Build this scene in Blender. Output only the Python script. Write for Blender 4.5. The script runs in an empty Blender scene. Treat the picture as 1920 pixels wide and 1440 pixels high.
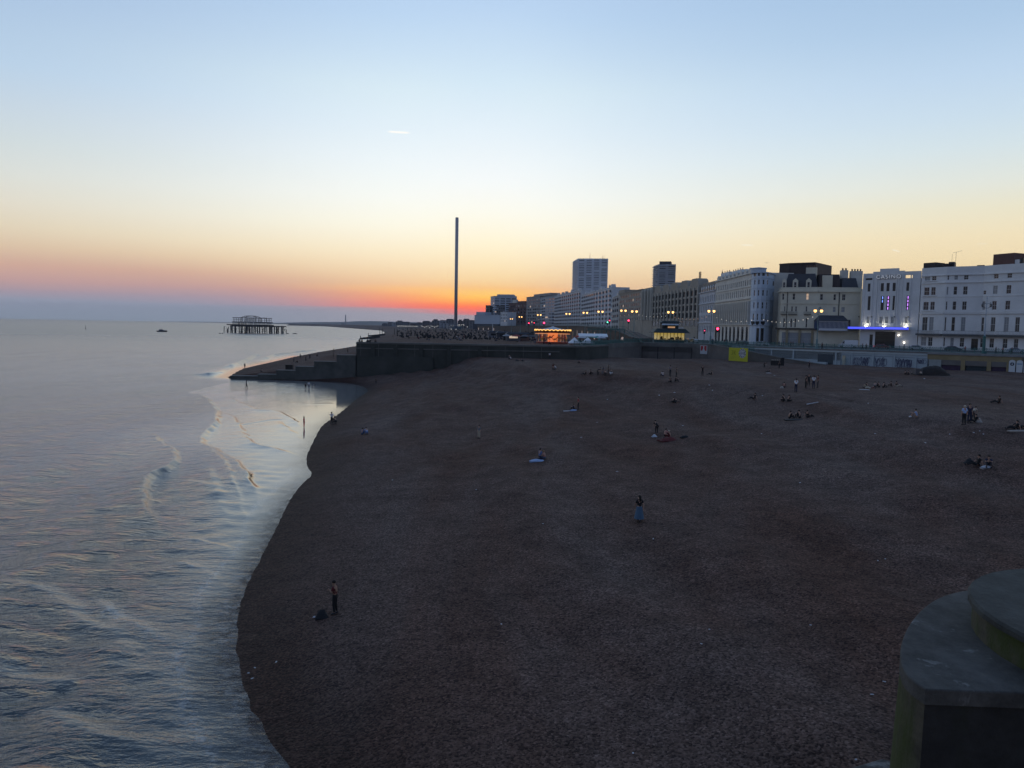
import bpy, bmesh, math, random
import numpy as np
from mathutils import Vector, Matrix
random.seed(7); np.random.seed(7)
scn = bpy.context.scene
COL = scn.collection
# ------------------------------------------------------------------ camera
F = 1371.0; PITCH = math.radians(4.46); ROLL = math.radians(1.06); CAMZ = 15.0
fwd = Vector((0, math.cos(PITCH), -math.sin(PITCH)))
up0 = Vector((0, math.sin(PITCH), math.cos(PITCH)))
rt0 = Vector((1, 0, 0))
rt = rt0*math.cos(ROLL) + up0*math.sin(ROLL)
up = up0*math.cos(ROLL) - rt0*math.sin(ROLL)
CAM = Vector((0, 0, CAMZ))
cd = bpy.data.cameras.new('camera'); cam = bpy.data.objects.new('camera', cd); COL.objects.link(cam)
cd.sensor_width = 36; cd.lens = 36*F/1920; cd.clip_start = .5; cd.clip_end = 40000
cam.matrix_world = Matrix(((rt.x, up.x, -fwd.x, 0), (rt.y, up.y, -fwd.y, 0), (rt.z, up.z, -fwd.z, CAMZ), (0, 0, 0, 1)))
scn.camera = cam
scn.view_settings.view_transform = 'Standard'; scn.view_settings.look = 'None'
scn.view_settings.exposure = 0.0; scn.view_settings.gamma = 1.0; scn.view_settings.use_curve_mapping = False
scn.cycles.max_bounces = 6; scn.cycles.diffuse_bounces = 2; scn.cycles.glossy_bounces = 3
scn.cycles.transparent_max_bounces = 6; scn.cycles.volume_bounces = 0
scn.cycles.use_denoising = True
scn.cycles.use_adaptive_sampling = True; scn.cycles.adaptive_threshold = 0.01
scn.cycles.sample_clamp_indirect = 4.0

def lin(c):
    c = c/255.0
    return c/12.92 if c <= .04045 else ((c+.055)/1.055)**2.4
def L3(r, g, b): return (lin(r), lin(g), lin(b), 1)

# ------------------------------------------------------------------ sky (dusk, sun just set ahead)
W = bpy.data.worlds.new("World"); scn.world = W; W.use_nodes = True
nt = W.node_tree; nt.nodes.clear(); N = nt.nodes.new; LK = nt.links.new
def M(op, a, b=None, c=None):
    n = N('ShaderNodeMath'); n.operation = op
    for i, v in enumerate((a, b, c)):
        if v is None: continue
        if isinstance(v, (int, float)): n.inputs[i].default_value = v
        else: LK(v, n.inputs[i])
    return n.outputs[0]
def MR(v, a, b, c=0., d=1., t='SMOOTHSTEP'):
    n = N('ShaderNodeMapRange'); n.interpolation_type = t
    LK(v, n.inputs[0])
    for i, x in enumerate((a, b, c, d)): n.inputs[i+1].default_value = x
    return n.outputs[0]
def MIX(f, a, b):
    n = N('ShaderNodeMix'); n.data_type = 'RGBA'
    if isinstance(f, (int, float)): n.inputs[0].default_value = f
    else: LK(f, n.inputs[0])
    LK(a, n.inputs[6]); LK(b, n.inputs[7]); return n.outputs[2]
tc = N('ShaderNodeTexCoord'); sp = N('ShaderNodeSeparateXYZ'); LK(tc.outputs['Generated'], sp.inputs[0])
X, Y, Z = sp.outputs
el0 = M('MULTIPLY', M('ARCSINE', Z), 57.29578)
az = M('MULTIPLY', M('ARCTAN2', X, Y), 57.29578)
cb = N('ShaderNodeCombineXYZ'); LK(M('MULTIPLY', az, .05), cb.inputs[0]); LK(M('MULTIPLY', el0, 1.9), cb.inputs[1])
nz = N('ShaderNodeTexNoise'); nz.inputs['Scale'].default_value = 1.0; nz.inputs['Detail'].default_value = 4; LK(cb.outputs[0], nz.inputs['Vector'])
wob = M('MULTIPLY', M('SUBTRACT', nz.outputs[0], .5), MR(el0, .6, 4.5, .75, 0.0))
el = M('MAXIMUM', M('ADD', el0, wob), 0.0)
tt = M('SQRT', M('DIVIDE', el, 90.0))
def ramp(stops):
    r = N('ShaderNodeValToRGB'); r.color_ramp.interpolation = 'LINEAR'
    e = r.color_ramp.elements
    stops = sorted(stops)
    while len(e) < len(stops): e.new(.5)
    for k, (d, c) in enumerate(stops):
        e[k].position = math.sqrt(d/90.); e[k].color = comp(d, c)
    LK(tt, r.inputs[0]); return r.outputs[0]
top = [(32, (142, 168, 204)), (50, (110, 138, 178)), (90, (82, 107, 146))]
HD = 0.00006; HTOP = 260.0; HI = (.085, .115, .20)      # the air built at the end of the script takes its share near the horizon
def comp(d, c):
    T = math.exp(-HD*min(13900., (HTOP-CAMZ)/max(1e-4, math.sin(math.radians(max(d, .02))))))
    return tuple(max(.02, (lin(v)-i*(1-T))/T) for v, i in zip(c, HI))+(1,)
rL = ramp([(0, (126, 137, 155)), (.5, (128, 138, 157)), (1.2, (138, 144, 164)), (1.8, (160, 146, 160)), (2.4, (186, 153, 153)), (3.4, (203, 166, 152)),
           (4.6, (214, 190, 165)), (5.9, (218, 205, 182)), (7.4, (218, 213, 199)), (9.1, (212, 216, 211)), (11.2, (200, 212, 216)), (13.4, (190, 207, 222)), (15.6, (178, 203, 228)), (20.4, (163, 189, 221))] + top)
rC = ramp([(0, (146, 147, 162)), (.8, (152, 150, 164)), (1.2, (176, 146, 154)), (1.4, (236, 122, 112)), (1.75, (250, 142, 106)), (2.2, (251, 160, 112)), (2.75, (255, 192, 128)), (3.1, (241, 197, 152)),
           (4.0, (245, 215, 174)), (5.6, (252, 236, 204)), (7.6, (254, 250, 232)), (9.6, (250, 252, 246)), (12.2, (240, 248, 251)), (14.5, (229, 242, 250)), (17.3, (218, 236, 246)), (19.6, (203, 225, 244)), (22, (189, 215, 242)), (24.5, (182, 208, 239))] + top)
rG = ramp([(0, (152, 144, 154)), (.8, (158, 144, 155)), (1.05, (222, 112, 112)), (1.4, (252, 118, 90)), (1.85, (255, 158, 80)), (2.2, (255, 194, 98)), (2.6, (252, 200, 116)), (2.95, (247, 196, 134)),
           (3.6, (247, 213, 162)), (4.8, (252, 230, 188)), (6.5, (255, 244, 214)), (8.7, (253, 251, 238)), (11, (246, 250, 250)), (14.5, (230, 242, 250)), (18, (212, 232, 246)), (23, (186, 212, 241))] + top)
rR = ramp([(0, (150, 143, 152)), (1, (180, 152, 148)), (2, (216, 172, 142)), (3.4, (228, 200, 160)), (5.0, (235, 215, 175)), (6.5, (238, 222, 186)), (8.3, (232, 226, 201)),
           (9.9, (224, 228, 219)), (12.2, (210, 225, 231)), (14, (200, 220, 235)), (16.6, (188, 212, 236)), (19.8, (172, 200, 229)), (23, (163, 192, 224))] + top)
rE = ramp([(0, (100, 104, 118)), (4, (116, 118, 134)), (10, (124, 136, 160)), (22, (116, 137, 174)), (40, (101, 124, 162)), (90, (82, 107, 146))])
side = MIX(MR(az, -26, 26), rL, rR)
gC = M('EXPONENT', M('MULTIPLY', M('POWER', M('DIVIDE', M('ADD', az, 4.5), MR(el0, 2.0, 6.0, 9.8, 22.0)), 2.0), -1.0))
gG = M('EXPONENT', M('MULTIPLY', M('POWER', M('DIVIDE', M('ADD', az, 2.2), 4.4), 2.0), -1.0))
sky = MIX(gG, MIX(gC, side, rC), rG)
sky = MIX(MR(M('ABSOLUTE', az), 48, 125), sky, rE)
def streak(a0, e0, hw, hh, sl, amt):
    da = M('SUBTRACT', az, a0)
    de = M('ABSOLUTE', M('SUBTRACT', el0, M('ADD', M('MULTIPLY', da, sl), e0)))
    return M('MULTIPLY', M('MULTIPLY', MR(M('ABSOLUTE', da), hw*.4, hw, 1., 0.), MR(de, 0., hh, 1., 0.)), amt)
def px_dir(u, v):
    d = fwd + rt*((u-960)/F) - up*((v-720)/F)
    return math.degrees(math.atan2(d.x, d.y)), math.degrees(math.atan2(d.z, math.hypot(d.x, d.y)))
tr = None
for (u, v, hw, hh, sl, amt) in ((748, 248, 1.0, .11, 0, 1.0), (1401, 459.5, .55, .07, -.04, .5), (1680, 470, .32, .07, -.3, .5), (1842, 457, .4, .05, 0, .25)):
    a0, e0 = px_dir(u, v); s_ = streak(a0, e0, hw, hh, sl, amt)
    tr = s_ if tr is None else M('ADD', tr, s_)
wh = N('ShaderNodeRGB'); wh.outputs[0].default_value = (1.12, 1.08, 1.0, 1)
sky = MIX(tr, sky, wh.outputs[0])
bg = N('ShaderNodeBackground'); LK(sky, bg.inputs[0]); bg.inputs[1].default_value = 1.0
wo = N('ShaderNodeOutputWorld'); LK(bg.outputs[0], wo.inputs[0])
W.cycles.sampling_method = 'MANUAL'; W.cycles.sample_map_resolution = 1024

# ------------------------------------------------------------------ picture -> place helpers
def ray(u, v): return fwd + rt*((u-960)/F) - up*((v-720)/F)
def atz(u, v, z):
    d = ray(u, v); k = (z-CAMZ)/d.z
    return CAM + d*k
def atY(u, v, y):
    d = ray(u, v); return CAM + d*(y/d.y)
def plan(u, y):
    p = atY(u, 620, y); return np.array((p.x, p.y))
def zat(u, v, y): return atY(u, v, y).z

# ------------------------------------------------------------------ materials
MATS = {}
def mat(name, c, rough=.8, var=.15, scale=1.0, bump=0.0, bscale=8.0, emit=None, estr=0., metal=0., spec=.4, c2=None, stretch=None):
    if name in MATS: return MATS[name]
    m = bpy.data.materials.new(name); m.use_nodes = True; MATS[name] = m
    t = m.node_tree; b = t.nodes['Principled BSDF']; n = t.nodes.new; l = t.links.new
    c = tuple(c)+(1,) if len(c) == 3 else c
    b.inputs['Roughness'].default_value = rough; b.inputs['Metallic'].default_value = metal
    b.inputs['Specular IOR Level'].default_value = spec
    if emit:
        b.inputs['Base Color'].default_value = c
        b.inputs['Emission Color'].default_value = tuple(emit)+(1,); b.inputs['Emission Strength'].default_value = estr
        return m
    tx = n('ShaderNodeTexCoord'); mp = n('ShaderNodeMapping'); l(tx.outputs['Object'], mp.inputs[0])
    if stretch: mp.inputs['Scale'].default_value = stretch
    z = n('ShaderNodeTexNoise'); z.inputs['Scale'].default_value = scale; z.inputs['Detail'].default_value = 6; z.inputs['Roughness'].default_value = .65
    l(mp.outputs[0], z.inputs['Vector'])
    r = n('ShaderNodeValToRGB'); e = r.color_ramp.elements
    e[0].position = .3; e[1].position = .7
    k = 1-var; k2 = 1+var*.5
    e[0].color = (c[0]*k, c[1]*k, c[2]*k, 1) if c2 is None else tuple(c2)+(1,)
    e[1].color = (min(1, c[0]*k2), min(1, c[1]*k2), min(1, c[2]*k2), 1) if c2 is None else c
    l(z.outputs[0], r.inputs[0]); l(r.outputs[0], b.inputs['Base Color'])
    if bump:
        z2 = n('ShaderNodeTexNoise'); z2.inputs['Scale'].default_value = bscale; z2.inputs['Detail'].default_value = 5
        l(mp.outputs[0], z2.inputs['Vector'])
        bp = n('ShaderNodeBump'); bp.inputs['Strength'].default_value = bump; bp.inputs['Distance'].default_value = .05
        l(z2.outputs[0], bp.inputs['Height']); l(bp.outputs[0], b.inputs['Normal'])
    return m
def glow(name, c, s): return mat(name, (.8, .8, .8), .5, emit=c, estr=s)

# ------------------------------------------------------------------ mesh builder
class MB:
    def __init__(s): s.v = []; s.f = []; s.m = []; s.mi = 0
    def add(s, vs, fs):
        o = len(s.v); s.v += [tuple(p) for p in vs]
        for f in fs: s.f.append(tuple(i+o for i in f)); s.m.append(s.mi)
        return s
    def box(s, x0, x1, y0, y1, z0, z1):
        return s.add([(x0,y0,z0),(x1,y0,z0),(x1,y1,z0),(x0,y1,z0),(x0,y0,z1),(x1,y0,z1),(x1,y1,z1),(x0,y1,z1)],
                     [(0,3,2,1),(4,5,6,7),(0,1,5,4),(1,2,6,5),(2,3,7,6),(3,0,4,7)])
    def tube(s, p, q, r, r2=None, n=6, cap=True):
        p = Vector(p); q = Vector(q); r2 = r if r2 is None else r2
        d = (q-p)
        if d.length < 1e-6: return s
        d.normalize(); a = d.cross(Vector((0,0,1)) if abs(d.z) < .95 else Vector((1,0,0))).normalized(); b = d.cross(a)
        vs = []
        for (c, rr) in ((p, r), (q, r2)):
            for k in range(n):
                t = 2*math.pi*(k+.5)/n; vs.append(c+a*(rr*math.cos(t))+b*(rr*math.sin(t)))
        fs = [(k, (k+1) % n, n+(k+1) % n, n+k) for k in range(n)]
        if cap: fs += [tuple(range(n))[::-1], tuple(range(n, 2*n))]
        return s.add(vs, fs)
    def path(s, pts, r, n=5):
        for a, b in zip(pts, pts[1:]): s.tube(a, b, r, r, n)
        return s
    def prism(s, poly, z0, z1, cap0=True, inset=0.):
        n = len(poly); vs = [(p[0], p[1], z0) for p in poly]
        if inset:
            cx = sum(p[0] for p in poly)/n; cy = sum(p[1] for p in poly)/n
            vs += [(cx+(p[0]-cx)*(1-inset), cy+(p[1]-cy)*(1-inset), z1) for p in poly]
        else: vs += [(p[0], p[1], z1) for p in poly]
        fs = [(k, (k+1) % n, n+(k+1) % n, n+k) for k in range(n)] + [tuple(range(n, 2*n))]
        if cap0: fs.append(tuple(range(n))[::-1])
        return s.add(vs, fs)
    def lathe(s, prof, n=12, c=(0,0,0)):
        vs = []
        for (r, z) in prof:
            for k in range(n):
                t = 2*math.pi*k/n; vs.append((c[0]+r*math.cos(t), c[1]+r*math.sin(t), c[2]+z))
        fs = []
        for i in range(len(prof)-1):
            for k in range(n): fs.append((i*n+k, i*n+(k+1) % n, (i+1)*n+(k+1) % n, (i+1)*n+k))
        fs.append(tuple(range(n))[::-1]); fs.append(tuple(range((len(prof)-1)*n, len(prof)*n)))
        return s.add(vs, fs)
    def ball(s, c, r, n=8, sq=1.0):
        h = max(3, n//2+1)
        return s.lathe([(max(1e-3, r*math.sin(math.pi*i/h)), -r*sq*math.cos(math.pi*i/h)) for i in range(h+1)], n, c)
    def mesh(s, name, mats, smooth=False):
        me = bpy.data.meshes.new(name); me.from_pydata(s.v, [], s.f)
        for m in (mats if isinstance(mats, (list, tuple)) else [mats]): me.materials.append(m)
        me.polygons.foreach_set('material_index', s.m)
        if smooth: me.polygons.foreach_set('use_smooth', [True]*len(s.f))
        me.update(); return me
    def build(s, name, mats, parent=None, loc=(0,0,0), rz=0., smooth=False):
        return put(name, s.mesh(name, mats, smooth), parent, loc, rz)
def put(name, me, parent=None, loc=(0,0,0), rz=0.):
    o = bpy.data.objects.new(name, me); COL.objects.link(o); o.parent = parent
    o.location = loc; o.rotation_euler = (0, 0, rz); return o
def tag(o, label, cat, group=None, kind=None):
    o['label'] = label; o['category'] = cat
    if group: o['group'] = group
    if kind: o['kind'] = kind
    return o
def thing(name, label, cat, loc=(0,0,0), rz=0., group=None):
    o = bpy.data.objects.new(name, None); COL.objects.link(o); o.empty_display_size = .2
    o.location = loc; o.rotation_euler = (0, 0, rz); return tag(o, label, cat, group)
def struct(o, kind='structure'): o['kind'] = kind; return o
def copy_tree(o, parent=None):
    c = o.copy(); COL.objects.link(c); c.parent = parent
    for ch in list(o.children): copy_tree(ch, c)
    return c

# ------------------------------------------------------------------ land and sea
def np_px(pts, z=0.): return np.array([atz(u, v, z)[:2] for u, v in pts])
WN = np_px([(660, 1640), (600, 1530), (545, 1440), (515, 1395), (497, 1365), (478, 1330), (462, 1300), (452, 1262), (443, 1225), (440, 1195), (446, 1160), (444, 1122),
            (462, 1098), (478, 1070), (490, 1045), (504, 1018), (520, 992), (529, 968), (540, 945), (556, 920), (572, 903), (588, 889), (576, 876), (575, 855), (584, 836),
            (596, 812), (603, 800), (618, 788), (630, 781), (650, 765), (664, 753), (680, 742), (690, 735), (689, 728), (676, 722), (650, 718), (610, 715.5), (560, 713.5), (500, 712.5), (430, 707)])
def chaikin(A, n=2):
    for _ in range(n):
        q = .75*A[:-1]+.25*A[1:]; r_ = .25*A[:-1]+.75*A[1:]
        A = np.vstack([A[:1], np.stack([q, r_], 1).reshape(-1, 2), A[-1:]])
    return A
_k = np.arange(len(WN)); _s = WN.copy()
for _ in range(2): _s[1:-1] = (_s[:-2]+2*_s[1:-1]+_s[2:])/4
WN[:17] = _s[:17]; WN = chaikin(WN, 1)
WN = np.vstack([np.array([[18.0, -70.0]]), np.array([[3.0, 2.0]]), WN])
WFpx = [(430, 707), (444, 698), (458, 691), (486, 684.5), (520, 677), (556, 668.5), (600, 660), (640, 653.5), (668, 649), (686, 641), (700, 634), (715, 627.5), (723, 624), (716, 620), (664, 616), (610, 612), (536, 610.2)]
WF = np_px(WFpx)
GY = 192.0
# plan line of everything that stands between beach and town
def PP(u, y): return tuple(plan(u, y))
SEAW = [PP(1990, 169.5), PP(1920, 174), PP(1745, 186.5), PP(1580, 199), PP(1400, 221), PP(1300, 243), PP(1205, 250)]
TERR = [PP(668, GY), PP(1050, GY)]
CURVE = [PP(1050, GY), PP(1080, 194), PP(1112, 201), PP(1142, 216), PP(1172, 235), PP(1205, 250)]
BND = [(-600.0, GY), (TERR[0][0], GY)] + CURVE + SEAW[::-1][1:] + [(260., 100.), (400., 0.), (430., -60.)]
def seg_dist(P, A):
    """distance from points P(n,2) to open polyline A; returns dist, side (+ = left of direction), run"""
    best = np.full(len(P), 1e18); side = np.zeros(len(P)); run = np.zeros(len(P)); acc = 0.
    for a, b in zip(A[:-1], A[1:]):
        d = b-a; l2 = (d*d).sum(); l = math.sqrt(l2)
        t = np.clip(((P-a)@d)/l2, 0, 1)
        q = P-(a+t[:, None]*d); dd = (q*q).sum(1)
        k = dd < best - 1e-9
        best[k] = dd[k]; side[k] = np.sign(d[0]*q[k, 1]-d[1]*q[k, 0]); run[k] = acc+t[k]*l
        acc += l
    return np.sqrt(best), side, run
def inside(P, poly):
    c = np.zeros(len(P), bool); n = len(poly); x, y = P[:, 0], P[:, 1]
    for i in range(n):
        (x0, y0), (x1, y1) = poly[i], poly[(i+1) % n]
        if y0 == y1: continue
        k = ((y0 > y) != (y1 > y)) & (x < (x1-x0)*(y-y0)/(y1-y0)+x0)
        c ^= k
    return c
def sst(x, a, b):
    t = np.clip((x-a)/(b-a), 0, 1); return t*t*(3-2*t)
def vnoise(P, s, seed=0):
    """smooth value noise"""
    x = P[:, 0]*s+seed*17.3; y = P[:, 1]*s+seed*9.1
    xi = np.floor(x).astype(np.int64); yi = np.floor(y).astype(np.int64); fx = x-xi; fy = y-yi
    fx = fx*fx*(3-2*fx); fy = fy*fy*(3-2*fy)
    def h(a, b):
        n = (a*374761393+b*668265263+seed*1274126177) & 0xffffffff
        n = ((n ^ (n >> 13))*1274126177) & 0xffffffff
        return ((n ^ (n >> 16)) & 0xffff)/65535.
    return (h(xi, yi)*(1-fx)+h(xi+1, yi)*fx)*(1-fy)+(h(xi, yi+1)*(1-fx)+h(xi+1, yi+1)*fx)*fy
CREST = np.array([(120., -70.), (82., 12.), (62., 45.), (47.6, 69.), (38., 100.), (26., 125.), (8., 142.), (-3., 168.), (-9., 192.), (-12., 215.)])
nearland = list(map(tuple, WN)) + [(-90, 300), (500, 300), (500, -70)]
beyond = list(map(tuple, CREST)) + [(500, 300), (500, -70)]
def z_near(P):
    P = np.asarray(P, float)
    dw, _, _ = seg_dist(P, WN); dc, _, _ = seg_dist(P, CREST)
    il = inside(P, nearland); ib = inside(P, beyond)
    t = dw/(dw+dc+1e-6)
    z = 7.0*(.78*t+.22*sst(t, .66, 1.0))
    z = z+.4*sst(dw, 0, 5)*(1-t)
    z = np.where(ib, 7.0-.7*sst(dc, 2, 50), z)
    z = z+.16*np.sin(t*46+5*vnoise(P, .05, 8))*sst(dw, 2, 14)*(~ib)*sst(t, .05, .3)
    und = (vnoise(P, .09, 3)-.5)*.5+(vnoise(P, .8, 6)-.5)*.07+(vnoise(P, .35, 4)-.5)*.16
    z = z+und*sst(dw, 3, 16)
    return np.where(il, z, -.055*dw-.15*sst(dw, 6, 30))
farland = list(map(tuple, WF)) + [(-3000, 30000), (30000, 30000), (30000, 100), (-60, 150)]
def z_far(P):
    P = np.asarray(P, float)
    dw, _, _ = seg_dist(P, WF); il = inside(P, farland)
    zmax = 10.0
    z = zmax*(1-np.exp(-dw/60.)); z = z+(zmax-z)*sst(dw, 32, 54)
    z = np.minimum(z, zmax)+(vnoise(P, .06, 5)-.5)*.5*sst(dw, 4, 30)*np.exp(-dw/300)
    return np.where(il, z, -.05*dw)
def zn(x, y): return float(z_near(np.array([[x, y]]))[0])
def zf(x, y): return float(z_far(np.array([[x, y]]))[0])
def ground(u, v, far=False):
    """where the sight line through this picture point meets the land"""
    d = ray(u, v); f = z_far if far else z_near
    k0, k1 = (190., 3000.) if far else (10., 270.)
    ys = np.geomspace(k0, k1, 900)
    pts = np.array([[d.x/d.y*y, y] for y in ys]); zr = CAMZ+d.z/d.y*ys
    zz = np.maximum(f(pts), 0.)
    w = np.where(zr <= zz)[0]
    i = w[0] if len(w) else len(ys)-1
    i = max(i, 1)
    a = zr[i-1]-zz[i-1]; b = zr[i]-zz[i]
    t = a/(a-b) if a != b else 0
    y = ys[i-1]+(ys[i]-ys[i-1])*min(max(t, 0), 1)
    x = d.x/d.y*y
    return Vector((x, y, max(0., float(f(np.array([[x, y]]))[0]))))
def bnd_r(th):
    """plan distance from the camera foot to the wall line, per bearing"""
    out = np.full(len(th), 4000.)
    dx = np.sin(th); dy = np.cos(th)
    for (x0, y0), (x1, y1) in zip(BND[:-1], BND[1:]):
        ex, ey = x1-x0, y1-y0
        det = dx*ey-dy*ex
        with np.errstate(divide='ignore', invalid='ignore'):
            r = (x0*ey-y0*ex)/det; s = (x0*dy-y0*dx)/det
        ok = (s >= -1e-9) & (s <= 1+1e-9) & (r > 0)
        out = np.where(ok, np.minimum(out, r), out)
    return out
def grid_mesh(name, P3, nu, nv, material, attrs=None):
    me = bpy.data.meshes.new(name)
    idx = np.arange(nu*nv).reshape(nu, nv)
    q = np.stack([idx[:-1, :-1], idx[:-1, 1:], idx[1:, 1:], idx[1:, :-1]], -1).reshape(-1, 4)
    # keep normals up
    a = P3[q[0, 1]]-P3[q[0, 0]]; b = P3[q[0, 3]]-P3[q[0, 0]]
    if np.cross(a, b)[2] < 0: q = q[:, ::-1]
    nf = len(q)
    me.vertices.add(len(P3)); me.vertices.foreach_set('co', P3.astype(np.float32).ravel())
    me.loops.add(nf*4); me.loops.foreach_set('vertex_index', q.astype(np.int32).ravel())
    me.polygons.add(nf); me.polygons.foreach_set('loop_start', np.arange(0, nf*4, 4, dtype=np.int32))
    me.polygons.foreach_set('loop_total', np.full(nf, 4, np.int32))
    me.polygons.foreach_set('use_smooth', np.ones(nf, bool))
    for k, a in (attrs or {}).items():
        at = me.attributes.new(k, 'FLOAT', 'POINT'); at.data.foreach_set('value', a.astype(np.float32))
    me.update(); me.validate(); me.materials.append(material)
    return put(name, me)

def beach_mat():
    m = bpy.data.materials.new('shingle'); m.use_nodes = True; t = m.node_tree; b = t.nodes['Principled BSDF']; n = t.nodes.new; l = t.links.new
    tx = n('ShaderNodeTexCoord'); co = tx.outputs['Object']
    def nz(sc, det=4, ro=.6):
        z = n('ShaderNodeTexNoise'); z.inputs['Scale'].default_value = sc; z.inputs['Detail'].default_value = det; z.inputs['Roughness'].default_value = ro; l(co, z.inputs['Vector']); return z.outputs[0]
    def rp(f, a, b_, ca, cb_):
        r = n('ShaderNodeValToRGB'); e = r.color_ramp.elements; e[0].position = a; e[1].position = b_; e[0].color = ca; e[1].color = cb_; l(f, r.inputs[0]); return r.outputs[0]
    def mx(f, a, b_, bt='MIX'):
        x = n('ShaderNodeMix'); x.data_type = 'RGBA'; x.blend_type = bt
        if isinstance(f, float): x.inputs[0].default_value = f
        else: l(f, x.inputs[0])
        l(a, x.inputs[6]); l(b_, x.inputs[7]); return x.outputs[2]
    mpb = n('ShaderNodeMapping'); mpb.inputs['Rotation'].default_value = (0, 0, .42); mpb.inputs['Scale'].default_value = (1, .3, 1); l(co, mpb.inputs[0])
    zb_ = n('ShaderNodeTexNoise'); zb_.inputs['Scale'].default_value = .085; zb_.inputs['Detail'].default_value = 7; zb_.inputs['Roughness'].default_value = .62; zb_.inputs['Distortion'].default_value = .6; l(mpb.outputs[0], zb_.inputs['Vector'])
    big = rp(zb_.outputs[0], .36, .64, (.092, .054, .043, 1), (.118, .092, .086, 1))
    mid = rp(nz(.4, 8, .75), .3, .7, (.55, .52, .50, 1), (1.3, 1.26, 1.2, 1))
    c = mx(1.0, big, mid, 'MULTIPLY')
    vo = n('ShaderNodeTexVoronoi'); vo.inputs['Scale'].default_value = 13.0; l(co, vo.inputs['Vector'])
    hs = n('ShaderNodeSeparateColor'); l(vo.outputs['Color'], hs.inputs[0])
    peb = n('ShaderNodeValToRGB'); e = peb.color_ramp.elements; e[0].position = 0; e[0].color = (.38, .35, .35, 1); e[1].position = .8; e[1].color = (1.5, 1.38, 1.28, 1)
    k = e.new(.965); k.color = (1.7, 1.65, 1.6, 1); k = e.new(.985); k.color = (2.2, 2.1, 2.0, 1)
    l(hs.outputs[0], peb.inputs[0])
    c = mx(1.0, c, peb.outputs[0], 'MULTIPLY')
    # wet margin along the water
    g = n('ShaderNodeNewGeometry'); s = n('ShaderNodeSeparateXYZ'); l(g.outputs['Position'], s.inputs[0])
    ad = n('ShaderNodeMath'); ad.operation = 'ADD'; l(s.outputs[2], ad.inputs[0])
    m2 = n('ShaderNodeMath'); m2.operation = 'MULTIPLY'; l(nz(.4, 4), m2.inputs[0]); m2.inputs[1].default_value = -.5; l(m2.outputs[0], ad.inputs[1])
    wet = n('ShaderNodeMapRange'); l(ad.outputs[0], wet.inputs[0]); wet.inputs[1].default_value = -.1; wet.inputs[2].default_value = .75; wet.inputs[3].default_value = 1; wet.inputs[4].default_value = 0
    dark = n('ShaderNodeRGB'); dark.outputs[0].default_value = (.42, .34, .31, 1)
    c2 = mx(1.0, c, dark.outputs[0], 'MULTIPLY'); c = mx(wet.outputs[0], c, c2)
    l(c, b.inputs['Base Color'])
    rr = n('ShaderNodeMapRange'); l(wet.outputs[0], rr.inputs[0]); rr.inputs[3].default_value = .92; rr.inputs[4].default_value = .75; l(rr.outputs[0], b.inputs['Roughness'])
    b.inputs['Specular IOR Level'].default_value = .12
    b1 = n('ShaderNodeBump'); b1.inputs['Strength'].default_value = .7; b1.inputs['Distance'].default_value = .05; l(vo.outputs['Distance'], b1.inputs['Height']); b1.invert = True
    b2 = n('ShaderNodeBump'); b2.inputs['Strength'].default_value = .8; b2.inputs['Distance'].default_value = .16; l(nz(1.6, 5, .6), b2.inputs['Height']); l(b1.outputs[0], b2.inputs['Normal'])
    b3 = n('ShaderNodeBump'); b3.inputs['Strength'].default_value = .7; b3.inputs['Distance'].default_value = .35; l(nz(.55, 6, .62), b3.inputs['Height']); l(b2.outputs[0], b3.inputs['Normal'])
    l(b3.outputs[0], b.inputs['Normal'])
    return m
SHINGLE = beach_mat()
th = np.radians(np.linspace(-74, 84, 620)); rb = bnd_r(th)
nr = 460; k = np.linspace(0, 1, nr)
R0 = 4.0
R = R0*((rb[:, None]+.35)/R0)**k[None, :]
P = np.stack([np.sin(th)[:, None]*R, np.cos(th)[:, None]*R], -1).reshape(-1, 2)
zz = z_near(P)
struct(grid_mesh('beach', np.column_stack([P, zz]), len(th), nr, SHINGLE))
th = np.radians(np.linspace(-60, 60, 500)); rb = bnd_r(th)
nr = 330; k = np.linspace(0, 1, nr)
R = (rb[:, None]+.15)*(13500/(rb[:, None]+.15))**k[None, :]
P = np.stack([np.sin(th)[:, None]*R, np.cos(th)[:, None]*R], -1).reshape(-1, 2)
zz = z_far(P).reshape(len(th), nr); zz[:, 0] = -3; zz = zz.ravel(); FARM = np.column_stack([P, zz])
struct(grid_mesh('far_shore', FARM, len(th), nr, SHINGLE))

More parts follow.
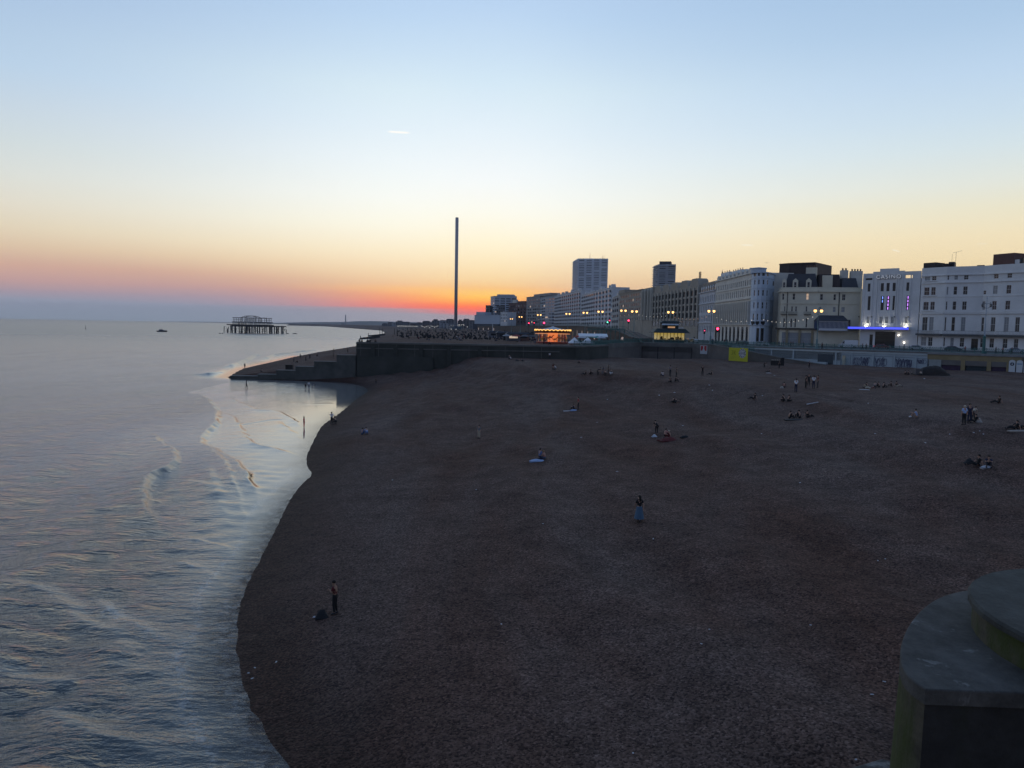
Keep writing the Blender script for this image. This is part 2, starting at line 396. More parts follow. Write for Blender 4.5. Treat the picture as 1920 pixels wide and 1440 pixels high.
def sea_mat():
    m = bpy.data.materials.new('sea_water'); m.use_nodes = True; t = m.node_tree; b = t.nodes['Principled BSDF']; n = t.nodes.new; l = t.links.new
    tx = n('ShaderNodeTexCoord'); co = tx.outputs['Object']
    def nz(sc, det, ro, st, rot=0.):
        mp = n('ShaderNodeMapping'); mp.inputs['Scale'].default_value = st; mp.inputs['Rotation'].default_value = (0, 0, rot); l(co, mp.inputs[0])
        z = n('ShaderNodeTexNoise'); z.inputs['Scale'].default_value = sc; z.inputs['Detail'].default_value = det; z.inputs['Roughness'].default_value = ro; z.inputs['Distortion'].default_value = .3; l(mp.outputs[0], z.inputs['Vector']); return z.outputs[0]
    at = n('ShaderNodeAttribute'); at.attribute_name = 'chop'
    af = n('ShaderNodeAttribute'); af.attribute_name = 'shallow'
    fo = n('ShaderNodeAttribute'); fo.attribute_name = 'foam'
    b1 = n('ShaderNodeBump'); b1.inputs['Distance'].default_value = .42; l(at.outputs['Fac'], b1.inputs['Strength']); l(nz(.55, 5, .55, (.50, 1.3, 1), .12), b1.inputs['Height'])
    b2 = n('ShaderNodeBump'); b2.inputs['Distance'].default_value = .15; l(at.outputs['Fac'], b2.inputs['Strength']); l(nz(2.3, 4, .6, (.65, 1.4, 1), .08), b2.inputs['Height']); l(b1.outputs[0], b2.inputs['Normal'])
    l(b2.outputs[0], b.inputs['Normal'])
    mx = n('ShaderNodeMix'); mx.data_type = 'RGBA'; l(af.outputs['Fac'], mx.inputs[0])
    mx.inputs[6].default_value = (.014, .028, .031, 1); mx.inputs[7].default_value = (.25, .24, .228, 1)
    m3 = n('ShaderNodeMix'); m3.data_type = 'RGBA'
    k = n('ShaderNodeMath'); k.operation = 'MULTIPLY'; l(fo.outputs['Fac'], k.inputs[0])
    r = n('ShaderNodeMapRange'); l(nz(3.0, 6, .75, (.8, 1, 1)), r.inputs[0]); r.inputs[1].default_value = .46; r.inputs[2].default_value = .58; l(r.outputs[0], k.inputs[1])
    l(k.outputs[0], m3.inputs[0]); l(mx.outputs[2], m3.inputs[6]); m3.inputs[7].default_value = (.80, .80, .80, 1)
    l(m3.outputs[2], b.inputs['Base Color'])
    rm = n('ShaderNodeMapRange'); l(k.outputs[0], rm.inputs[0]); rm.inputs[3].default_value = 0.; rm.inputs[4].default_value = .55; ar = n('ShaderNodeAttribute'); ar.attribute_name = 'rough'
    mxr = n('ShaderNodeMath'); mxr.operation = 'MAXIMUM'; l(rm.outputs[0], mxr.inputs[0]); l(ar.outputs['Fac'], mxr.inputs[1]); l(mxr.outputs[0], b.inputs['Roughness'])
    ae = n('ShaderNodeAttribute'); ae.attribute_name = 'edge'
    er = n('ShaderNodeMapRange'); l(nz(1.1, 5, .65, (1, 1, 1)), er.inputs[0]); er.inputs[1].default_value = .35; er.inputs[2].default_value = .65; er.inputs[3].default_value = .55; er.inputs[4].default_value = 1.0
    em = n('ShaderNodeMath'); em.operation = 'MULTIPLY'; l(ae.outputs['Fac'], em.inputs[0]); l(er.outputs[0], em.inputs[1])
    trn = n('ShaderNodeBsdfTransparent'); ms = n('ShaderNodeMixShader'); l(em.outputs[0], ms.inputs[0]); l(b.outputs[0], ms.inputs[1]); l(trn.outputs[0], ms.inputs[2]); l(ms.outputs[0], t.nodes['Material Output'].inputs['Surface'])
    b.inputs['IOR'].default_value = 1.66; b.inputs['Specular IOR Level'].default_value = .55
    return m
SEA = sea_mat()
th = np.radians(np.linspace(-56, 9, 900)); nr = 1100
kk = np.linspace(0, 1, nr)
r = 13.0*(420/13.0)**np.linspace(0, 1, 1350)
r = np.concatenate([r, 420*(13300/420)**np.linspace(0, 1, 201)[1:]]); nr = len(r)
P = np.stack([np.sin(th)[:, None]*r[None], np.cos(th)[:, None]*r[None]], -1).reshape(-1, 2)
allw = np.vstack([WN, WF[1:]])
dw, _, _ = seg_dist(P, allw)
h = np.zeros(len(P)); foam = np.zeros(len(P)); face = np.zeros(len(P))
near = np.hypot(P[:, 0], P[:, 1]) < 700
# open water: several crossing trains, long crests running roughly along the shore
for (wl, amp, ang, ph) in ((13, .075, 10, 0), (8.1, .05, -14, 1.1), (5.3, .034, 22, 2.0), (3.3, .02, -30, .4), (2.1, .022, 68, 2.7), (1.45, .016, 82, .9), (.95, .010, 74, .2), (2.9, .026, 100, .7), (24, .09, 4, 1.9)):
    a = math.radians(ang); w = 2*math.pi/wl
    s = (P[:, 0]*math.cos(a)+P[:, 1]*math.sin(a))*w+ph+2.6*(vnoise(P, .55/wl, 11)-.5)*2
    env = .25+1.3*vnoise(P, .22/wl, 12)
    far = np.clip(1-np.hypot(P[:, 0], P[:, 1])/(wl*60), 0, 1)
    h += amp*env*np.sin(s)*far*(sst(dw, .5, 16) if wl > 6 else .12+.88*sst(dw, .3, 6)-.08*np.exp(-dw/3)*(P[:, 1] > 45))
damp = 1.0
cove = 1-.85*np.clip(sst(P[:, 1], 60, 95)*sst(P[:, 0], -58, -38)*(P[:, 1] < 195), 0, 1)
h *= damp*cove
WAVES = [  # px line, height, width to shore, width to sea
    ([(352, 735), (392, 752), (408, 775), (402, 800), (378, 822), (372, 836), (408, 850), (440, 872), (458, 890), (474, 918), (482, 945), (505, 968), (545, 955)], .50, .46, 4.5),
    ([(278, 810), (300, 838), (326, 852), (326, 872), (305, 888), (272, 902), (264, 930), (270, 962), (292, 995)], .52, .46, 3.6),
    ([(412, 772), (436, 782), (452, 808), (470, 834), (520, 842), (552, 852), (560, 868)], .26, .32, 1.8),
    ([(430, 745), (480, 770), (520, 772), (548, 788), (566, 803)], .24, .32, 1.6),
    ([(392, 845), (424, 880), (440, 915), (446, 955), (470, 992)], .16, .3, 2.4), ([(520, 790), (556, 815), (575, 846)], .12, .25, 1.4),
    ([(508, 925), (520, 940), (512, 955), (490, 968)], .16, .35, 1.3),
    ([(340, 1008), (372, 1015), (424, 1027), (436, 1042), (450, 1064)], .17, .35, 1.3),
    ([(330, 1050), (392, 1075), (420, 1092), (440, 1118)], .20, .4, 1.5),
    ([(150, 1120), (220, 1155), (270, 1188), (330, 1205), (400, 1222), (425, 1232)], .12, .5, 1.3),
    ([(-60, 1095), (20, 1100), (90, 1118), (150, 1160), (230, 1215), (300, 1250)], .11, .6, 1.4),
    ([(360, 1225), (400, 1240), (430, 1262), (445, 1290)], .09, .3, .9),
    ([(180, 1235), (270, 1262), (330, 1290), (400, 1310)], .08, .5, 1.1),
    ([(320, 1290), (400, 1330), (460, 1370), (505, 1410), (545, 1455)], .13, .28, .8),
    ([(60, 1330), (150, 1370), (240, 1395), (330, 1440), (400, 1490)], .08, .5, 1.2),
    ([(-30, 1250), (60, 1275), (140, 1290)], .08, .5, 1.2),
    ([(400, 690), (430, 688), (462, 676), (475, 668), (500, 666)], .75, 1.1, 5),
    ([(478, 675), (500, 672), (508, 667), (560, 660), (600, 656)], .6, 1.1, 4.0),
    ([(380, 705), (410, 700), (422, 694)], .65, 1.0, 4.5),
    ([(330, 905), (380, 915), (420, 935)], .10, .6, 2.2),
    ([(380, 880), (400, 905), (404, 940), (420, 975), (460, 1000)], .10, .5, 1.8),
    ([(470, 722), (540, 728), (620, 730), (676, 735)], .03, .4, 1.2), ([(500, 752), (560, 757), (640, 757)], .03, .35, 1.2),
    ([(430, 800), (500, 788), (540, 786)], .05, .4, 1.4)]
for pts, H, ws, wl in WAVES:
    A = np_px(pts)
    lo = A.min(0)-8; hi = A.max(0)+8
    sel = np.where((P[:, 0] > lo[0]) & (P[:, 0] < hi[0]) & (P[:, 1] > lo[1]) & (P[:, 1] < hi[1]))[0]
    if not len(sel): continue
    # dense smooth line
    tt_ = np.linspace(0, len(A)-1, len(A)*6); A2 = np.stack([np.interp(tt_, range(len(A)), A[:, i]) for i in (0, 1)], -1)
    for _ in range(3): A2[1:-1] = (A2[:-2]+2*A2[1:-1]+A2[2:])/4
    q = P[sel]; q2 = q+(np.stack([vnoise(q, .5, 21), vnoise(q, .5, 22)], -1)-.5)*.5
    d, sd, run = seg_dist(q2, A2)
    tot = np.hypot(*np.diff(A2, axis=0).T).sum()
    # shore is on the right hand of the picture (+X)
    dirv = A2[-1]-A2[0]; sgn = -1 if dirv[1] > 0 else 1
    ds = d*sd*sgn
    end = sst(run, 0, .16*tot)*sst(tot-run, 0, .16*tot)
    end = np.where((run <= 1e-6) | (run >= tot-1e-6), 0, end)
    end = end*(.04+.96*sst(dw[sel], .8, 7))
    vary = .8+.4*vnoise(np.column_stack([run, run*0]), .11, 41)
    h[sel] += H*vary*end*np.where(ds > 0, np.exp(-(np.maximum(ds, 0)/ws)**2), np.exp(np.minimum(ds, 0)/wl))
    face[sel] = np.maximum(face[sel], np.exp(-((ds-ws*.6)/(ws*.9))**2)*end)
    foam[sel] = np.maximum(foam[sel], .30*np.exp(-((ds-.15)/(.25+ws*.4))**2)*end*((H > .11) & (H < .22))*(A[:, 1].mean() < 62))
sm = sst(P[:, 1], 34, 60); face = np.clip(face*1.1, 0, 1)
chop = (.30-.27*sm+(.70+.27*sm)*sst(dw, .4+1.2*sm, 8+4*sm))*(1-.65*face)*(1-.62*(1-cove)/.85)
DD = np.hypot(P[:, 0], P[:, 1])
flatpoly = np_px([(430, 716), (352, 735), (392, 752), (408, 775), (402, 800), (378, 822), (372, 836), (408, 850), (440, 872), (458, 890), (474, 918), (480, 945), (510, 975), (620, 900), (720, 740), (640, 712)])
flat = inside(P+(np.stack([vnoise(P, .5, 21), vnoise(P, .5, 22)], -1)-.5)*.5, flatpoly).astype(float)
chop = chop*(1-.55*flat)
chop = np.where(DD > 350, np.maximum(chop, .8), chop)
rough = .06+.16*sst(DD, 45, 190)*(1-.8*flat)*sst(dw, 1, 12)
rough = np.where(DD > 350, .22+.06*sst(DD, 350, 900), rough)
shallow = np.maximum(.28*np.exp(-dw/2.2)*(P[:, 1] < 120), .95*sst(P[:, 1], 40, 95)*np.exp(-np.maximum(0, dw-15)/110)*(.75+.5*vnoise(P, .06, 51)))  # murky margin, plus a wide pale colour over the mid-sea replacing sky sheen
shallow = np.clip(shallow, 0, 1)*(1-.9*face)  # wave fronts lose the pale colour, so their dark side is coloured in
foam = np.maximum(foam, np.exp(-((dw-.45)/.55)**2)*(P[:, 1] < 75)*(.10+.45*vnoise(P, .5, 31))+.25*np.exp(-((dw-1.7-1.1*vnoise(P, .25, 33))/.28)**2)*(P[:, 1] < 75))
edge = .92*np.exp(-(dw/(1.0+.9*vnoise(P, .35, 61)))**1.6)*(1-.55*sst(P[:, 1], 50, 80))
edge = edge*(P[:, 1] < 200)
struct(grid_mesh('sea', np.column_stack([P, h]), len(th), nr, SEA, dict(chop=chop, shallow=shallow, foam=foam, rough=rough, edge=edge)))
# ------------------------------------------------------------------ town: walls, promenade, buildings
PROM = 10.6
WHITE = mat('white_render', (.76, .76, .75), .75, .12, .25)
CREAM = mat('cream_render', (.72, .67, .53), .75, .14, .25)
STONE = mat('pale_stone', (.66, .63, .56), .8, .18, .3)
PALEBLUE = mat('pale_blue_render', (.52, .60, .70), .75, .1, .25)
DKSLATE = mat('dark_slate', (.055, .06, .075), .6, .25, .6)
REDBRICK = mat('red_brown_brick', (.16, .085, .07), .85, .2, .5)
BROWNCLAD = mat('brown_cladding', (.055, .040, .040), .7, .15, .4)
AWC = mat('dark_arch_brick', (.10, .075, .06), .9, .3, .3)
CONC = mat('grey_concrete', (.28, .28, .27), .85, .25, .4, .3, 3)
DKCONC = mat('weathered_dark_concrete', (.16, .155, .14), .9, .4, .25, .4, 1.5)
TAN = mat('tan_concrete', (.35, .31, .255), .85, .18, .3)
FRAME = mat('painted_window_frame', (.55, .55, .54), .5, .06)
DFRAME = mat('dark_metal', (.03, .032, .035), .5, .15)
GLASS = mat('window_glass', (.018, .022, .028), .07, .2, .5, spec=.6)
BLIND = mat('curtained_glass', (.28, .30, .32), .3, .25, 2.0, spec=.6)
LITW = glow('lit_window', (1, .62, .28), .38)
GREENP = mat('green_iron_paint', (.055, .16, .15), .55, .25, 1.0)
ASPH = mat('asphalt', (.05, .05, .052), .9, .2, .3)
PAVE = mat('paving', (.17, .16, .15), .9, .2, .4)
ROOFF = mat('flat_roof_felt', (.09, .09, .095), .9, .2, .3)
BLACK = mat('near_black', (.012, .012, .013), .7, .1)
WINMESH = {}
def win_meshes(w, h, style):
    key = (round(w, 1), round(h, 1), style)
    if key in WINMESH: return key, WINMESH[key]
    w, h = key[0], key[1]
    f = MB(); t = .07; fm = DFRAME if style in ('dark', 'tall_dark', 'neon_purple', 'neon_blue') else FRAME
    f.box(0, t, 0, .08, 0, h); f.box(w-t, w, 0, .08, 0, h); f.box(t, w-t, 0, .08, 0, t); f.box(t, w-t, 0, .08, h-t, h)
    if style in ('sash', 'lit', 'blind', 'half'):
        f.box(t, w-t, .005, .075, h*.5-.04, h*.5+.04)
    if w > 1.0 and style != 'half': f.box(w/2-.03, w/2+.03, .01, .07, t, h-t)
    if style.startswith('neon') or style == 'tall_dark':
        for k in (1, 2, 3): f.box(t, w-t, .0, .075, h*k/4-.05, h*k/4+.05)
    fme = f.mesh('window', fm)
    g = MB(); g.box(t, w-t, .035, .05, t, h-t)
    pm = {'lit': LITW, 'blind': BLIND}.get(style, GLASS)
    gme = g.mesh('pane', pm)
    WINMESH[key] = (fme, gme, None); return key, WINMESH[key]
class Bld:
    def __init__(s, name, label, cat, pts, zt, wall, zb=PROM-.3, back=14., roof=ROOFF, group=None, reveal=.22, sills=True, simple=False, bdir=None):
        s.P = [np.array(plan(u, d)) for u, d in pts]; s.zt = zt; s.zb = zb; s.wall = wall; s.back = back; s.roof = roof
        s.org = Vector((s.P[0][0], s.P[0][1], zb)); s.root = thing(name, label, cat, s.org, 0, group)
        s.op = [[] for _ in s.P[1:]]; s.reveal = reveal; s.sills = sills; s.simple = simple
        a, b = s.P[0], s.P[-1]; d = (b-a)/np.linalg.norm(b-a); s.n = np.array((-d[1], d[0])); s.d = d
        if bdir: s.n = np.array(bdir)/math.hypot(*bdir)
    def seg(s, i):
        a, b = s.P[i], s.P[i+1]; L = np.linalg.norm(b-a); d = (b-a)/L; return a, d, L, np.array((-d[1], d[0]))
    def hit(s, i, u, v):
        a, d, L, n = s.seg(i); r = ray(u, v)
        k = (a@n)/(r.x*n[0]+r.y*n[1]); p = np.array((r.x*k, r.y*k))
        return float((p-a)@d), CAMZ+r.z*k
    def z(s, i, u, v): return s.hit(i, u, v)[1]
    def win(s, i, u0, u1, v0, v1, style='sash'):
        um = (u0+u1)/2; vm = (v0+v1)/2
        s0 = s.hit(i, u0, vm)[0]; s1 = s.hit(i, u1, vm)[0]
        s.add(i, s0, s1, s.hit(i, um, v1)[1], s.hit(i, um, v0)[1], style)
    def add(s, i, s0, s1, z0, z1, style='sash'):
        L = s.seg(i)[2]
        s0 = max(.12, s0); s1 = min(L-.12, s1); z0 = max(z0, s.zb+.02); z1 = min(z1, s.zt-.1)
        if s1-s0 < .2 or z1-z0 < .2: return
        for (a, b, c, d, _) in s.op[i]:
            if s0 < b+.05 and s1 > a-.05 and z0 < d+.05 and z1 > c-.05: return
        w = round(s1-s0, 1); h = round(z1-z0, 1); c = (s0+s1)/2
        s.op[i].append((c-w/2, c+w/2, z0, z0+h, style))
    def grid(s, i, cols, rows, vref, uref, style='sash', skip=(), styles=None):
        for ri, (v0, v1) in enumerate(rows):
            z1 = s.hit(i, uref, v0)[1]; z0 = s.hit(i, uref, v1)[1]
            for ci, (u0, u1) in enumerate(cols):
                if (ci, ri) in skip: continue
                s0 = s.hit(i, u0, vref)[0]; s1 = s.hit(i, u1, vref)[0]
                st = (styles or {}).get((ci, ri), style)
                s.add(i, s0, s1, z0, z1, st)
    def loc(s, i, a, y, z):   # segment coords (along, inward, up) -> root-local
        p0, d, L, n = s.seg(i); p = p0+d*a+n*y
        return Vector((p[0]-s.org.x, p[1]-s.org.y, z-s.zb))
    def ang(s, i):
        d = s.seg(i)[1]; return math.atan2(d[1], d[0])
    def piece(s, name, i, mb, mats, a=0., y=0., z=None, parent=None):
        """mesh built in segment coords, z absolute unless z is given as base"""
        o = mb.build(name, mats, parent or s.root, s.loc(i, a, y, s.zb if z is None else z), s.ang(i)); return o
    def bar(s, name, i, a0, a1, y0, y1, z0, z1, m):
        mb = MB(); mb.box(a0, a1, y0, y1, z0-s.zb, z1-s.zb); return s.piece(name, i, mb, m)
    def cornice(s, zlist, m=None, proj=.35, h=.35, name='cornice'):
        mb = MB()
        for z in zlist:
            for i in range(len(s.op)):
                L = s.seg(i)[2]; a = [s.loc(i, 0, -proj, z), s.loc(i, L, -proj, z), s.loc(i, L, .0-.004, z), s.loc(i, 0, -.004, z)]
                n = len(mb.v); vs = a+[p+Vector((0, 0, h)) for p in a]
                mb.add(vs, [(0,3,2,1),(4,5,6,7),(0,1,5,4),(1,2,6,5),(2,3,7,6),(3,0,4,7)])
        return mb.build(name, m or s.wall, s.root)
    def done(s, parapet=.5):
        mb = MB(); rv = s.reveal
        for i, ops in enumerate(s.op):
            p0, d, L, n = s.seg(i)
            xs = sorted({0., L} | {o[0] for o in ops} | {o[1] for o in ops}); zs = sorted({s.zb, s.zt} | {o[2] for o in ops} | {o[3] for o in ops})
            def V(a, y, z): return s.loc(i, a, y, z)
            for x0, x1 in zip(xs, xs[1:]):
                if x1-x0 < 1e-6: continue
                run = None
                for z0, z1 in zip(zs, zs[1:]):
                    if z1-z0 < 1e-6: continue
                    cx, cz = (x0+x1)/2, (z0+z1)/2
                    if any(o[0] < cx < o[1] and o[2] < cz < o[3] for o in ops):
                        if run is not None: mb.add([V(x0,0,run),V(x1,0,run),V(x1,0,z0),V(x0,0,z0)], [(0,1,2,3)]); run = None
                    elif run is None: run = z0
                if run is not None: mb.add([V(x0,0,run),V(x1,0,run),V(x1,0,s.zt),V(x0,0,s.zt)], [(0,1,2,3)])
            for (a, b, c, e, st) in ops:
                mb.add([V(a,0,c),V(a,rv,c),V(a,rv,e),V(a,0,e)], [(0,1,2,3)]); mb.add([V(b,0,c),V(b,rv,c),V(b,rv,e),V(b,0,e)], [(3,2,1,0)])
                mb.add([V(a,0,c),V(b,0,c),V(b,rv,c),V(a,rv,c)], [(0,1,2,3)]); mb.add([V(a,0,e),V(b,0,e),V(b,rv,e),V(a,rv,e)], [(3,2,1,0)])
                key, (fm, gm, _) = win_meshes(b-a, e-c, st)
                if s.simple:
                    o = put('window', gm, s.root, V(a, rv-.06, c), s.ang(i))
                else:
                    o = put('window', fm, s.root, V(a, rv-.1, c), s.ang(i)); put('pane', gm, o)
                    if st.startswith('neon'):
                        g = MB(); w = b-a; h = e-c
                        cols = {'neon_purple': [(.75, .35, 1)]*4, 'neon_blue': [(.3, .2, .9), (.3, .25, 1), (.5, .25, 1), (.15, .45, 1)]}[st]
                        for k in range(4):
                            if st == 'neon_blue' and k < 2: continue
                            g.box(w*.36, w*.62, -.02, .02, h*k/4+.2, h*(k+1)/4-.15)
                        put('neon_tube', g.mesh('neon_tube', NEONP if st == 'neon_purple' else NEONB), o)
        # back, sides, roof
        b0 = s.P[0]+s.n*s.back; b1 = s.P[-1]+s.n*s.back
        def W(p, z): return Vector((p[0]-s.org.x, p[1]-s.org.y, z-s.zb))
        mb.add([W(b0,s.zb),W(s.P[0],s.zb),W(s.P[0],s.zt),W(b0,s.zt)], [(0,1,2,3)])
        mb.add([W(s.P[-1],s.zb),W(b1,s.zb),W(b1,s.zt),W(s.P[-1],s.zt)], [(0,1,2,3)])
        mb.add([W(b1,s.zb),W(b0,s.zb),W(b0,s.zt),W(b1,s.zt)], [(0,1,2,3)])
        # black screen added just behind the panes in place of the rooms' shade
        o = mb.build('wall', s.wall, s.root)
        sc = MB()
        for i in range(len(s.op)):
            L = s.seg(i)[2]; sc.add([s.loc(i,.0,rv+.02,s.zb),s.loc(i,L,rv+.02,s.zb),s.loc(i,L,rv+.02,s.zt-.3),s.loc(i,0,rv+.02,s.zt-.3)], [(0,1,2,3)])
        sc.build('dark_room_screen', BLACK, s.root)
        rf = MB(); fr = [W(p, s.zt-parapet) for p in s.P]+[W(b1, s.zt-parapet), W(b0, s.zt-parapet)]
        rf.add(fr, [tuple(range(len(fr)))]); rf.build('roof', s.roof, s.root)
        return s
    def rooftop(s, name, i, u0, u1, v0, m, depth=4., y=2., base=None, taper=0., pots=0):
        """box standing on the roof; its outline is read at the front plane moved back by y"""
        a, d, L, n = s.seg(i)
        def h2(u, v):
            r = ray(u, v); q = a+n*y; k = (q@n)/(r.x*n[0]+r.y*n[1]); p = np.array((r.x*k, r.y*k)); return float((p-a)@d), CAMZ+r.z*k
        s0 = h2(u0, v0)[0]; s1 = h2(u1, v0)[0]; z1 = h2((u0+u1)/2, v0)[1]; z0 = (s.zt-.6 if base is None else base)
        mb = MB(); w = s1-s0
        mb.prism([(0, 0), (w, 0), (w, depth), (0, depth)], 0, max(.3, z1-z0), inset=taper)
        o = s.piece(name, i, mb, m, s0, y, z0)
        if pots:
            for k in range(pots):
                p = MB(); p.lathe([(.16, 0), (.13, .55), (.17, .6), (.17, .7)], 6)
                p.build('chimney_pot', POT, o, ((k+.5)*w/pots, depth*.3+(k % 2)*depth*.3, max(.3, z1-z0)+.002))
        return o
POT = mat('terracotta_pot', (.20, .12, .08), .8, .2)
NEONP = glow('purple_neon', (.62, .22, 1.0), 1.6); NEONB = glow('blue_violet_neon', (.16, .30, 1.0), 1.4)

# ---- ground behind the wall
prom_poly = SEAW + [PP(1165, 262), PP(1135, 310), PP(1085, 430), PP(1010, 650), (150., 900.), (420., 420.), (420., 120.)]
mb = MB(); mb.prism(prom_poly, 7.5, PROM, cap0=False)
struct(mb.build('promenade', PAVE))
road = [PP(1990, 182), PP(1580, 214), PP(1420, 234), PP(1290, 268), PP(1200, 330), PP(1150, 430), PP(1180, 440), PP(1222, 400), PP(1290, 335), PP(1395, 258), PP(1470, 236), PP(1620, 231), PP(1990, 196)]
mb = MB(); mb.add([(x, y, PROM+.004) for x, y in road], [tuple(range(len(road)))])
struct(mb.build('road', ASPH))

def wall_strip(pts, z0, z1, th, m, name, parent=None, loc=(0,0,0)):
    """solid wall along a plan line; thickness goes to the left-hand (town) side"""
    mb = MB(); P_ = [np.array(p) for p in pts]; nn = []
    for i, p in enumerate(P_):
        a = P_[max(i-1, 0)]; b = P_[min(i+1, len(P_)-1)]; d = (b-a)/np.linalg.norm(b-a); nn.append(np.array((-d[1], d[0])))
    z0s = z0 if isinstance(z0, list) else [z0]*len(P_); z1s = z1 if isinstance(z1, list) else [z1]*len(P_)
    o = Vector(loc)
    vs = []
    for p, n, a, b in zip(P_, nn, z0s, z1s):
        q = p+n*th
        vs += [Vector((p[0], p[1], a))-o, Vector((p[0], p[1], b))-o, Vector((q[0], q[1], b))-o, Vector((q[0], q[1], a))-o]
    fs = []
    for i in range(len(P_)-1):
        k = i*4
        for j in range(4): fs.append((k+j, k+4+j, k+4+(j+1) % 4, k+(j+1) % 4))
    fs.append((0, 1, 2, 3)); e = (len(P_)-1)*4; fs.append((e+3, e+2, e+1, e))
    mb.add(vs, fs); return mb.build(name, m, parent, loc if parent is None else (0,0,0))
def offs(pts, d):
    P_ = [np.array(p) for p in pts]; out = []
    for i, p in enumerate(P_):
        a = P_[max(i-1, 0)]; b = P_[min(i+1, len(P_)-1)]; t = (b-a)/np.linalg.norm(b-a); out.append(tuple(p+np.array((-t[1], t[0]))*d))
    return out
def base(pts, z): return Vector((pts[0][0], pts[0][1], z))
# wall lines run left -> right in the picture so that "left-hand side" is the town
TW = TERR+CURVE[1:4]
TOPT = 10.35
b0 = base(TW, 4.0)
t = thing('terrace_wall', 'long dark weathered concrete wall holding up the crowded terrace', 'wall', b0)
mossy = mat('weed_stained_concrete', (.075, .075, .066), .9, .45, .22, .5, 1.2, c2=(.034, .038, .030))
wall_strip(TW, -1.5, TOPT-.45, 1.6, mossy, 'wall', t, b0)
wall_strip(offs(TW, -.18), TOPT-.45, TOPT, 1.9, DKCONC, 'coping', t, b0)
lw = [PP(669.5, GY-.75), PP(812, GY-.75)]
wall_strip(lw, -1.5, 6.6, .7, mossy, 'lower_ledge', t, b0)
mb = MB(); mb.add([(TW[1][0]-6-b0.x, GY-.2-b0.y, TOPT-2.1-b0.z), (TW[1][0]-6-b0.x, GY-.2-b0.y, TOPT-2.0-b0.z)], [])
wall_strip(offs(TW[:2], -.16), TOPT-1.75, TOPT-1.5, .155, DKCONC, 'string_course', t, b0)
for k in range(11):
    q = plan(676+k*34, GY); b = MB(); b.box(-.06, .06, -.05, 0, -5, TOPT-.5-b0.z); b.build('wall_joint', mat('pale_lime_streak', (.14, .135, .12), .9, .4, .6), t, (q[0]-b0.x, GY-.002-b0.y, 0))
# buttresses along the wall
for k, u in enumerate((700, 742, 790, 842, 900)):
    q = plan(u, GY); b = MB(); b.prism([(-.5, -.5), (.5, -.5), (.5, 0), (-.5, 0)], -5.5, 5.3)
    b.build('buttress', mossy, t, (q[0]-b0.x, GY-.01-b0.y, 0))
# terrace deck strip in front of the far plateau
# groyne stepping down into the sea
gx = lambda u: plan(u, GY)[0]
t = thing('groyne', 'dark concrete groyne stepping down into the sea from the terrace wall', 'groyne', (gx(560), GY, 0))
steps = [(668, 640, 666.5), (640, 590, 678.5), (590, 552, 687.5), (552, 520, 694), (520, 484, 701)]
mb = MB()
edges = [668, 632, 590, 555, 519, 484, 433]
tops = [zat(650, 666.5, GY), zat(610, 678.5, GY), zat(572, 688, GY), zat(537, 695, GY), zat(500, 702.5, GY), .75]
for (a, b), z in zip(zip(edges[1:], edges[:-1]), tops):
    mb.box(gx(a)-gx(560), gx(b)-gx(560)-.004, -.6, 1.6, -2.5, z)
mb.build('step_block', mat('sea_worn_concrete', (.12, .118, .108), .9, .4, .3, .5, 1.2, c2=(.055, .058, .05)), t)
mb = MB()
for (a, b), z in zip(zip(edges[1:], edges[:-1]), tops): mb.box(gx(a)-gx(560)-.08, gx(b)-gx(560)-.08, -.75, 1.75, z+.003, z+.16)
mb.build('coping', DKCONC, t)
# seafront wall: plain retaining wall, ramp, painted wall with murals, arches
SW = SEAW[::-1]      # left -> right
left = [CURVE[3], CURVE[4], SW[0], SW[1], PP(1372, 225.5)]
b0 = base(left, 5)
t = thing('retaining_wall', 'plain tan seafront wall with dark joints below the lit kiosk', 'wall', b0)
wall_strip(left, 4.6, PROM-1.35, 1.0, mat('stained_tan_render', (.16, .14, .125), .9, .3, .25), 'wall', t, b0)
wall_strip(offs(left, -.12), PROM-1.35, PROM+.02, 1.1, DKCONC, 'parapet', t, b0)
for f in (.28, .40, .52, .64, .76, .90):
    L_ = [np.array(p) for p in left[2:]]; q = L_[0]+(L_[-1]-L_[0])*((f-.28)/.62)
    mb = MB(); mb.box(-.12, .12, -.10, -.003, 0, PROM-1.4-5); mb.build('wall_joint', BLACK, t, (q[0]-b0.x, q[1]-b0.y-.1, 0), -.35)
pw = [PP(1372, 225.5)+(), PP(1400, 221), PP(1580, 199), PP(1742, 186.7)]
b0 = base(pw, 5)
PALEW = mat('pale_painted_wall', (.40, .47, .50), .8, .15, .3)
t = thing('painted_wall', 'pale blue white seafront wall covered with graffiti panels', 'wall', b0)
wall_strip(pw, 4.6, PROM-.9, 1.0, PALEW, 'wall', t, b0)
wall_strip(offs(pw, -.15), PROM-.9, PROM-.45, 1.2, mat('pale_coping', (.45, .50, .50), .8, .12), 'coping', t, b0)
wall_strip(offs(pw, .05), PROM-.45, PROM+.02, .8, PALEW, 'upper_band', t, b0)
SPRAY = mat('dark_spray_paint', (.09, .10, .16), .7, .3, 2)
def on_line(pts, u):
    """point and direction where the sight column u crosses a plan line"""
    r = ray(u, 660)
    for ia, (a, b) in enumerate(zip(pts, pts[1:])):
        a = np.array(a); b = np.array(b); e = b-a
        det = r.x*e[1]-r.y*e[0]
        if abs(det) < 1e-9: continue
        k = (a[0]*e[1]-a[1]*e[0])/det; s_ = (a[0]*r.y-a[1]*r.x)/det
        if (s_ >= -.001 or ia == 0) and (s_ <= 1.001 or ia == len(pts)-2): return np.array((r.x*k, r.y*k)), e/np.linalg.norm(e), r.y*k
    raise ValueError(u)
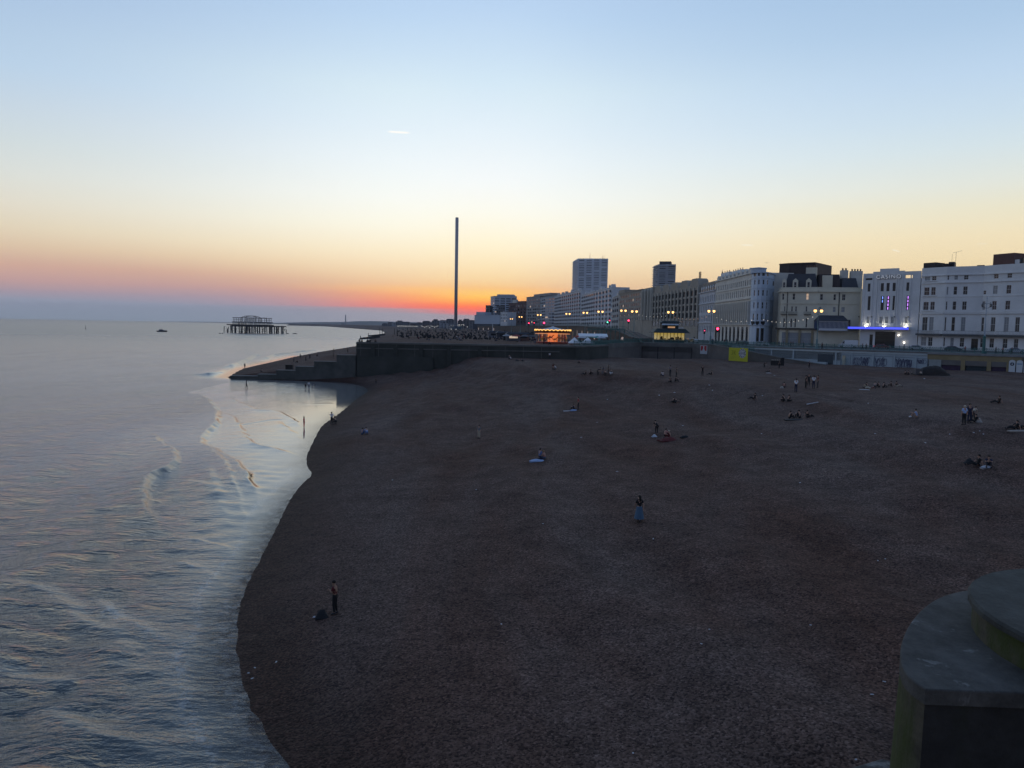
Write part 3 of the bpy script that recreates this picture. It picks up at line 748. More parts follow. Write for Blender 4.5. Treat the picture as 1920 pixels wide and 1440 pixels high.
def on_wall(pts, u0, u1, v0, v1):
    p, d, y = on_line(pts, u0); q, _, y1 = on_line(pts, u1); um = (u0+u1)/2; pm, _, ym = on_line(pts, um)
    return p, d, float(np.linalg.norm(q-p)), zat(um, v1, ym), zat(um, v0, ym)
def scribble(w, h, seed, th=.09, n=7):
    rnd = random.Random(seed); mb = MB()
    x = .15
    k = 0
    while x < w-.8 and k < 60:
        k += 1; lw_ = rnd.uniform(.5, .95); z0 = rnd.uniform(.05, .2)*h; z1 = rnd.uniform(.8, .97)*h
        form = rnd.choice('OOSVC'); L_ = []
        c = lambda fx, fz: (x+fx*lw_, -.012, z0+fz*(z1-z0))
        if form == 'O': L_ = [[c(.5+.45*math.cos(a*math.pi/5), .5+.45*math.sin(a*math.pi/5)) for a in range(11)]]
        elif form == 'C': L_ = [[c(.5+.5*math.cos(a), .5+.5*math.sin(a)) for a in np.linspace(.6, 5.4, 9)], [c(.2, .2), c(.6, .55), c(.3, .9)]]
        elif form == 'E': L_ = [[c(.9, .95), c(.1, .9), c(.1, .05), c(.95, .1)], [c(.1, .5), c(.8, .5)]]
        elif form == 'A': L_ = [[c(0, 0), c(.45, 1), c(.95, .02)], [c(.2, .4), c(.75, .42)]]
        elif form == 'V': L_ = [[c(0, 1), c(.5, 0), c(1, .95)], [c(.2, 1), c(.55, .3), c(.8, .9)]]
        elif form == 'S': L_ = [[c(.9, .85), c(.4, 1), c(.1, .75), c(.5, .5), c(.9, .3), c(.5, 0), c(.05, .15)]]
        else: L_ = [[c(0, 0), c(.1, 1), c(.8, .1), c(.95, 1)]]
        for l_ in L_: mb.path(l_, th*rnd.uniform(.7, 1.3), 4)
        x += lw_*rnd.uniform(.30, .62)
    return mb
for k, (u0, u1, v0, v1, seed) in enumerate(((1600, 1634, 668, 688, 3), (1638, 1665, 669, 690, 8), (1678, 1714, 671, 692, 14), (1716, 1740, 673, 684, 5), (1576, 1596, 670, 688, 22))):
    p, d, w, z0, z1 = on_wall(pw, u0, u1, v0, v1)
    scribble(w, z1-z0, seed, .065 if k < 4 else .04).build('graffiti_mural', SPRAY if k < 4 else mat('pale_spray_paint', (.25, .38, .42), .7, .2), t, (p[0]-b0.x, p[1]-b0.y-.01, z0-b0.z), math.atan2(d[1], d[0]))
for k, (u0, u1, v0, v1) in enumerate(((1577, 1597.5, 665, 689), (1599, 1637, 666, 691.5), (1640, 1676, 668, 694), (1679, 1717, 670, 696.5), (1719.5, 1741, 672, 698))):
    p, d, w, z0, z1 = on_wall(pw, u0, u1, v0, v1); f = MB()
    f.box(0, w, -.05, -.002, z1-z0-.12, z1-z0); f.box(0, .12, -.06, -.002, -.2, z1-z0-.13); f.box(w-.12, w, -.06, -.002, -.2, z1-z0-.13)
    f.build('panel_frame', mat('grey_blue_frame', (.20, .25, .29), .8, .15), t, (p[0]-b0.x, p[1]-b0.y, z0-b0.z), math.atan2(d[1], d[0]))
p, d, w, z0, z1 = on_wall(pw, 1578, 1596.5, 667, 689)
f = MB(); f.box(.3, w*.45, -.035, -.002, -.3, z1-z0); f.build('door', mat('cream_door_paint', (.5, .45, .32), .7, .15), t, (p[0]-b0.x, p[1]-b0.y, z0-b0.z), math.atan2(d[1], d[0]))
p, d, w, z0, z1 = on_wall(pw, 1534, 1563, 664, 686)
f = MB(); f.box(0, w, -.04, -.002, -.4, z1-z0)
f.build('shutter', mat('dark_grey_shutter', (.05, .065, .08), .6, .2, 1, .3, 6), t, (p[0]-b0.x, p[1]-b0.y, z0-b0.z), math.atan2(d[1], d[0]))
f = MB(); f.box(.4, w*.68, -1.3, -.06, -.6, 1.35); f.build('white_lean_to', PALEW, t, (p[0]-b0.x, p[1]-b0.y, z0-b0.z-.3), math.atan2(d[1], d[0]))
for u in (1447, 1488, 1568, 1598, 1637.5, 1677.5, 1718):
    p, d, y = on_line(pw, u); f = MB(); f.box(-.22, .22, -.17, -.003, 4.7-5, PROM-.92-5)
    f.build('pilaster', PALEW, t, (p[0]-b0.x, p[1]-b0.y, 0), math.atan2(d[1], d[0]))
# arches
ar = [PP(1742, 186.7), PP(1920, 174), PP(1990, 169.5)]
b0 = base(ar, 5); OCHRE = mat('ochre_render', (.30, .24, .13), .85, .25, .35)
t = thing('seafront_arches', 'ochre fronted seafront arches with dark purple shutters', 'building', b0)
wall_strip(offs(ar, .9), 4.6, 9.1, .6, BLACK, 'back_wall', t, b0)
wall_strip(ar, 8.75, PROM-.55, 1.0, OCHRE, 'fascia', t, b0)
wall_strip(offs(ar, -.2), PROM-.55, PROM+.02, 1.3, mat('grey_cornice', (.24, .25, .25), .85, .2), 'cornice', t, b0)
PURP = mat('purple_shutter', (.050, .026, .062), .6, .3, .8, .4, 7); TEAL = mat('dark_teal_shutter', (.022, .040, .048), .6, .3, .8, .4, 7)
for (u0, u1, m) in ((1767, 1802, PURP), (1812, 1851, TEAL), (1861, 1888, PURP), (1902, 1935, PURP)):
    p, d, y = on_line(ar, u0); q, _, _ = on_line(ar, u1); w = float(np.linalg.norm(q-p)); f = MB(); f.box(0, w, .30, .36, -.3, 3.05)
    f.build('shutter', m, t, (p[0]-b0.x, p[1]-b0.y, 0), math.atan2(d[1], d[0]))
    f = MB(); f.box(0, w, .20, .29, 3.06, 3.74); f.build('shutter_box', PURP, t, (p[0]-b0.x, p[1]-b0.y, 0), math.atan2(d[1], d[0]))
for (u0, u1) in ((1743, 1766), (1803, 1811), (1852, 1860), (1889, 1901), (1936, 1945)):
    p, d, y = on_line(ar, u0); q, _, _ = on_line(ar, u1); w = float(np.linalg.norm(q-p)); f = MB(); f.box(0, w, -.12, .88, -.4, 3.74)
    f.build('pier', OCHRE if u0 != 1743 else mat('plain_grey_wall', (.30, .33, .33), .85, .2), t, (p[0]-b0.x, p[1]-b0.y, 0), math.atan2(d[1], d[0]))
for k, (u0, u1) in enumerate(((1890, 1902), (1904, 1916), (1918, 1929))):
    p, d, y = on_line(ar, u0); q, _, _ = on_line(ar, u1); w = float(np.linalg.norm(q-p))
    o = thing('door_board', ('white arched board with a round figure badge at the arches', 'white arched board with a blue band at the arches', 'white arched board at the right edge of the arches')[k], 'sign', (p[0]+.1, p[1]-.5, 6.0), math.atan2(d[1], d[0]))
    f = MB(); pts_ = [(0, 0), (w, 0), (w, 2.9)]+[(w/2+w/2*math.cos(a), 2.9+.45*math.sin(a)) for a in np.linspace(.3, math.pi-.3, 5)]+[(0, 2.9)]
    vs = [(x, 0, z) for x, z in pts_]+[(x, .08, z) for x, z in pts_]; n = len(pts_)
    f.add(vs, [tuple(range(n)), tuple(range(n, 2*n))[::-1]]+[(i, n+i, n+(i+1) % n, (i+1) % n) for i in range(n)])
    f.build('board', mat('white_board', (.62, .66, .68), .6, .05), o)
    if k == 0:
        g = MB(); g.tube((w/2, -.02, 2.35), (w/2, -.005, 2.35), .42, n=14); g.build('badge', mat('navy_paint', (.02, .03, .06), .6), o)
        g = MB(); g.tube((w/2, -.035, 2.55), (w/2, -.022, 2.55), .09, n=8); g.add([(w/2-.14, -.03, 2.4), (w/2+.14, -.03, 2.4), (w/2, -.03, 2.02)], [(0, 1, 2)]); g.build('figure_mark', mat('white_board', (.7,.7,.7)), o)
    else:
        g = MB(); g.box(.15, w-.15, -.02, -.004, 2.3, 2.55); g.build('band', mat('blue_band_paint', (.15, .3, .45), .6), o)
# ramp in front of the painted wall
rp = [PP(1330, 231), PP(1400, 213.5), PP(1470, 206), PP(1575, 195)]
b0 = base(rp, 5)
t = thing('beach_ramp', 'low brown walled ramp sloping from the promenade down to the shingle', 'ramp', b0)
zt_ = [zat(1330, 646.5, 231), zat(1400, 659, 213.5), zat(1470, 673, 206), zat(1575, 689, 195)]
wall_strip(rp, 4.6, zt_, 3.2, mat('stained_tan_render', (.2, .2, .2)), 'ramp_body', t, b0)
wall_strip(offs(rp, -.12), [z+.002 for z in zt_], [z+.28 for z in zt_], .4, DKCONC, 'kerb', t, b0)

# railings of green ironwork
def railing(name, label, pts, z, h=1.25, dens=1.4, zs=None, group=None):
    b_ = Vector((pts[0][0], pts[0][1], z)); t = thing(name, label, 'railing', b_, 0, group); P_ = [np.array(p) for p in pts]
    zz_ = zs or [z]*len(P_)
    rail = MB(); lat = MB(); npost = 0
    pm = MB(); pm.lathe([(.11, 0), (.11, .15), (.06, .2), (.06, h-.05), (.1, h), (.09, h+.14), (.02, h+.2)], 6); pme = pm.mesh('post', GREENP)
    for i in range(len(P_)-1):
        L_ = np.linalg.norm(P_[i+1]-P_[i]); n = max(1, int(L_/2.2)); d = (P_[i+1]-P_[i])/n; dz = (zz_[i+1]-zz_[i])/n
        for k in range(n):
            p = P_[i]+d*k; q = p+d; z0 = zz_[i]+dz*k; z1 = z0+dz
            A = lambda f, hh: Vector((p[0]+d[0]*f-b_.x, p[1]+d[1]*f-b_.y, z0+dz*f+hh-z))
            if npost < 99: put('post', pme, t, A(0, 0)); npost += 1
            for hh in (.12, .95, h): rail.tube(A(0, hh), A(1, hh), .055, n=4)
            m = int(2.2*dens*2)
            for j in range(m):
                f0 = j/m; f1 = (j+1)/m
                lat.tube(A(f0, .14), A(f1, .93), .035, n=3, cap=False); lat.tube(A(f1, .14), A(f0, .93), .035, n=3, cap=False)
            for j in range(m): 
                c = A((j+.5)/m, 1.1); lat.ball(c, .10, 5)
    rail.build('rail', GREENP, t); lat.build('lattice', GREENP, t); return t
railing('iron_railing', 'green lattice railing along the promenade above the painted wall and arches', offs([SW[3-1], SW[3], SW[4], SW[5], SW[6]], .5), PROM)
railing('iron_railing', 'green railing above the plain tan wall below the lit kiosk', offs([CURVE[4], SW[0], SW[1], SW[2]], .5), PROM)
railing('iron_railing', 'green railing sloping down the beach ramp beside the yellow banner', offs(rp[:2], 3.0), zt_[0], zs=zt_[:2])
railing('iron_railing', 'green railing curling down from the kiosk to the terrace', offs([CURVE[1], CURVE[2], CURVE[3], CURVE[4]], .5), TOPT)

# ------------------------------------------------------------------ near buildings
# big white hotel on the right
B = Bld('white_hotel', 'long white five storey hotel with a dark balcony at the right edge', 'hotel', [(1722, 228), (1768, 221.5), (1838, 216), (1872, 211), (1925, 205), (2060, 197)], 0, WHITE, back=16)
B.zt = B.z(1, 1800, 499.5)
zr = lambda v: B.z(1, 1790, v)
rows = [(516.5, 524.5), (537.5, 552.5), (565.5, 581), (595, 620.5), (633, 650)]
for i, cols in ((0, [(1733, 1742.5), (1746, 1754)]), (1, [(1775, 1778), (1788, 1794.5), (1806, 1814)]), (2, [(1844, 1849), (1862, 1870)]), (3, [(1887, 1895.5), (1908, 1916)]), (4, [(1934, 1942), (1956, 1964), (1980, 1988), (2004, 2012)])):
    um = {0: 1743, 1: 1794, 2: 1860, 3: 1896, 4: 1950}[i]
    for ri, (v0, v1) in enumerate(rows):
        z1, z0 = zr(v0), zr(v1)
        for ci, (u0, u1) in enumerate(cols):
            if i == 2 and ri == 0 and ci == 0: continue
            if i == 3 and ci == 1 and ri in (0, 1, 2): continue
            s0 = B.hit(i, u0, 545)[0]; s1 = B.hit(i, u1, 545)[0]
            zz1 = z1
            if i == 2 and ci == 0 and ri == 1: zz1 = z0+(z1-z0)*.45
            B.add(i, s0, s1, z0, zz1, 'blind' if (ri*7+ci*3+i) % 4 == 0 else 'sash')
B.add(1, B.hit(1, 1821, 640)[0], B.hit(1, 1834, 640)[0], PROM+.1, zr(634), 'tall_dark')
B.done()
B.cornice([B.zt-2.6, zr(530.5), zr(588.5)], WHITE, .3, .3)
B.cornice([zr(556.5), zr(585)], WHITE, .12, .14, 'string_course')
zb_ = zr(629.5); mb = MB(); rl = MB()
for i in range(len(B.op)):
    L_ = B.seg(i)[2]; a = [B.loc(i, 0, -1.5, zb_), B.loc(i, L_, -1.5, zb_), B.loc(i, L_, -.004, zb_), B.loc(i, 0, -.004, zb_)]
    mb.add(a+[p+Vector((0, 0, .45)) for p in a], [(0,3,2,1),(4,5,6,7),(0,1,5,4),(1,2,6,5),(2,3,7,6),(3,0,4,7)])
    for hh in (.55, 1.45): rl.tube(B.loc(i, 0, -1.4, zb_+hh), B.loc(i, L_, -1.4, zb_+hh), .04, n=4)
    for k in range(int(L_/.35)): rl.tube(B.loc(i, k*.35, -1.4, zb_+.45), B.loc(i, k*.35, -1.4, zb_+1.45), .02, n=3, cap=False)
bal = mb.build('balcony', mat('dark_balcony_soffit', (.10, .10, .10), .8, .2), B.root); rl.build('balcony_rail', DFRAME, bal)
for i, w_, zt__ in ((0, None, None),):   # window surrounds of the left bay
    for ri, (v0, v1) in enumerate(rows[:4]):
        s0 = B.hit(0, 1731, 545)[0]; s1 = B.hit(0, 1756, 545)[0]
        B.bar('sill', 0, s0, s1, -.25, -.004, zr(v1)-.28, zr(v1)-.08, WHITE)
for (u0, u1, v0, m) in ((1732, 1755, 492.5, BROWNCLAD), (1769, 1788, 494, BROWNCLAD), (1779, 1790, 491, DKSLATE), (1832, 1846, 497, BROWNCLAD), (1863, 1902, 475.5, REDBRICK), (1903, 1912, 486.5, WHITE), (1914, 1918, 484, DFRAME)):
    i = 0 if u0 < 1765 else 1 if u0 < 1836 else 2 if u0 < 1870 else 3
    B.rooftop('roof_housing', i, u0, u1, v0, m, 5., 2.5)
a_ = MB(); a_.tube((0, 0, 0), (0, 0, 5.2), .05, n=4); a_.tube((-.9, 0, 4.9), (1.6, 0, 5.5), .035, n=4); a_.tube((-1, 0, 0), (-1, 0, 4.6), .04, n=4)
for k in range(6): a_.tube((-.8+k*.45, -.3, 5.0+k*.1), (-.8+k*.45, .3, 5.0+k*.1), .02, n=3)
B.piece('aerial', 1, a_, DFRAME, B.hit(1, 1789, 500)[0], 4, B.zt-.5)

# casino
B = Bld('casino', 'white art deco casino with a blue neon canopy and purple lit windows', 'casino', [(1613, 240), (1720.5, 228.3)], 0, WHITE, back=14)
CA = B; B.zt = B.z(0, 1700, 521.5)
cols = [(1627, 1632), (1651.5, 1657), (1662, 1668), (1673.5, 1679.5), (1699.5, 1704.5)]
B.grid(0, cols, [(530.5, 546)], 538, 1665, 'dark'); B.grid(0, cols, [(555, 581.5)], 568, 1665, 'tall_dark', styles={(1, 0): 'neon_blue', (2, 0): 'neon_purple', (4, 0): 'neon_purple'})
B.grid(0, [(1625, 1630), (1648.5, 1654.5), (1659, 1665.5), (1670, 1676.5), (1696.5, 1702)], [(593.5, 606)], 600, 1665, 'blind')
B.add(0, B.hit(0, 1640, 640)[0], B.hit(0, 1678, 640)[0], PROM-.1, B.z(0, 1660, 622), 'tall_dark')
B.add(0, B.hit(0, 1630, 640)[0], B.hit(0, 1636, 640)[0], PROM, B.z(0, 1633, 627), 'dark')
B.done(.1)
zz_ = lambda v, u=1665: B.z(0, u, v)
# stepped parapet, with the see-through slot on the right
pa = MB(); ab = lambda u, v=515: B.hit(0, u, v)[0]; L_ = B.seg(0)[2]
zt0 = B.zt
pa.box(.0, ab(1637), 0, .6, zt0-B.zb, zz_(513, 1625)-B.zb)
pa.box(ab(1637)+.003, ab(1650), 0, .6, zt0-B.zb, zz_(509.5, 1643)-B.zb)
pa.box(ab(1650)+.003, ab(1685), -.15, .6, zt0-B.zb, zz_(503.5)-B.zb)
pa.box(ab(1685)+.003, ab(1696), 0, .6, zt0-B.zb, zz_(507.5, 1690)-B.zb)
zs1, zs0 = zz_(515.5, 1704), zz_(520, 1704)
pa.box(ab(1696)+.003, L_, 0, .6, zs1-B.zb, zz_(508.5, 1708)-B.zb); pa.box(ab(1711.5), L_, 0, .6, zt0-B.zb, zs1-.003-B.zb)
pa.box(ab(1696)+.003, ab(1697.5), 0, .6, zt0-B.zb, zs1-.003-B.zb)
B.piece('parapet', 0, pa, WHITE)
sl = MB(); sl.box(ab(1624), ab(1637), -.03, -.003, zz_(524)-B.zb, zz_(520.5)-B.zb); B.piece('vent_slot', 0, sl, BLACK)
pl = MB()
for u in (1646, 1649, 1682, 1685.5, 1622, 1637.5, 1693, 1709): pl.box(ab(u)-.14, ab(u)+.14, -.22, -.003, zz_(612)-B.zb, zz_(514)-B.zb)
B.piece('fluted_pilasters', 0, pl, WHITE)
cn = MB(); cn.box(ab(1600), ab(1713.5), -2.2, -.004, zz_(618)-B.zb, zz_(614)-B.zb)
canopy = B.piece('canopy', 0, cn, WHITE)
ne = MB(); ne.box(ab(1600)-.05, ab(1713.5)+.05, -2.32, -2.205, zz_(618)-B.zb+.05, zz_(613.6)-B.zb)
B.piece('blue_neon_strip', 0, ne, glow('blue_neon', (.0, .004, .85), 1.0)); 
ne2 = MB(); ne2.box(ab(1602), ab(1712), -2.36, -2.325, zz_(616.4)-B.zb, zz_(615.2)-B.zb); B.piece('blue_neon_tube', 0, ne2, glow('bright_blue_neon', (.03, .05, 1.0), 1.1))
FLOOD = glow('floodlight_lens', (1, .93, .72), 45.)
for u in (1625.5, 1659, 1699):
    fl = MB(); fl.box(-.5, .5, -.25, .15, 0, .16); o = B.piece('floodlight', 0, fl, DFRAME, ab(u, 612), -.75, zz_(613.9)+.05)
    le = MB(); le.box(-.42, .42, -.16, .1, .165, .18); le.build('lens', FLOOD, o)
lt = MB()
for u in (1616, 1640, 1683, 1709): lt.box(ab(u)-.16, ab(u)+.16, -.8, -.5, zz_(595)-B.zb, zz_(593)-B.zb); lt.tube((ab(u), -.5, zz_(594)-B.zb), (ab(u), -.01, zz_(597)-B.zb), .03, n=4)
B.piece('spot_bracket', 0, lt, DFRAME)
gp = MB(); 
for u in (1685, 1696): gp.ball((ab(u, 640), -.5, zz_(628 if u == 1685 else 641.5)-B.zb), .22, 6)
B.piece('entrance_lamp', 0, gp, glow('white_lamp', (1, .9, .75), 6))
def text_mesh(body, size, ext, off, m, space=1.0):
    cu = bpy.data.curves.new('lettering', 'FONT'); cu.body = body; cu.size = size; cu.extrude = ext; cu.offset = off; cu.space_character = space; cu.align_x = 'CENTER'
    o = bpy.data.objects.new('lettering', cu); COL.objects.link(o)
    dg = bpy.context.evaluated_depsgraph_get(); me = bpy.data.meshes.new_from_object(o.evaluated_get(dg)); bpy.data.objects.remove(o)
    me.materials.clear(); me.materials.append(m); return me
for nm, off, ext, y, m in (('lettering_backing', .085, .03, -.29, mat('dark_letter_back', (.03, .035, .05), .6)), ('sign_lettering', .0, .06, -.40, glow('lit_letters', (.85, .9, 1), .20))):
    o = put(nm, text_mesh('CASINO', 1.75, ext, off, m, 1.22), B.root, B.loc(0, ab(1667), y, zz_(522.5)), B.ang(0)); o.rotation_euler = (math.pi/2, 0, B.ang(0))
# cream corner building
B = Bld('cream_building', 'cream four storey corner building with dormers and a blue bay window', 'building', [(1456.5, 256), (1463, 250.5), (1531, 245.5), (1610, 244)], 0, CREAM, back=13)
B.zt = B.z(1, 1495, 538.5)
zz_ = lambda v, u=1495: B.z(1, u, v)
r1, r2, r3 = (550.5, 562), (574.5, 584), (597.5, 614)
B.grid(1, [(1466.5, 1470.5), (1486, 1491), (1511.5, 1516.5)], [r1], 556, 1495, 'sash', styles={(2, 0): 'lit'})
B.grid(1, [(1464, 1466.5), (1470, 1472.5), (1483.5, 1486.5), (1491, 1494), (1510.5, 1513.5)], [r2], 580, 1495)
B.grid(1, [(1463, 1465.5), (1468.5, 1471.5), (1482, 1485), (1489.5, 1492.5), (1510.5, 1513.5)], [r3], 606, 1495)
B.grid(2, [(1538, 1543), (1563, 1567.5), (1579, 1585.5)], [r1], 556, 1495); B.grid(2, [(1536, 1540), (1561.5, 1567), (1577.5, 1584)], [r2], 580, 1495, 'blind'); B.grid(2, [(1588, 1595)], [r3], 606, 1495)
B.add(1, 0.6, B.seg(1)[2]-.8, PROM+.1, zz_(621)-.4, 'blind')
B.done(.9)
B.cornice([zz_(547.5)], CREAM, .55, .5); B.cornice([zz_(569.6)], CREAM, .2, .2, 'string_course'); B.cornice([zz_(618)], mat('dark_fascia', (.10, .09, .075), .8, .2), .7, .55, 'fascia')
COL_ = mat('shopfront_stone', (.30, .25, .16), .85, .2)
for u in (1459.5, 1475.5, 1499, 1523):
    i = 0 if u < 1462 else 1; f = MB(); f.box(-.35, .35, -.45, -.005, 0, zz_(618.5)-PROM+.3); B.piece('column', i, f, COL_, B.hit(i, u, 630)[0], 0)
for (u0, u1) in ((1459+4.5, 1475), (1478, 1495), (1507.5, 1521)):
    bk = MB(); s0, s1 = B.hit(1, u0, 588)[0], B.hit(1, u1, 588)[0]; zb_ = zz_(590)-B.zb
    bk.box(s0, s1, -.7, -.005, zb_, zb_+.12)
    k = s0
    while k < s1: bk.tube((k, -.66, zb_), (k, -.66, zb_+.95), .03, n=3, cap=False); k += .22
    bk.tube((s0, -.66, zb_+.95), (s1, -.66, zb_+.95), .04, n=4); B.piece('window_balcony', 1, bk, DFRAME)
for u in (1475.5,): 
    f = MB(); f.tube((0, -.12, 0), (0, -.12, zz_(545)-zz_(617)), .11, n=6); B.piece('drainpipe', 1, f, DFRAME, B.hit(1, u, 580)[0], 0, zz_(617))
f = MB(); f.tube((0, -.12, 0), (0, -.12, zz_(545)-zz_(610)), .14, n=6); B.piece('drainpipe', 2, f, DFRAME, B.hit(2, 1572.5, 580)[0], 0, zz_(610))
# bay window with hipped roof
s0 = B.hit(1, 1527, 606)[0]; Lb = B.hit(2, 1584, 606)[0]; z0b, z1b = zz_(617.5, 1510), zz_(601.5, 1510)
bw = MB(); bw.prism([(0, -2.6), (Lb, -2.6), (Lb+.9, -.005), (-.9, -.005)], 0, z1b-z0b)
bay = B.piece('bay_window', 2, bw, mat('blue_bay_glass', (.03, .06, .14), .12, .2, spec=.6), 0, 0, z0b)
mu = MB(); n_ = 22
for k in range(n_+1): mu.box(Lb*k/n_-.05, Lb*k/n_+.05, -2.68, -2.605, .02, z1b-z0b)
mu.box(-.1, Lb+.1, -2.75, -2.605, -.3, .45); mu.box(-.1, Lb+.1, -2.75, -2.605, z1b-z0b-.25, z1b-z0b)
mu.build('mullions', mat('white_timber', (.6, .62, .66), .6, .05), bay)
hr = MB(); H_ = z1b-z0b; A = [(-.4, -3.0), (Lb+.4, -3.0), (Lb+1.1, -.006), (-1.1, -.006)]
hr.add([(x, y, H_+.01) for x, y in A]+[(1.0, -.9, H_+1.9), (Lb-1.0, -.9, H_+1.9), (Lb-.6, -.006, H_+1.9), (.6, -.006, H_+1.9)], [(0,1,5,4),(1,2,6,5),(3,0,4,7),(4,5,6,7),(0,3,2,1)])
hr.build('bay_roof', DKSLATE, bay)
# mansard, dormers, chimneys
zt_c = B.zt
m_ = MB(); L1 = B.seg(1)[2]; L2 = B.seg(2)[2]; zr_ = zz_(512.5)
m_.prism([(0.4, .9), (L1-.2, .9), (L1-.2, 11.5), (.4, 11.5)], zt_c-.88-B.zb, zr_-B.zb, inset=.22); B.piece('mansard_roof', 1, m_, DKSLATE)
m_ = MB(); zr2 = zz_(513.5, 1530)
m_.prism([(0.4, 1.2), (L2*.55, 1.2), (L2*.55, 11.5), (.4, 11.5)], zt_c-.88-B.zb, zr2-B.zb, inset=.12); B.piece('roof_block', 2, m_, BROWNCLAD)
m_ = MB(); m_.prism([(L2*.56, .9), (L2-.3, .9), (L2-.3, 11.5), (L2*.56, 11.5)], zt_c-.88-B.zb, zz_(520, 1530)-B.zb, inset=.25); B.piece('mansard_roof', 2, m_, DKSLATE)
f = MB(); f.box(0, B.hit(2, 1562, 530)[0]-B.hit(2, 1544, 530)[0], 0, 4, 0, zz_(516, 1530)-zt_c+.9); B.piece('cream_stair_block', 2, f, CREAM, B.hit(2, 1544, 530)[0], .5, zt_c-.88)
for (u0, u1) in ((1466, 1474), (1486, 1496), (1511, 1521)):
    a0, a1 = B.hit(1, u0, 532)[0], B.hit(1, u1, 532)[0]; w = a1-a0; h_ = zz_(526)-zt_c+.9
    d_ = MB(); d_.box(0, w, 0, 2.6, 0, h_); d_.add([(0,0,h_),(w,0,h_),(w/2,0,h_+.8),(0,2.6,h_),(w,2.6,h_),(w/2,2.6,h_+.8)], [(0,1,2),(4,3,5),(1,4,5,2),(3,0,2,5)])
    o = B.piece('dormer', 1, d_, CREAM, a0, .55, zt_c-.88)
    k, (fm, gm, _) = win_meshes(w*.5, h_*.7, 'sash'); q = put('dormer_window', fm, o, (w*.25, -.09, .45)); put('pane', gm, q)
for i, u0, u1, v0, n_ in ((1, 1511.5, 1532, 501.5, 6), (2, 1579, 1591, 506.5, 4), (2, 1597, 1618, 508, 8)):
    B.rooftop('chimney', i, u0, u1, v0, CREAM if i == 1 else STONE, 2.2, 3.5, pots=n_)
# brick plant block behind
t = Bld('brick_tower_block', 'dark brown flat roofed block rising behind the cream building', 'building', [(1456, 285), (1474, 281), (1523, 276)], 0, BROWNCLAD, back=18)
t.zt = t.z(1, 1500, 492.5); t.done(.2); t.cornice([t.zt-.5], BROWNCLAD, .25, .45)
# terrace of cream stucco houses, with the pale blue round corner
B = Bld('stucco_terrace', 'cream stucco terrace of tall sash windows under pale chimneys', 'building', [(1339, 312), (1404.5, 263)], 0, STONE, back=15)
B.zt = B.z(0, 1403, 512)
rows = [(524.5, 535), (542.5, 555.5), (565, 582.5), (586, 606.5)]
L_ = B.seg(0)[2]; z_ = lambda v: B.z(0, 1403, v)
n_ = 18
for ri, (v0, v1) in enumerate(rows):
    for k in range(n_):
        c = L_*(k+.5)/n_; w = .95 if ri < 2 else 1.25
        B.add(0, c-w/2, c+w/2, z_(v1), z_(v0), 'blind' if (k*5+ri*3) % 7 == 0 else 'sash')
for k in range(9): B.add(0, L_*(k+.5)/9-1.4, L_*(k+.5)/9+1.4, PROM+.15, z_(612.5), 'tall_dark')
B.done(.6); B.cornice([B.zt-.5, z_(560.5), z_(609.5)], STONE, .5, .4); B.cornice([z_(538.5), z_(584.8)], STONE, .25, .22, 'string_course')
for k in range(n_+1):
    f = MB(); f.box(-.28, .28, -.85, -.005, 0, z_(565)-z_(607.5)); B.piece('bay_pier', 0, f, STONE, min(L_-.3, max(.3, L_*k/n_)), 0, z_(607.5))
for k in range(0, n_, 2):
    f = MB(); w = L_/n_*1.1; f.box(-w/2, w/2, 0, 1.2, 0, 1.1); f.add([(-w/2,0,1.1),(w/2,0,1.1),(0,0,1.9),(-w/2,1.2,1.1),(w/2,1.2,1.1),(0,1.2,1.9)], [(0,1,2),(4,3,5),(1,4,5,2),(3,0,2,5)])
    B.piece('gable', 0, f, STONE, L_*(k+1)/n_, .1, B.zt-.08)
for (u0, u1, v0, n__, m) in ((1352, 1367, 511, 7, WHITE), (1372, 1389, 507, 8, WHITE), (1398, 1408.5, 508, 6, STONE)):
    B.rooftop('chimney_stack', 0, u0, u1, v0, m, 1.6, 3.0, pots=n__)
pts = [(1405, 262.3), (1409, 258.5), (1416, 255.8), (1424, 254.8), (1433, 255.5), (1441, 258), (1455, 268)]
B = Bld('blue_corner_house', 'pale blue rounded corner house with arched attic lights and a lunette band', 'building', pts, 0, PALEBLUE, back=9, bdir=(.75, .66))
B.zt = B.z(3, 1428, 509.5); z_ = lambda v: B.z(3, 1428, v)
for ri, (v0, v1) in enumerate([(511.2, 517), (524, 533), (543.5, 554.5), (566.5, 578.5), (588, 600.5)]):
    for i, cols in ((1, [(1410, 1412.3), (1413.2, 1415.6)]), (2, [(1417, 1419.4), (1420.6, 1423.2)]), (3, [(1425, 1428), (1429.4, 1432.4)]), (4, [(1434, 1436), (1437.5, 1439.5)])):
        if ri == 0: cols = [(cols[0][0], cols[-1][1])]
        for u0, u1 in cols: B.add(i, B.hit(i, u0, 550)[0], B.hit(i, u1, 550)[0], z_(v1), z_(v0), 'half' if ri else 'dark')
B.add(3, B.hit(3, 1426, 625)[0], B.hit(3, 1432.5, 625)[0], PROM, z_(615), 'tall_dark'); B.add(2, B.hit(2, 1418, 625)[0], B.hit(2, 1423.5, 625)[0], PROM, z_(615), 'tall_dark')
for v in (528, 548): B.add(5, B.hit(5, 1449, v)[0], B.hit(5, 1453, v)[0], z_(v+5), z_(v-4), 'dark')
B.done(.3); B.cornice([B.zt-.35, z_(610)], PALEBLUE, .4, .35); B.cornice([z_(521), z_(540), z_(562), z_(584)], PALEBLUE, .15, .15, 'string_course')
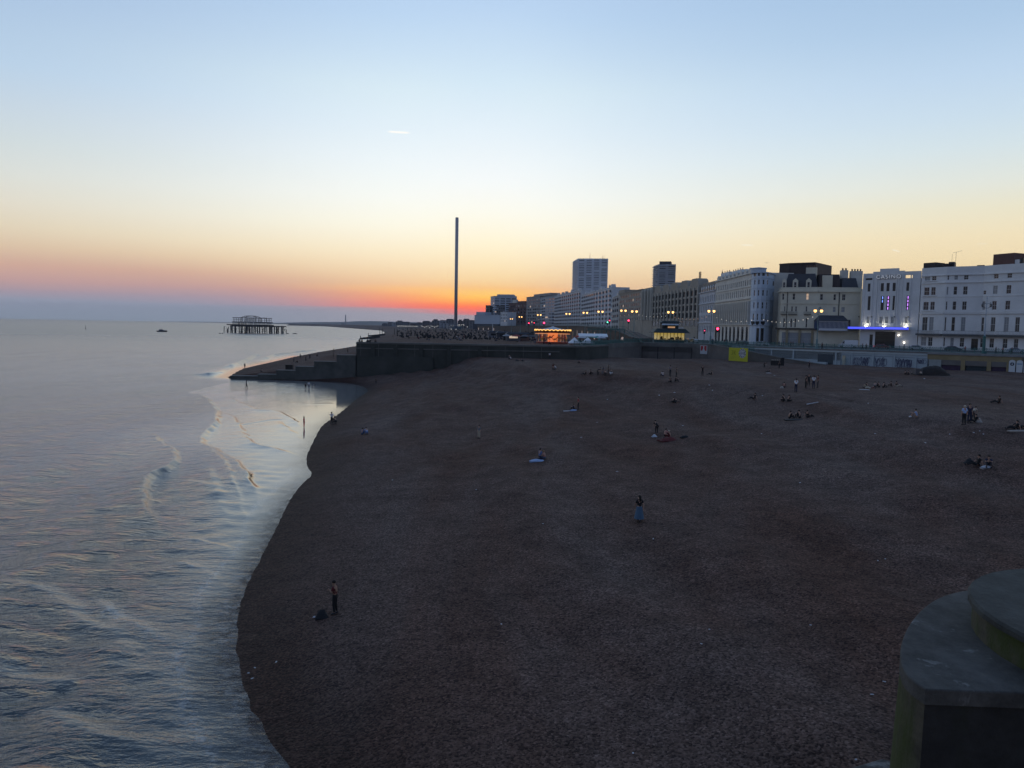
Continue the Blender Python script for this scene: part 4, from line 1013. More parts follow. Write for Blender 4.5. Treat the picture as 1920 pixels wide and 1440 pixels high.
for i in (1, 2, 3):
    f = MB(); Ls = B.seg(i)[2]; n = 10
    vs = [(Ls/2, -.46, 0)]+[(Ls/2+Ls*.42*math.cos(a), -.46, -1.3*math.sin(a)) for a in np.linspace(0, math.pi, n)]
    f.add(vs, [(0, k, k+1) for k in range(1, n)]); vs2 = [(x, -.3, z) for x, _, z in vs]; f.add(vs2, [(0, k+1, k) for k in range(1, n)])
    B.piece('lunette', i, f, BLACK, 0, 0, z_(602.5))
f = MB(); f.lathe([(2.6, 0), (2.6, 1.5), (2.8, 1.5), (2.8, 1.8), (0.2, 2.1)], 16); q = B.loc(3, B.seg(3)[2]/2, 3.2, B.zt-.3)
f.build('roof_drum', PALEBLUE, B.root, q)
# pale mansard pair
B = Bld('mansard_hotel', 'pale grey hotel with white dormers in a slate mansard and a small spire', 'hotel', [(1309.5, 344), (1338.5, 313)], 0, mat('pale_grey_render', (.50, .52, .56), .75, .12, .3), back=14)
B.zt = B.z(0, 1325, 547); L_ = B.seg(0)[2]; z_ = lambda v: B.z(0, 1325, v)
for (v0, v1) in ((555, 567), (573, 586), (591, 603), (610, 622)):
    for k in range(9): B.add(0, L_*(k+.5)/9-.6, L_*(k+.5)/9+.6, z_(v1), z_(v0), 'half')
B.done(.3); B.cornice([B.zt-.3, z_(570), z_(606)], B.wall, .5, .4)
f = MB(); f.prism([(0, .3), (L_, .3), (L_, 10), (0, 10)], B.zt-.28-B.zb, z_(529.5)-B.zb, inset=.13); B.piece('mansard_roof', 0, f, DKSLATE)
for k in range(7):
    f = MB(); f.box(-.8, .8, 0, 2.4, 0, 2.0); f.add([(-.9,-.02,2),(.9,-.02,2),(0,-.02,2.9),(-.9,2.4,2),(.9,2.4,2),(0,2.4,2.9)], [(0,1,2),(4,3,5),(1,4,5,2),(3,0,2,5)]); o = B.piece('dormer', 0, f, WHITE, L_*(k+.5)/7, .35, B.zt-.25)
    kx, (fm, gm, _) = win_meshes(.9, 1.4, 'half'); q = put('dormer_window', fm, o, (-.45, -.085, .3)); put('pane', gm, q)
f = MB(); f.lathe([(.9, 0), (.8, .6), (.25, 3.2), (.04, 5.0)], 8); B.piece('spire', 0, f, DKSLATE, L_*.80, 4, z_(530))

# brown brutalist hotel
B = Bld('finned_hotel', 'brown concrete seafront hotel with tall pale fins and arched roof bumps', 'hotel', [(1222.5, 428), (1307.5, 347)], 0, TAN, back=16, sills=False)
z_ = lambda v: B.z(0, 1290, v); B.zt = z_(537.5); L_ = B.seg(0)[2]
nb = 13
for ri, (v0, v1) in enumerate(((546, 556), (559.5, 569.5), (573, 583), (586.5, 596), (601, 612))):
    for k in range(nb): B.add(0, L_*(k+.5)/nb-L_/nb*.42, L_*(k+.5)/nb+L_/nb*.42, z_(v1), z_(v0), 'dark')
B.done(.5)
FIN = mat('pale_concrete_fin', (.46, .43, .36), .8, .12)
fm_ = MB(); fm_.box(-.55, .55, -.6, -.005, 0, z_(541)-z_(600)); fme = fm_.mesh('fin', FIN)
for k in range(nb+1): put('fin', fme, B.root, B.loc(0, min(L_-.35, max(.35, L_*k/nb)), 0, z_(600)), B.ang(0))
for k in range(5):
    f = MB(); w = L_/5*.42; pts_ = [(-w, 0), (w, 0), (w*.8, 2.4), (w*.5, 3.4), (-w*.5, 3.4), (-w*.8, 2.4)]
    f.add([(x, 0, z) for x, z in pts_]+[(x, 5, z) for x, z in pts_], [tuple(range(6)), tuple(range(6, 12))[::-1]]+[(i, 6+i, 6+(i+1) % 6, (i+1) % 6) for i in range(6)])
    B.piece('roof_arch', 0, f, TAN, L_*(k+.5)/5, .3, B.zt-.02)
f = MB()
for dx in (0, 1.2, 2.4): f.tube((dx, 0, 0), (dx, 0, 3.2), .08, n=4); f.box(dx-.2, dx+.2, -.1, .1, 3.2, 6.6)
B.piece('phone_mast', 0, f, BROWNCLAD, B.hit(0, 1301, 530)[0], 2.5, B.zt+.02)
B = Bld('arched_bay_block', 'tan concrete block with tall rounded window bays left of the finned hotel', 'building', [(1204, 452), (1221.8, 430)], 0, TAN, back=14, simple=True)
B.zt = B.z(0, 1212, 540.5); z_ = lambda v: B.z(0, 1212, v); L_ = B.seg(0)[2]
for k in range(3): B.add(0, L_*(k+.5)/3-2.6, L_*(k+.5)/3+2.6, z_(596), z_(548), 'tall_dark')
B.done(); fm_ = MB(); fm_.lathe([(1.1, 0), (1.1, z_(546)-z_(600)), (.8, z_(546)-z_(600)+.8), (.1, z_(546)-z_(600)+1.1)], 10); fme = fm_.mesh('rounded_fin', FIN)
for k in range(4): put('rounded_fin', fme, B.root, B.loc(0, min(L_-1, max(1, L_*k/3)), -.4, z_(600)))

# ------------------------------------------------------------------ middle distance
def block(name, label, pts, vtop, m, rows, ncol, ww=.5, cat='building', back=14, uref=None, cor=True, style='dark', bdir=None):
    B = Bld(name, label, cat, pts, 0, m, back=back, simple=True, bdir=bdir); u = uref or (pts[0][0]+pts[-1][0])/2
    i = 0; B.zt = B.z(i, u, vtop); z_ = lambda v: B.z(i, u, v)
    for ri, (v0, v1) in enumerate(rows):
        for j in range(len(B.op)):
            L_ = B.seg(j)[2]; n = ncol if len(B.op) == 1 else max(1, round(ncol*L_/sum(B.seg(q)[2] for q in range(len(B.op)))))
            for k in range(n): B.add(j, L_*(k+.5-ww/2)/n, L_*(k+.5+ww/2)/n, z_(v1), z_(v0), 'lit' if (k*7+ri*11+j) % 31 == 5 else 'blind' if (k*5+ri*3) % 6 == 0 else style)
    B.done(.4)
    if cor: B.cornice([B.zt-.4], m, .5, .5)
    B.zf = z_; return B
def bays(B, step, ztop):
    """half-hexagon bays run up the front, each with dark window slots"""
    for j in range(len(B.op)):
        L_ = B.seg(j)[2]; n = max(1, int(L_/step))
        for k in range(n):
            c = L_*(k+.5)/n; w = step*.30; f = MB(); H_ = ztop-B.zb
            if k % 3 == 1: f.prism([(-w*.9, .3), (w*.9, .3), (w*.9, 4), (-w*.9, 4)], H_+.01, H_+(B.zt-ztop)+2.6, inset=.25)
            if k % 4 == 2:
                ch = MB(); ch.box(-.9, .9, 4.5, 6.0, H_, H_+(B.zt-ztop)+3.2)
                for q in range(4): ch.tube((-.65+q*.43, 5.2, H_+(B.zt-ztop)+3.2), (-.65+q*.43, 5.2, H_+(B.zt-ztop)+4.0), .14, n=5)
                B.piece('chimney', j, ch, STONE, c, 0, B.zb)
            f.prism([(-w, -.006), (-w*.55, -1.5), (w*.55, -1.5), (w, -.006)], 0, H_)
            o = B.piece('bay', j, f, B.wall, c, 0, B.zb); nf = max(3, int(H_/3.6)); gm = None
            for q in range(nf):
                if gm: put('bay_window', gm, o, (0, 0, H_*q/nf)); continue
                g = MB(); z0 = H_*.3/nf; z1 = H_*.8/nf
                g.box(-w*.4, w*.4, -1.56, -1.506, z0, z1)
                for s_ in (-1, 1):
                    e0 = Vector((s_*w*.64, -1.2, 0)); e1 = Vector((s_*w*.9, -.33, 0)); nn = Vector((s_*1.5, -w*.45, 0)).normalized()*.05
                    g.add([e0+nn+Vector((0, 0, z0)), e1+nn+Vector((0, 0, z0)), e1+nn+Vector((0, 0, z1)), e0+nn+Vector((0, 0, z1))], [(0, 1, 2, 3)])
                gm = g.mesh('bay_window', GLASS); put('bay_window', gm, o)
def rws(v0, v1, n, f=.55): return [(v0+(v1-v0)*k/n, v0+(v1-v0)*(k+f)/n) for k in range(n)]
B = block('brown_office_block', 'brown office block with a square roof tower below the shorter tower', [(1160, 520), (1203.5, 455)], 546.5, TAN, rws(552, 605, 6), 14, .55)
B.rooftop('roof_tower', 0, 1160, 1171.5, 544, TAN, 9, 1)
B = block('pale_bay_hotel', 'long pale hotel of narrow bays between the grand hotel and the brown office', [(1148.5, 566), (1159.7, 523)], 556, mat('pale_grey_stone', (.56, .54, .50), .8, .15), rws(561, 606, 6), 9, .45); bays(B, 12, B.zf(559))
GRAND = mat('grand_white_stucco', (.68, .69, .70), .75, .15, .2)
B = block('grand_hotel', 'ornate white seafront hotel below the tall white tower', [(1090, 740), (1115, 655), (1146, 590)], 549, GRAND, rws(555, 606, 7), 30, .45, 'hotel', uref=1105)
for (u0, u1, v0) in ((1113, 1124, 546), (1137, 1147, 547.5)):
    B.rooftop('corner_tower', 1, u0, u1, v0, GRAND, 7, .3)
B.cornice([B.zf(568), B.zf(590)], GRAND, .9, .5, 'balcony'); bays(B, 11, B.zf(552))
B = block('white_seafront_hotel', 'broad white seafront hotel with a rounded left bay', [(1040, 905), (1052, 850), (1088, 745)], 553, mat('soft_white_render', (.62, .63, .64), .75, .15, .2), rws(559, 607, 7), 26, .45, 'hotel', uref=1050)
B.cornice([B.zf(575)], B.wall, .8, .5, 'balcony'); bays(B, 11, B.zf(556))
B = block('grey_balcony_block', 'grey white stepped flats with horizontal balconies behind the carousel', [(1012, 1000), (1021, 960), (1039, 915)], 558, mat('cool_grey_render', (.42, .44, .48), .8, .15, .2), rws(562, 610, 9), 6, .8, 'apartment block', uref=1016)
B = block('grey_flats', 'grey tan block of flats with a flat penthouse right of the brick block', [(986, 1060), (1011, 1005)], 556, mat('warm_grey_render', (.33, .31, .30), .8, .2, .2), rws(561, 608, 8), 8, .7, 'apartment block', uref=1000)
B.rooftop('penthouse', 0, 1001, 1032, 550.5, B.wall, 14, 2)
B = block('red_brick_block', 'dark red brick mansion block left of the grey flats', [(953, 1120), (969, 1085), (985.5, 1062)], 568.5, REDBRICK, rws(573, 608, 6), 8, .5, 'apartment block', uref=960)
B.rooftop('roof_gable', 1, 970, 984, 564.5, REDBRICK, 8, 1); B.rooftop('chimney', 0, 961, 967, 562, STONE, 4, 2)
B = block('white_modern_flats', 'white rounded modernist apartment block left of the red brick', [(919, 1160), (926, 1130), (968, 1125)], 556, mat('cool_white_render', (.50, .54, .60), .75, .1, .2), rws(560, 604, 11, .5), 7, .82, 'apartment block', uref=922, back=30, bdir=(.0, 1.))
B.rooftop('penthouse', 1, 932, 963, 552, B.wall, 18, 4)
B = block('dark_mid_block', 'dark glazed block in front of the white rounded flats', [(930, 1090), (946, 1080)], 573.5, mat('dark_grey_cladding', (.10, .11, .13), .7, .2), rws(577, 606, 5), 4, .8, 'building', back=20, bdir=(.0, 1.))
B = block('brown_corner_flats', 'brown block with white balconies left of the rounded white flats', [(910, 1150), (918.6, 1140)], 572.5, BROWNCLAD, rws(577, 604, 6), 3, .7, 'apartment block', back=20, bdir=(.0, 1.))
B = block('white_hall', 'long low white windowless hall beside the tall tower base', [(889.5, 1080), (937, 1030)], 590.5, mat('cool_white_sheeting', (.46, .52, .60), .7, .08, .2), [], 1, .5, 'hall', back=30, uref=912, bdir=(.0, 1.))
B.rooftop('roof_storey', 0, 893, 909, 585, B.wall, 12, 4); B.bar('lower_band', 0, 0, B.seg(0)[2], -3, -.01, PROM, B.zf(607.5), mat('dark_plinth', (.045, .05, .07), .8, .2))
B = block('pale_end_house', 'narrow pale house right of the long white hall', [(938, 1026), (951, 1010)], 585, GRAND, rws(589, 606, 3), 4, .4, 'house')
# towers on the hill behind
def tower(name, label, pts, vtop, m, nfl, d, zb=PROM, back=22):
    B = Bld(name, label, 'tower block', pts, 0, m, zb=zb, back=back, simple=True, bdir=(pts[1][0]-980, 1371)); B.zt = B.z(1, pts[1][0], vtop); z0 = B.z(1, pts[1][0], d)
    hh = (B.zt-z0)/nfl
    for k in range(nfl):
        for j in range(len(B.op)):
            L_ = B.seg(j)[2]; n = max(2, int(L_/7))
            for q in range(n):
                if (k*n+q) % 9 == 4: continue
                B.add(j, L_*(q+.16)/n, L_*(q+.84)/n, z0+hh*k+hh*.5, z0+hh*k+hh*.88, 'dark' if (k*3+q*5) % 4 == 0 else 'blind')
    B.done(.4)
    bm_ = MB()
    for j in range(len(B.op)):
        L_ = B.seg(j)[2]
    for k in range(nfl): B.cornice([z0+hh*k], m, 1.1 if k % 2 == 0 else .8, hh*.36, 'balcony')
    return B
B = tower('white_tower_block', 'tall white tower block of horizontal balconies rising above the hotels', [(1071.5, 830), (1080.5, 795), (1136.5, 790)], 484.5, mat('tower_white', (.78, .82, .88), .75, .1, .1), 22, 553, zb=14, back=26)
for u, v in ((1105.5, 473.5), (1129, 478), (1132, 477)): 
    f = MB(); f.tube((0, 0, 0), (0, 0, B.z(1, u, v)-B.zt+.5), .25, .12, n=4); B.piece('aerial', 1, f, DFRAME, B.hit(1, u, 484)[0], 6, B.zt-.4)
B = tower('grey_tower_block', 'shorter grey tower block with a dark roof box above the brown hotel', [(1221.5, 640), (1230, 622), (1263, 618)], 495.5, mat('tower_grey', (.44, .46, .50), .8, .12, .1), 15, 548, zb=14, back=18)
B.rooftop('roof_box', 1, 1236.5, 1258, 490, DKSLATE, 12, 2)
# observation tower
D_ = 1062.; q = plan(854.3, D_); ztop = zat(857.6, 408, D_)
t = thing('observation_tower', 'very tall slim grey observation tower standing alone on the seafront', 'tower', (q[0], q[1], 10))
f = MB(); f.lathe([(2.35, 0), (2.35, ztop-10-1.0)], 20); f.build('shaft', mat('tower_mesh_cladding', (.45, .43, .44), .5, .1, .05), t, smooth=True)
f = MB(); f.lathe([(2.2, 0), (2.2, 1.0), (1.9, 1.0)], 20); f.build('top_cap', DFRAME, t, (0, 0, ztop-10-.99))
f = MB(); f.lathe([(9, 0), (9, 4.2), (9.6, 4.2), (9.6, 4.8), (2.6, 5.2)], 24); f.build('base_pavilion', mat('blue_grey_glass', (.10, .14, .18), .3, .2), t)

AWpx = [(1188, 256, 634), (1160, 275, 622), (1130, 315, 615), (1082, 435, 611.5), (1008, 660, 611), (955, 860, 611.5), (895, 1030, 611.5)]
AW = [PP(u, y) for u, y, v in AWpx][::-1]; AWz = [zat(u, v, y) for u, y, v in AWpx][::-1]
b0 = base(AW, 9.5); t = thing('upper_road_wall', 'long dark brick arched wall carrying the upper road behind the carousel', 'wall', b0)
wall_strip(AW, 9.0, AWz, 7.0, AWC, 'wall', t, b0)
wall_strip(offs(AW, -.3), [z+.003 for z in AWz], [z+.35 for z in AWz], .6, DKCONC, 'coping', t, b0)
rl = MB()
for i in range(len(AW)-1):
    a = np.array(AW[i]); b = np.array(AW[i+1]); L_ = np.linalg.norm(b-a); n = int(L_/2.5)
    for k in range(n):
        f0 = k/n; p = a+(b-a)*f0; z = AWz[i]+(AWz[i+1]-AWz[i])*f0+.35; q = a+(b-a)*(k+1)/n; z2 = AWz[i]+(AWz[i+1]-AWz[i])*(k+1)/n+.35
        rl.tube((p[0]-b0.x, p[1]-b0.y, z-b0.z), (p[0]-b0.x, p[1]-b0.y, z+1.1-b0.z), .06, n=4)
        rl.tube((p[0]-b0.x, p[1]-b0.y, z+1.05-b0.z), (q[0]-b0.x, q[1]-b0.y, z2+1.05-b0.z), .06, n=4); rl.tube((p[0]-b0.x, p[1]-b0.y, z+.5-b0.z), (q[0]-b0.x, q[1]-b0.y, z2+.5-b0.z), .04, n=3)
        if L_ > 60 and k % 3 == 0 or L_ <= 60 and k % 2 == 0:
            d = (b-a)/L_; h_ = max(.8, (z-.35-9.9)*.62); w_ = 2.0; nrm = np.array((d[1], -d[0])); g = MB(); pts_ = [(-w_, 0), (w_, 0), (w_, h_*.6), (w_*.7, h_*.88), (0, h_), (-w_*.7, h_*.88), (-w_, h_*.6)]
            g.add([(x, -.03, z_) for x, z_ in pts_], [tuple(range(7))])
            lit = (i*5+k) % 12 == 3
            if k < 40: g.build('arch_opening', glow('arch_shop_light', (1, .55, .2), .16) if lit else BLACK, t, (p[0]-b0.x, p[1]-b0.y, 10.0-b0.z), math.atan2(d[1], d[0]))
rl.build('railing', GREENP, t)
# ------------------------------------------------------------------ far shore: hills, town, chimney, ruined pier
def hor(u): return 613.1+(u-960)*.0185
hill_m = mat('far_hillside', (.06, .065, .06), .95, .2, .002)
mb = MB()
def ridge(pts, Y0, dep):
    vs = []; fs = []
    for u, v in pts:
        p = atY(u, v, Y0); g = atY(u, v, Y0-dep)
        vs += [(g.x, Y0-dep, -2), (p.x, Y0, p.z), (p.x*1.1, Y0+dep, -2)]
    for i in range(len(pts)-1): fs += [(3*i, 3*i+3, 3*i+4, 3*i+1), (3*i+1, 3*i+4, 3*i+5, 3*i+2)]
    mb.add(vs, fs)
ridge([(300, 602.6), (380, 603.2), (430, 604.2), (480, 604.9), (540, 605.4), (600, 605.8)], 11500, 500)
ridge([(500, 606.5), (540, 604.8), (570, 604.3), (600, 603.8), (640, 603.6), (670, 602.2), (700, 602), (740, 603), (800, 604.5), (900, 606), (1000, 612)], 8800, 900)
struct(mb.build('hills', hill_m))
t = thing('power_station_chimney', 'tall thin chimney far away on the hazy coast', 'chimney', (plan(648, 7600)[0], 7600, 0))
f = MB(); f.lathe([(7, 0), (5, zat(648, 590.5, 7600))], 10); f.build('stack', CONC, t)
f = MB(); f.box(-45, -8, -10, 20, 0, zat(648, 605.5, 7600)); f.build('boiler_house', CONC, t)
# far town: every block is a thing
rnd = random.Random(5)
FARM_M = [mat('far_grey_block', (.16, .16, .17), .85, .2, .05), mat('far_pale_block', (.34, .35, .37), .85, .2, .05), mat('far_brown_block', (.12, .10, .10), .85, .2, .05)]
looks = ['wide grey', 'pale narrow', 'dark stepped', 'low brown', 'tall grey', 'pale long', 'dark gabled', 'squat grey']
town = [(716, 727, 606, 2300, 0), (727, 735, 603.5, 2280, 0), (735, 742, 605, 2200, 1), (742, 757, 601, 2000, 0), (757, 768, 603, 2000, 0), (769, 780, 605.5, 1950, 2), (780, 792, 604, 1800, 0), (792, 806, 601.5, 1750, 2),
        (806, 820, 603.5, 1700, 0), (809.5, 824, 598.5, 1500, 0), (824, 836, 600, 1480, 1), (836, 851, 597.8, 1420, 0), (858, 868, 599, 1500, 2), (868, 880, 597.5, 1550, 2), (880, 892, 600, 1500, 0), (826, 838, 604.5, 1330, 1), (840, 852, 605.5, 1300, 1)]
for k, (u0, u1, v, Y0, mi) in enumerate(town):
    a, b = plan(u0, Y0), plan(u1, Y0); w = b[0]-a[0]-.3; h = zat((u0+u1)/2, v, Y0)-9.5
    q = town[k-1] if k else None
    where = 'leftmost of the far town' if k == 0 else ('just right of the tall tower' if u0 > 852 and u0 < 860 else 'far right of the town beside the white hall' if u0 == 880 else None)
    kinds = {0: 'hazy grey', 1: 'hazy pale', 2: 'hazy dark'}[mi]
    lab = ['wide hazy block at the left end of the far town', 'hazy block second from the left end of the far town', 'small pale block in the far town left of the lamp row', 'highest hazy block with a stepped top in the left half of the far town',
           'hazy block stepping down to the right of the highest left block', 'low dark block above the left lamp row', 'grey block above the middle of the lamp row', 'dark gabled block above the right part of the lamp row',
           'grey block between the lamp row and the tall far flats', 'tall grey flats with a square left edge in the far town', 'pale flats right of the tall square edged flats', 'broad grey flats just left of the slim tower',
           'dark block just right of the slim tower', 'dark wooded looking block right of the slim tower', 'grey block close to the long white hall', 'low pale terrace below the tall far flats', 'low pale terrace at the left foot of the slim tower'][k]
    t = thing('far_building', lab, 'building', (a[0], Y0, 9.5), 0, 'buildings of the far town')
    f = MB(); f.box(0, w, 0, w*.6+8, 0, h*.86); f.build('wall', FARM_M[mi], t)
    f = MB()
    if k % 3 == 0: f.box(w*.2, w*.75, 1, w*.5, h*.86+.01, h)
    else: f.prism([(-.4, -.4), (w+.4, -.4), (w+.4, w*.6+8), (-.4, w*.6+8)], h*.86+.01, h, inset=.35)
    f.build('roof', mat('far_roof', (.07, .07, .08), .9), t)
    nst = max(2, int(h/3.6))
    for j in range(nst):
        f = MB(); n = max(2, int(w/5))
        for q in range(n): f.box(w*(q+.25)/n, w*(q+.75)/n, -.05, -.004, h*.84*(j+.3)/nst, h*.84*(j+.75)/nst)
        f.build('window_row', BLACK, t)
# ruined pier
PY = 992.
q = atY(480, 625.6, PY); pr = thing('ruined_pier', 'skeleton of a burnt out iron pier standing alone in the sea', 'pier', (q.x, PY, 0))
RUST = mat('rusted_iron', (.045, .035, .035), .8, .3, .3)
sx = PY/F
def X_(u): return (u-480)*sx
def Zp(u, v): return zat(u, v, PY)
dz = Zp(480, 609.5)
f = MB()
f.box(X_(441), X_(508), -12, 12, dz-2.4, dz+.6); f.box(X_(429), X_(441)-.01, -7, 7, dz-.7, dz+.6); f.box(X_(508)+.01, X_(533), -9, 9, dz-2.0, dz-.6)
f.build('deck', RUST, pr)
rn = random.Random(2)
for k in range(64):
    u = 425+108*k/63+rn.uniform(-.6, .6); y = rn.choice((-9, -3, 4, 10)); top = dz-.9 if 430 < u < 532 else dz-rn.uniform(2, 6)
    f = MB(); x = X_(u); ln = rn.uniform(-.6, .6)*(2 if u < 440 else 1); f.tube((x+ln, y, -1.5), (x, y, top), .5, n=5); f.build('leg', RUST, pr)
for k in range(16):
    u = 428+98*k/15; f = MB(); x = X_(u); y = (-9.2, 10.2)[k % 2]
    f.tube((x, y, 1.0), (x+5.2, y, dz-2), .16, n=4); f.tube((x+5.2, y, 1.0), (x, y, dz-2), .16, n=4); f.tube((x, y, dz*.5), (x+5.5, y, dz*.5), .18, n=4); f.build('brace', RUST, pr)
def tier(u0, u1, z0, z1, ny, step, name):
    n = max(2, int((X_(u1)-X_(u0))/step)); f = MB()
    for y in (-10, 10):
        for k in range(n+1):
            if rn.random() < .12: continue
            x = X_(u0)+(X_(u1)-X_(u0))*k/n; f.tube((x, y, z0), (x+rn.uniform(-.3, .3), y, z1), .30, n=4)
        f.tube((X_(u0)-1, y, z1), (X_(u1)+1, y, z1+rn.uniform(-.3, .3)), .5, n=4); f.tube((X_(u0), y, (z0+z1)/2), (X_(u1), y, (z0+z1)/2), .25, n=4)
    for k in range(0, n+1, 2):
        x = X_(u0)+(X_(u1)-X_(u0))*k/n; f.tube((x, -10, z1), (x, 10, z1), .18, n=4)
    f.build(name, RUST, pr)
tier(442, 506, dz+.3, Zp(475, 604), 2, 1.7, 'lower_frame'); tier(443, 504, Zp(475, 604)+.1, Zp(475, 596.2), 2, 2.1, 'upper_frame')
f = MB(); f.box(X_(443), X_(505), -10.5, 10.5, Zp(475, 604)-.5, Zp(475, 604)+.35); f.build('upper_deck', RUST, pr)
f = MB(); n = 9; A = []
for y in (-7, 7):
    A = [(X_(456)+(X_(486)-X_(456))*k/n, y, Zp(470, 596)+(Zp(470, 592.3)-Zp(470, 596))*math.sin(math.pi*k/n)**.6) for k in range(n+1)]
    f.path(A, .42, 4)
for k in range(n+1): 
    x = X_(456)+(X_(486)-X_(456))*k/n; z = Zp(470, 596)+(Zp(470, 592.3)-Zp(470, 596))*math.sin(math.pi*k/n)**.6; f.tube((x, -7, z), (x, 7, z), .16, n=4); f.tube((x, -7, Zp(470, 596)), (x, -7, z), .12, n=4)
f.build('dome_frame', RUST, pr)
for k, (u, w) in enumerate(((412, 2.2), (417, 1.6), (539, 3.0), (552, 6.0))):
    f = MB(); p = atz(u, 625.5+(k > 1)*.6, 0); f.add([(-w, 0, -.5), (0, -.6, .9), (w, 0, -.4), (0, .8, -.5), (w*.3, 0, 1.1)], [(0, 1, 4), (1, 2, 4), (2, 3, 4), (3, 0, 4)])
    o = f.build('iron_wreckage', RUST, None, p); tag(o, ('small rusty stump in the sea left of the ruined pier', 'rusty scrap close to the left legs of the ruined pier', 'rusty wreckage just right of the ruined pier', 'long low rusty wreckage in the sea well right of the ruined pier')[k], 'wreckage', 'wreckage around the ruined pier')
# motor boat and buoy
p = atz(303.5, 622.2, 0); t = thing('motor_boat', 'small dark cabin boat on the calm sea left of the ruined pier', 'boat', p, .1)
f = MB(); hull = [(-6.5, -1.6), (3.5, -1.8), (7.2, 0), (3.5, 1.8), (-6.5, 1.6)]
f.add([(x*.88, y*.7, -.4) for x, y in hull]+[(x, y, 1.5+.5*(x > 3)) for x, y in hull], [(i, (i+1) % 5, 5+(i+1) % 5, 5+i) for i in range(5)]+[(5, 6, 7, 8, 9)])
f.build('hull', mat('dark_navy_hull', (.05, .055, .07), .5), t)
f = MB(); f.prism([(-3.5, -1.3), (2.0, -1.3), (2.0, 1.3), (-3.5, 1.3)], 1.4, 3.3, inset=.15); f.build('cabin', mat('grey_cabin', (.22, .23, .26), .5), t)
f = MB(); f.box(-2.6, 1.2, -1.32, 1.32, 2.2, 2.8); f.build('cabin_window', GLASS, t)
f = MB(); f.tube((-.5, 0, 3.3), (-.5, 0, 5.2), .08, n=4); f.build('mast', DFRAME, t)
p = atz(160.5, 617, 0); t = thing('buoy', 'small dark leaning marker buoy far out on the left', 'buoy', p)
f = MB(); f.lathe([(.9, -.3), (1.0, .5), (.2, 1.2), (.16, 4.2)], 8); f.build('float', DFRAME, t); f = MB(); f.tube((.0, 0, 4.2), (-.5, 0, 6.0), .35, .1, n=5); f.build('topmark', DFRAME, t)
# timber groynes and posts beyond the terrace
TIM = mat('dark_timber', (.035, .03, .028), .9, .3, .6)
for k, (u0, v0, u1, v1) in enumerate(((675, 634.5, 712, 633.8), (690, 629.6, 722, 629.2))):
    a = atz(u0, v0, .8); b = atz(u1, v1, .8); t = thing('timber_groyne', ('long low timber groyne running into the sea beyond the terrace corner', 'farther low timber groyne running into the bright water')[k], 'groyne', a)
    d = b-a; f = MB(); f.add([(0, -1, -3), (d.x, d.y-1, -3), (d.x, d.y+1, -3), (0, 1, -3), (0, -1, .6), (d.x, d.y-1, 2.6), (d.x, d.y+1, 2.6), (0, 1, .6)], [(0,1,5,4),(1,2,6,5),(2,3,7,6),(3,0,4,7),(4,5,6,7)])
    f.build('planking', TIM, t)
    f = MB(); f.tube((.5, 0, -2), (.5, 0, 2.6+k), .35, n=5); f.build('end_post', TIM, t)
for k, (u, v0, v1) in enumerate(((712.3, 614.6, 628), (716.6, 616, 628), (739.5, 616.5, 627), (744.5, 617, 627))):
    g = ground(u, v1, True); h = zat(u, v0, g.y)-g.z; f = MB(); f.tube((0, 0, -.5), (0, 0, h), .38, n=6); f.tube((0, 0, h), (0, 0, h+.5), .55, .2, n=6)
    tag(f.build('timber_post', TIM, None, g), ('leftmost tall timber post against the bright water', 'second tall timber post against the bright water', 'left post of the pair on the dark far beach', 'right post of the pair on the dark far beach')[k], 'post', 'tall posts on the far beach')
p = ground(923.5, 632, True); t = thing('flagpole', 'bare white flagpole standing behind the beach crowd', 'flagpole', p)
h = zat(923.5, 607, p.y)-p.z; f = MB(); f.lathe([(.28, 0), (.22, .4), (.17, .4), (.09, h)], 8); f.build('pole', WHITE, t); f = MB(); f.ball((0, 0, h+.12), .16, 6); f.build('finial', WHITE, t)
tag(t, 'bare white flagpole standing behind the beach crowd', 'flagpole')

# ------------------------------------------------------------------ lamps, lights, traffic
GLOBE = glow('lit_lamp_globe', (1.0, .50, .13), 3.0)
def lamp_template():
    t = thing('street_lamp', 'x', 'street lamp', (0, 0, -500))
    return t
def make_lamp(label, u, v, Y0, base_z, lit=True, scale=1.0, group='twin lamps along the seafront'):
    q = plan(u, Y0); zg = zat(u, v, Y0); H = zg-base_z
    q = (atY(u, v, Y0).x, Y0)
    t = thing('street_lamp', label, 'street lamp', (q[0], Y0, base_z), -.15, group)
    pm = mat('lamp_post_paint', (.16, .26, .26), .5, .15)
    f = MB(); f.lathe([(.42, 0), (.42, .5), (.30, .6), (.26, 2.4), (.32, 2.5), (.13, 2.8), (.12, H*.55), (.16, H*.56), (.09, H*.6), (.07, H+.3), (.12, H+.5), (.02, H+1.0)], 8); f.build('post', pm, t)
    for sgn in (-1, 1):
        f = MB(); f.path([(sgn*.05, 0, H-.9), (sgn*.5, 0, H-.75), (sgn*.78, 0, H-.6), (sgn*.80, 0, H-.38)], .05, 5); f.path([(sgn*.05, 0, H-.2), (sgn*.4, 0, H-.45), (sgn*.75, 0, H-.5)], .035, 4); f.build('bracket', pm, t)
        f = MB(); f.lathe([(.1, -.42), (.30, -.25), (.40, 0), (.34, .26), (.12, .4)], 10, (0, 0, 0)); g = f.build('globe', GLOBE if lit else mat('unlit_globe', (.3, .32, .33), .3), t, (sgn*.80, 0, H)); 
        f = MB(); f.lathe([(.40, .30), (.26, .48), (.06, .62)], 8); f.build('hood', pm, g)
    return t
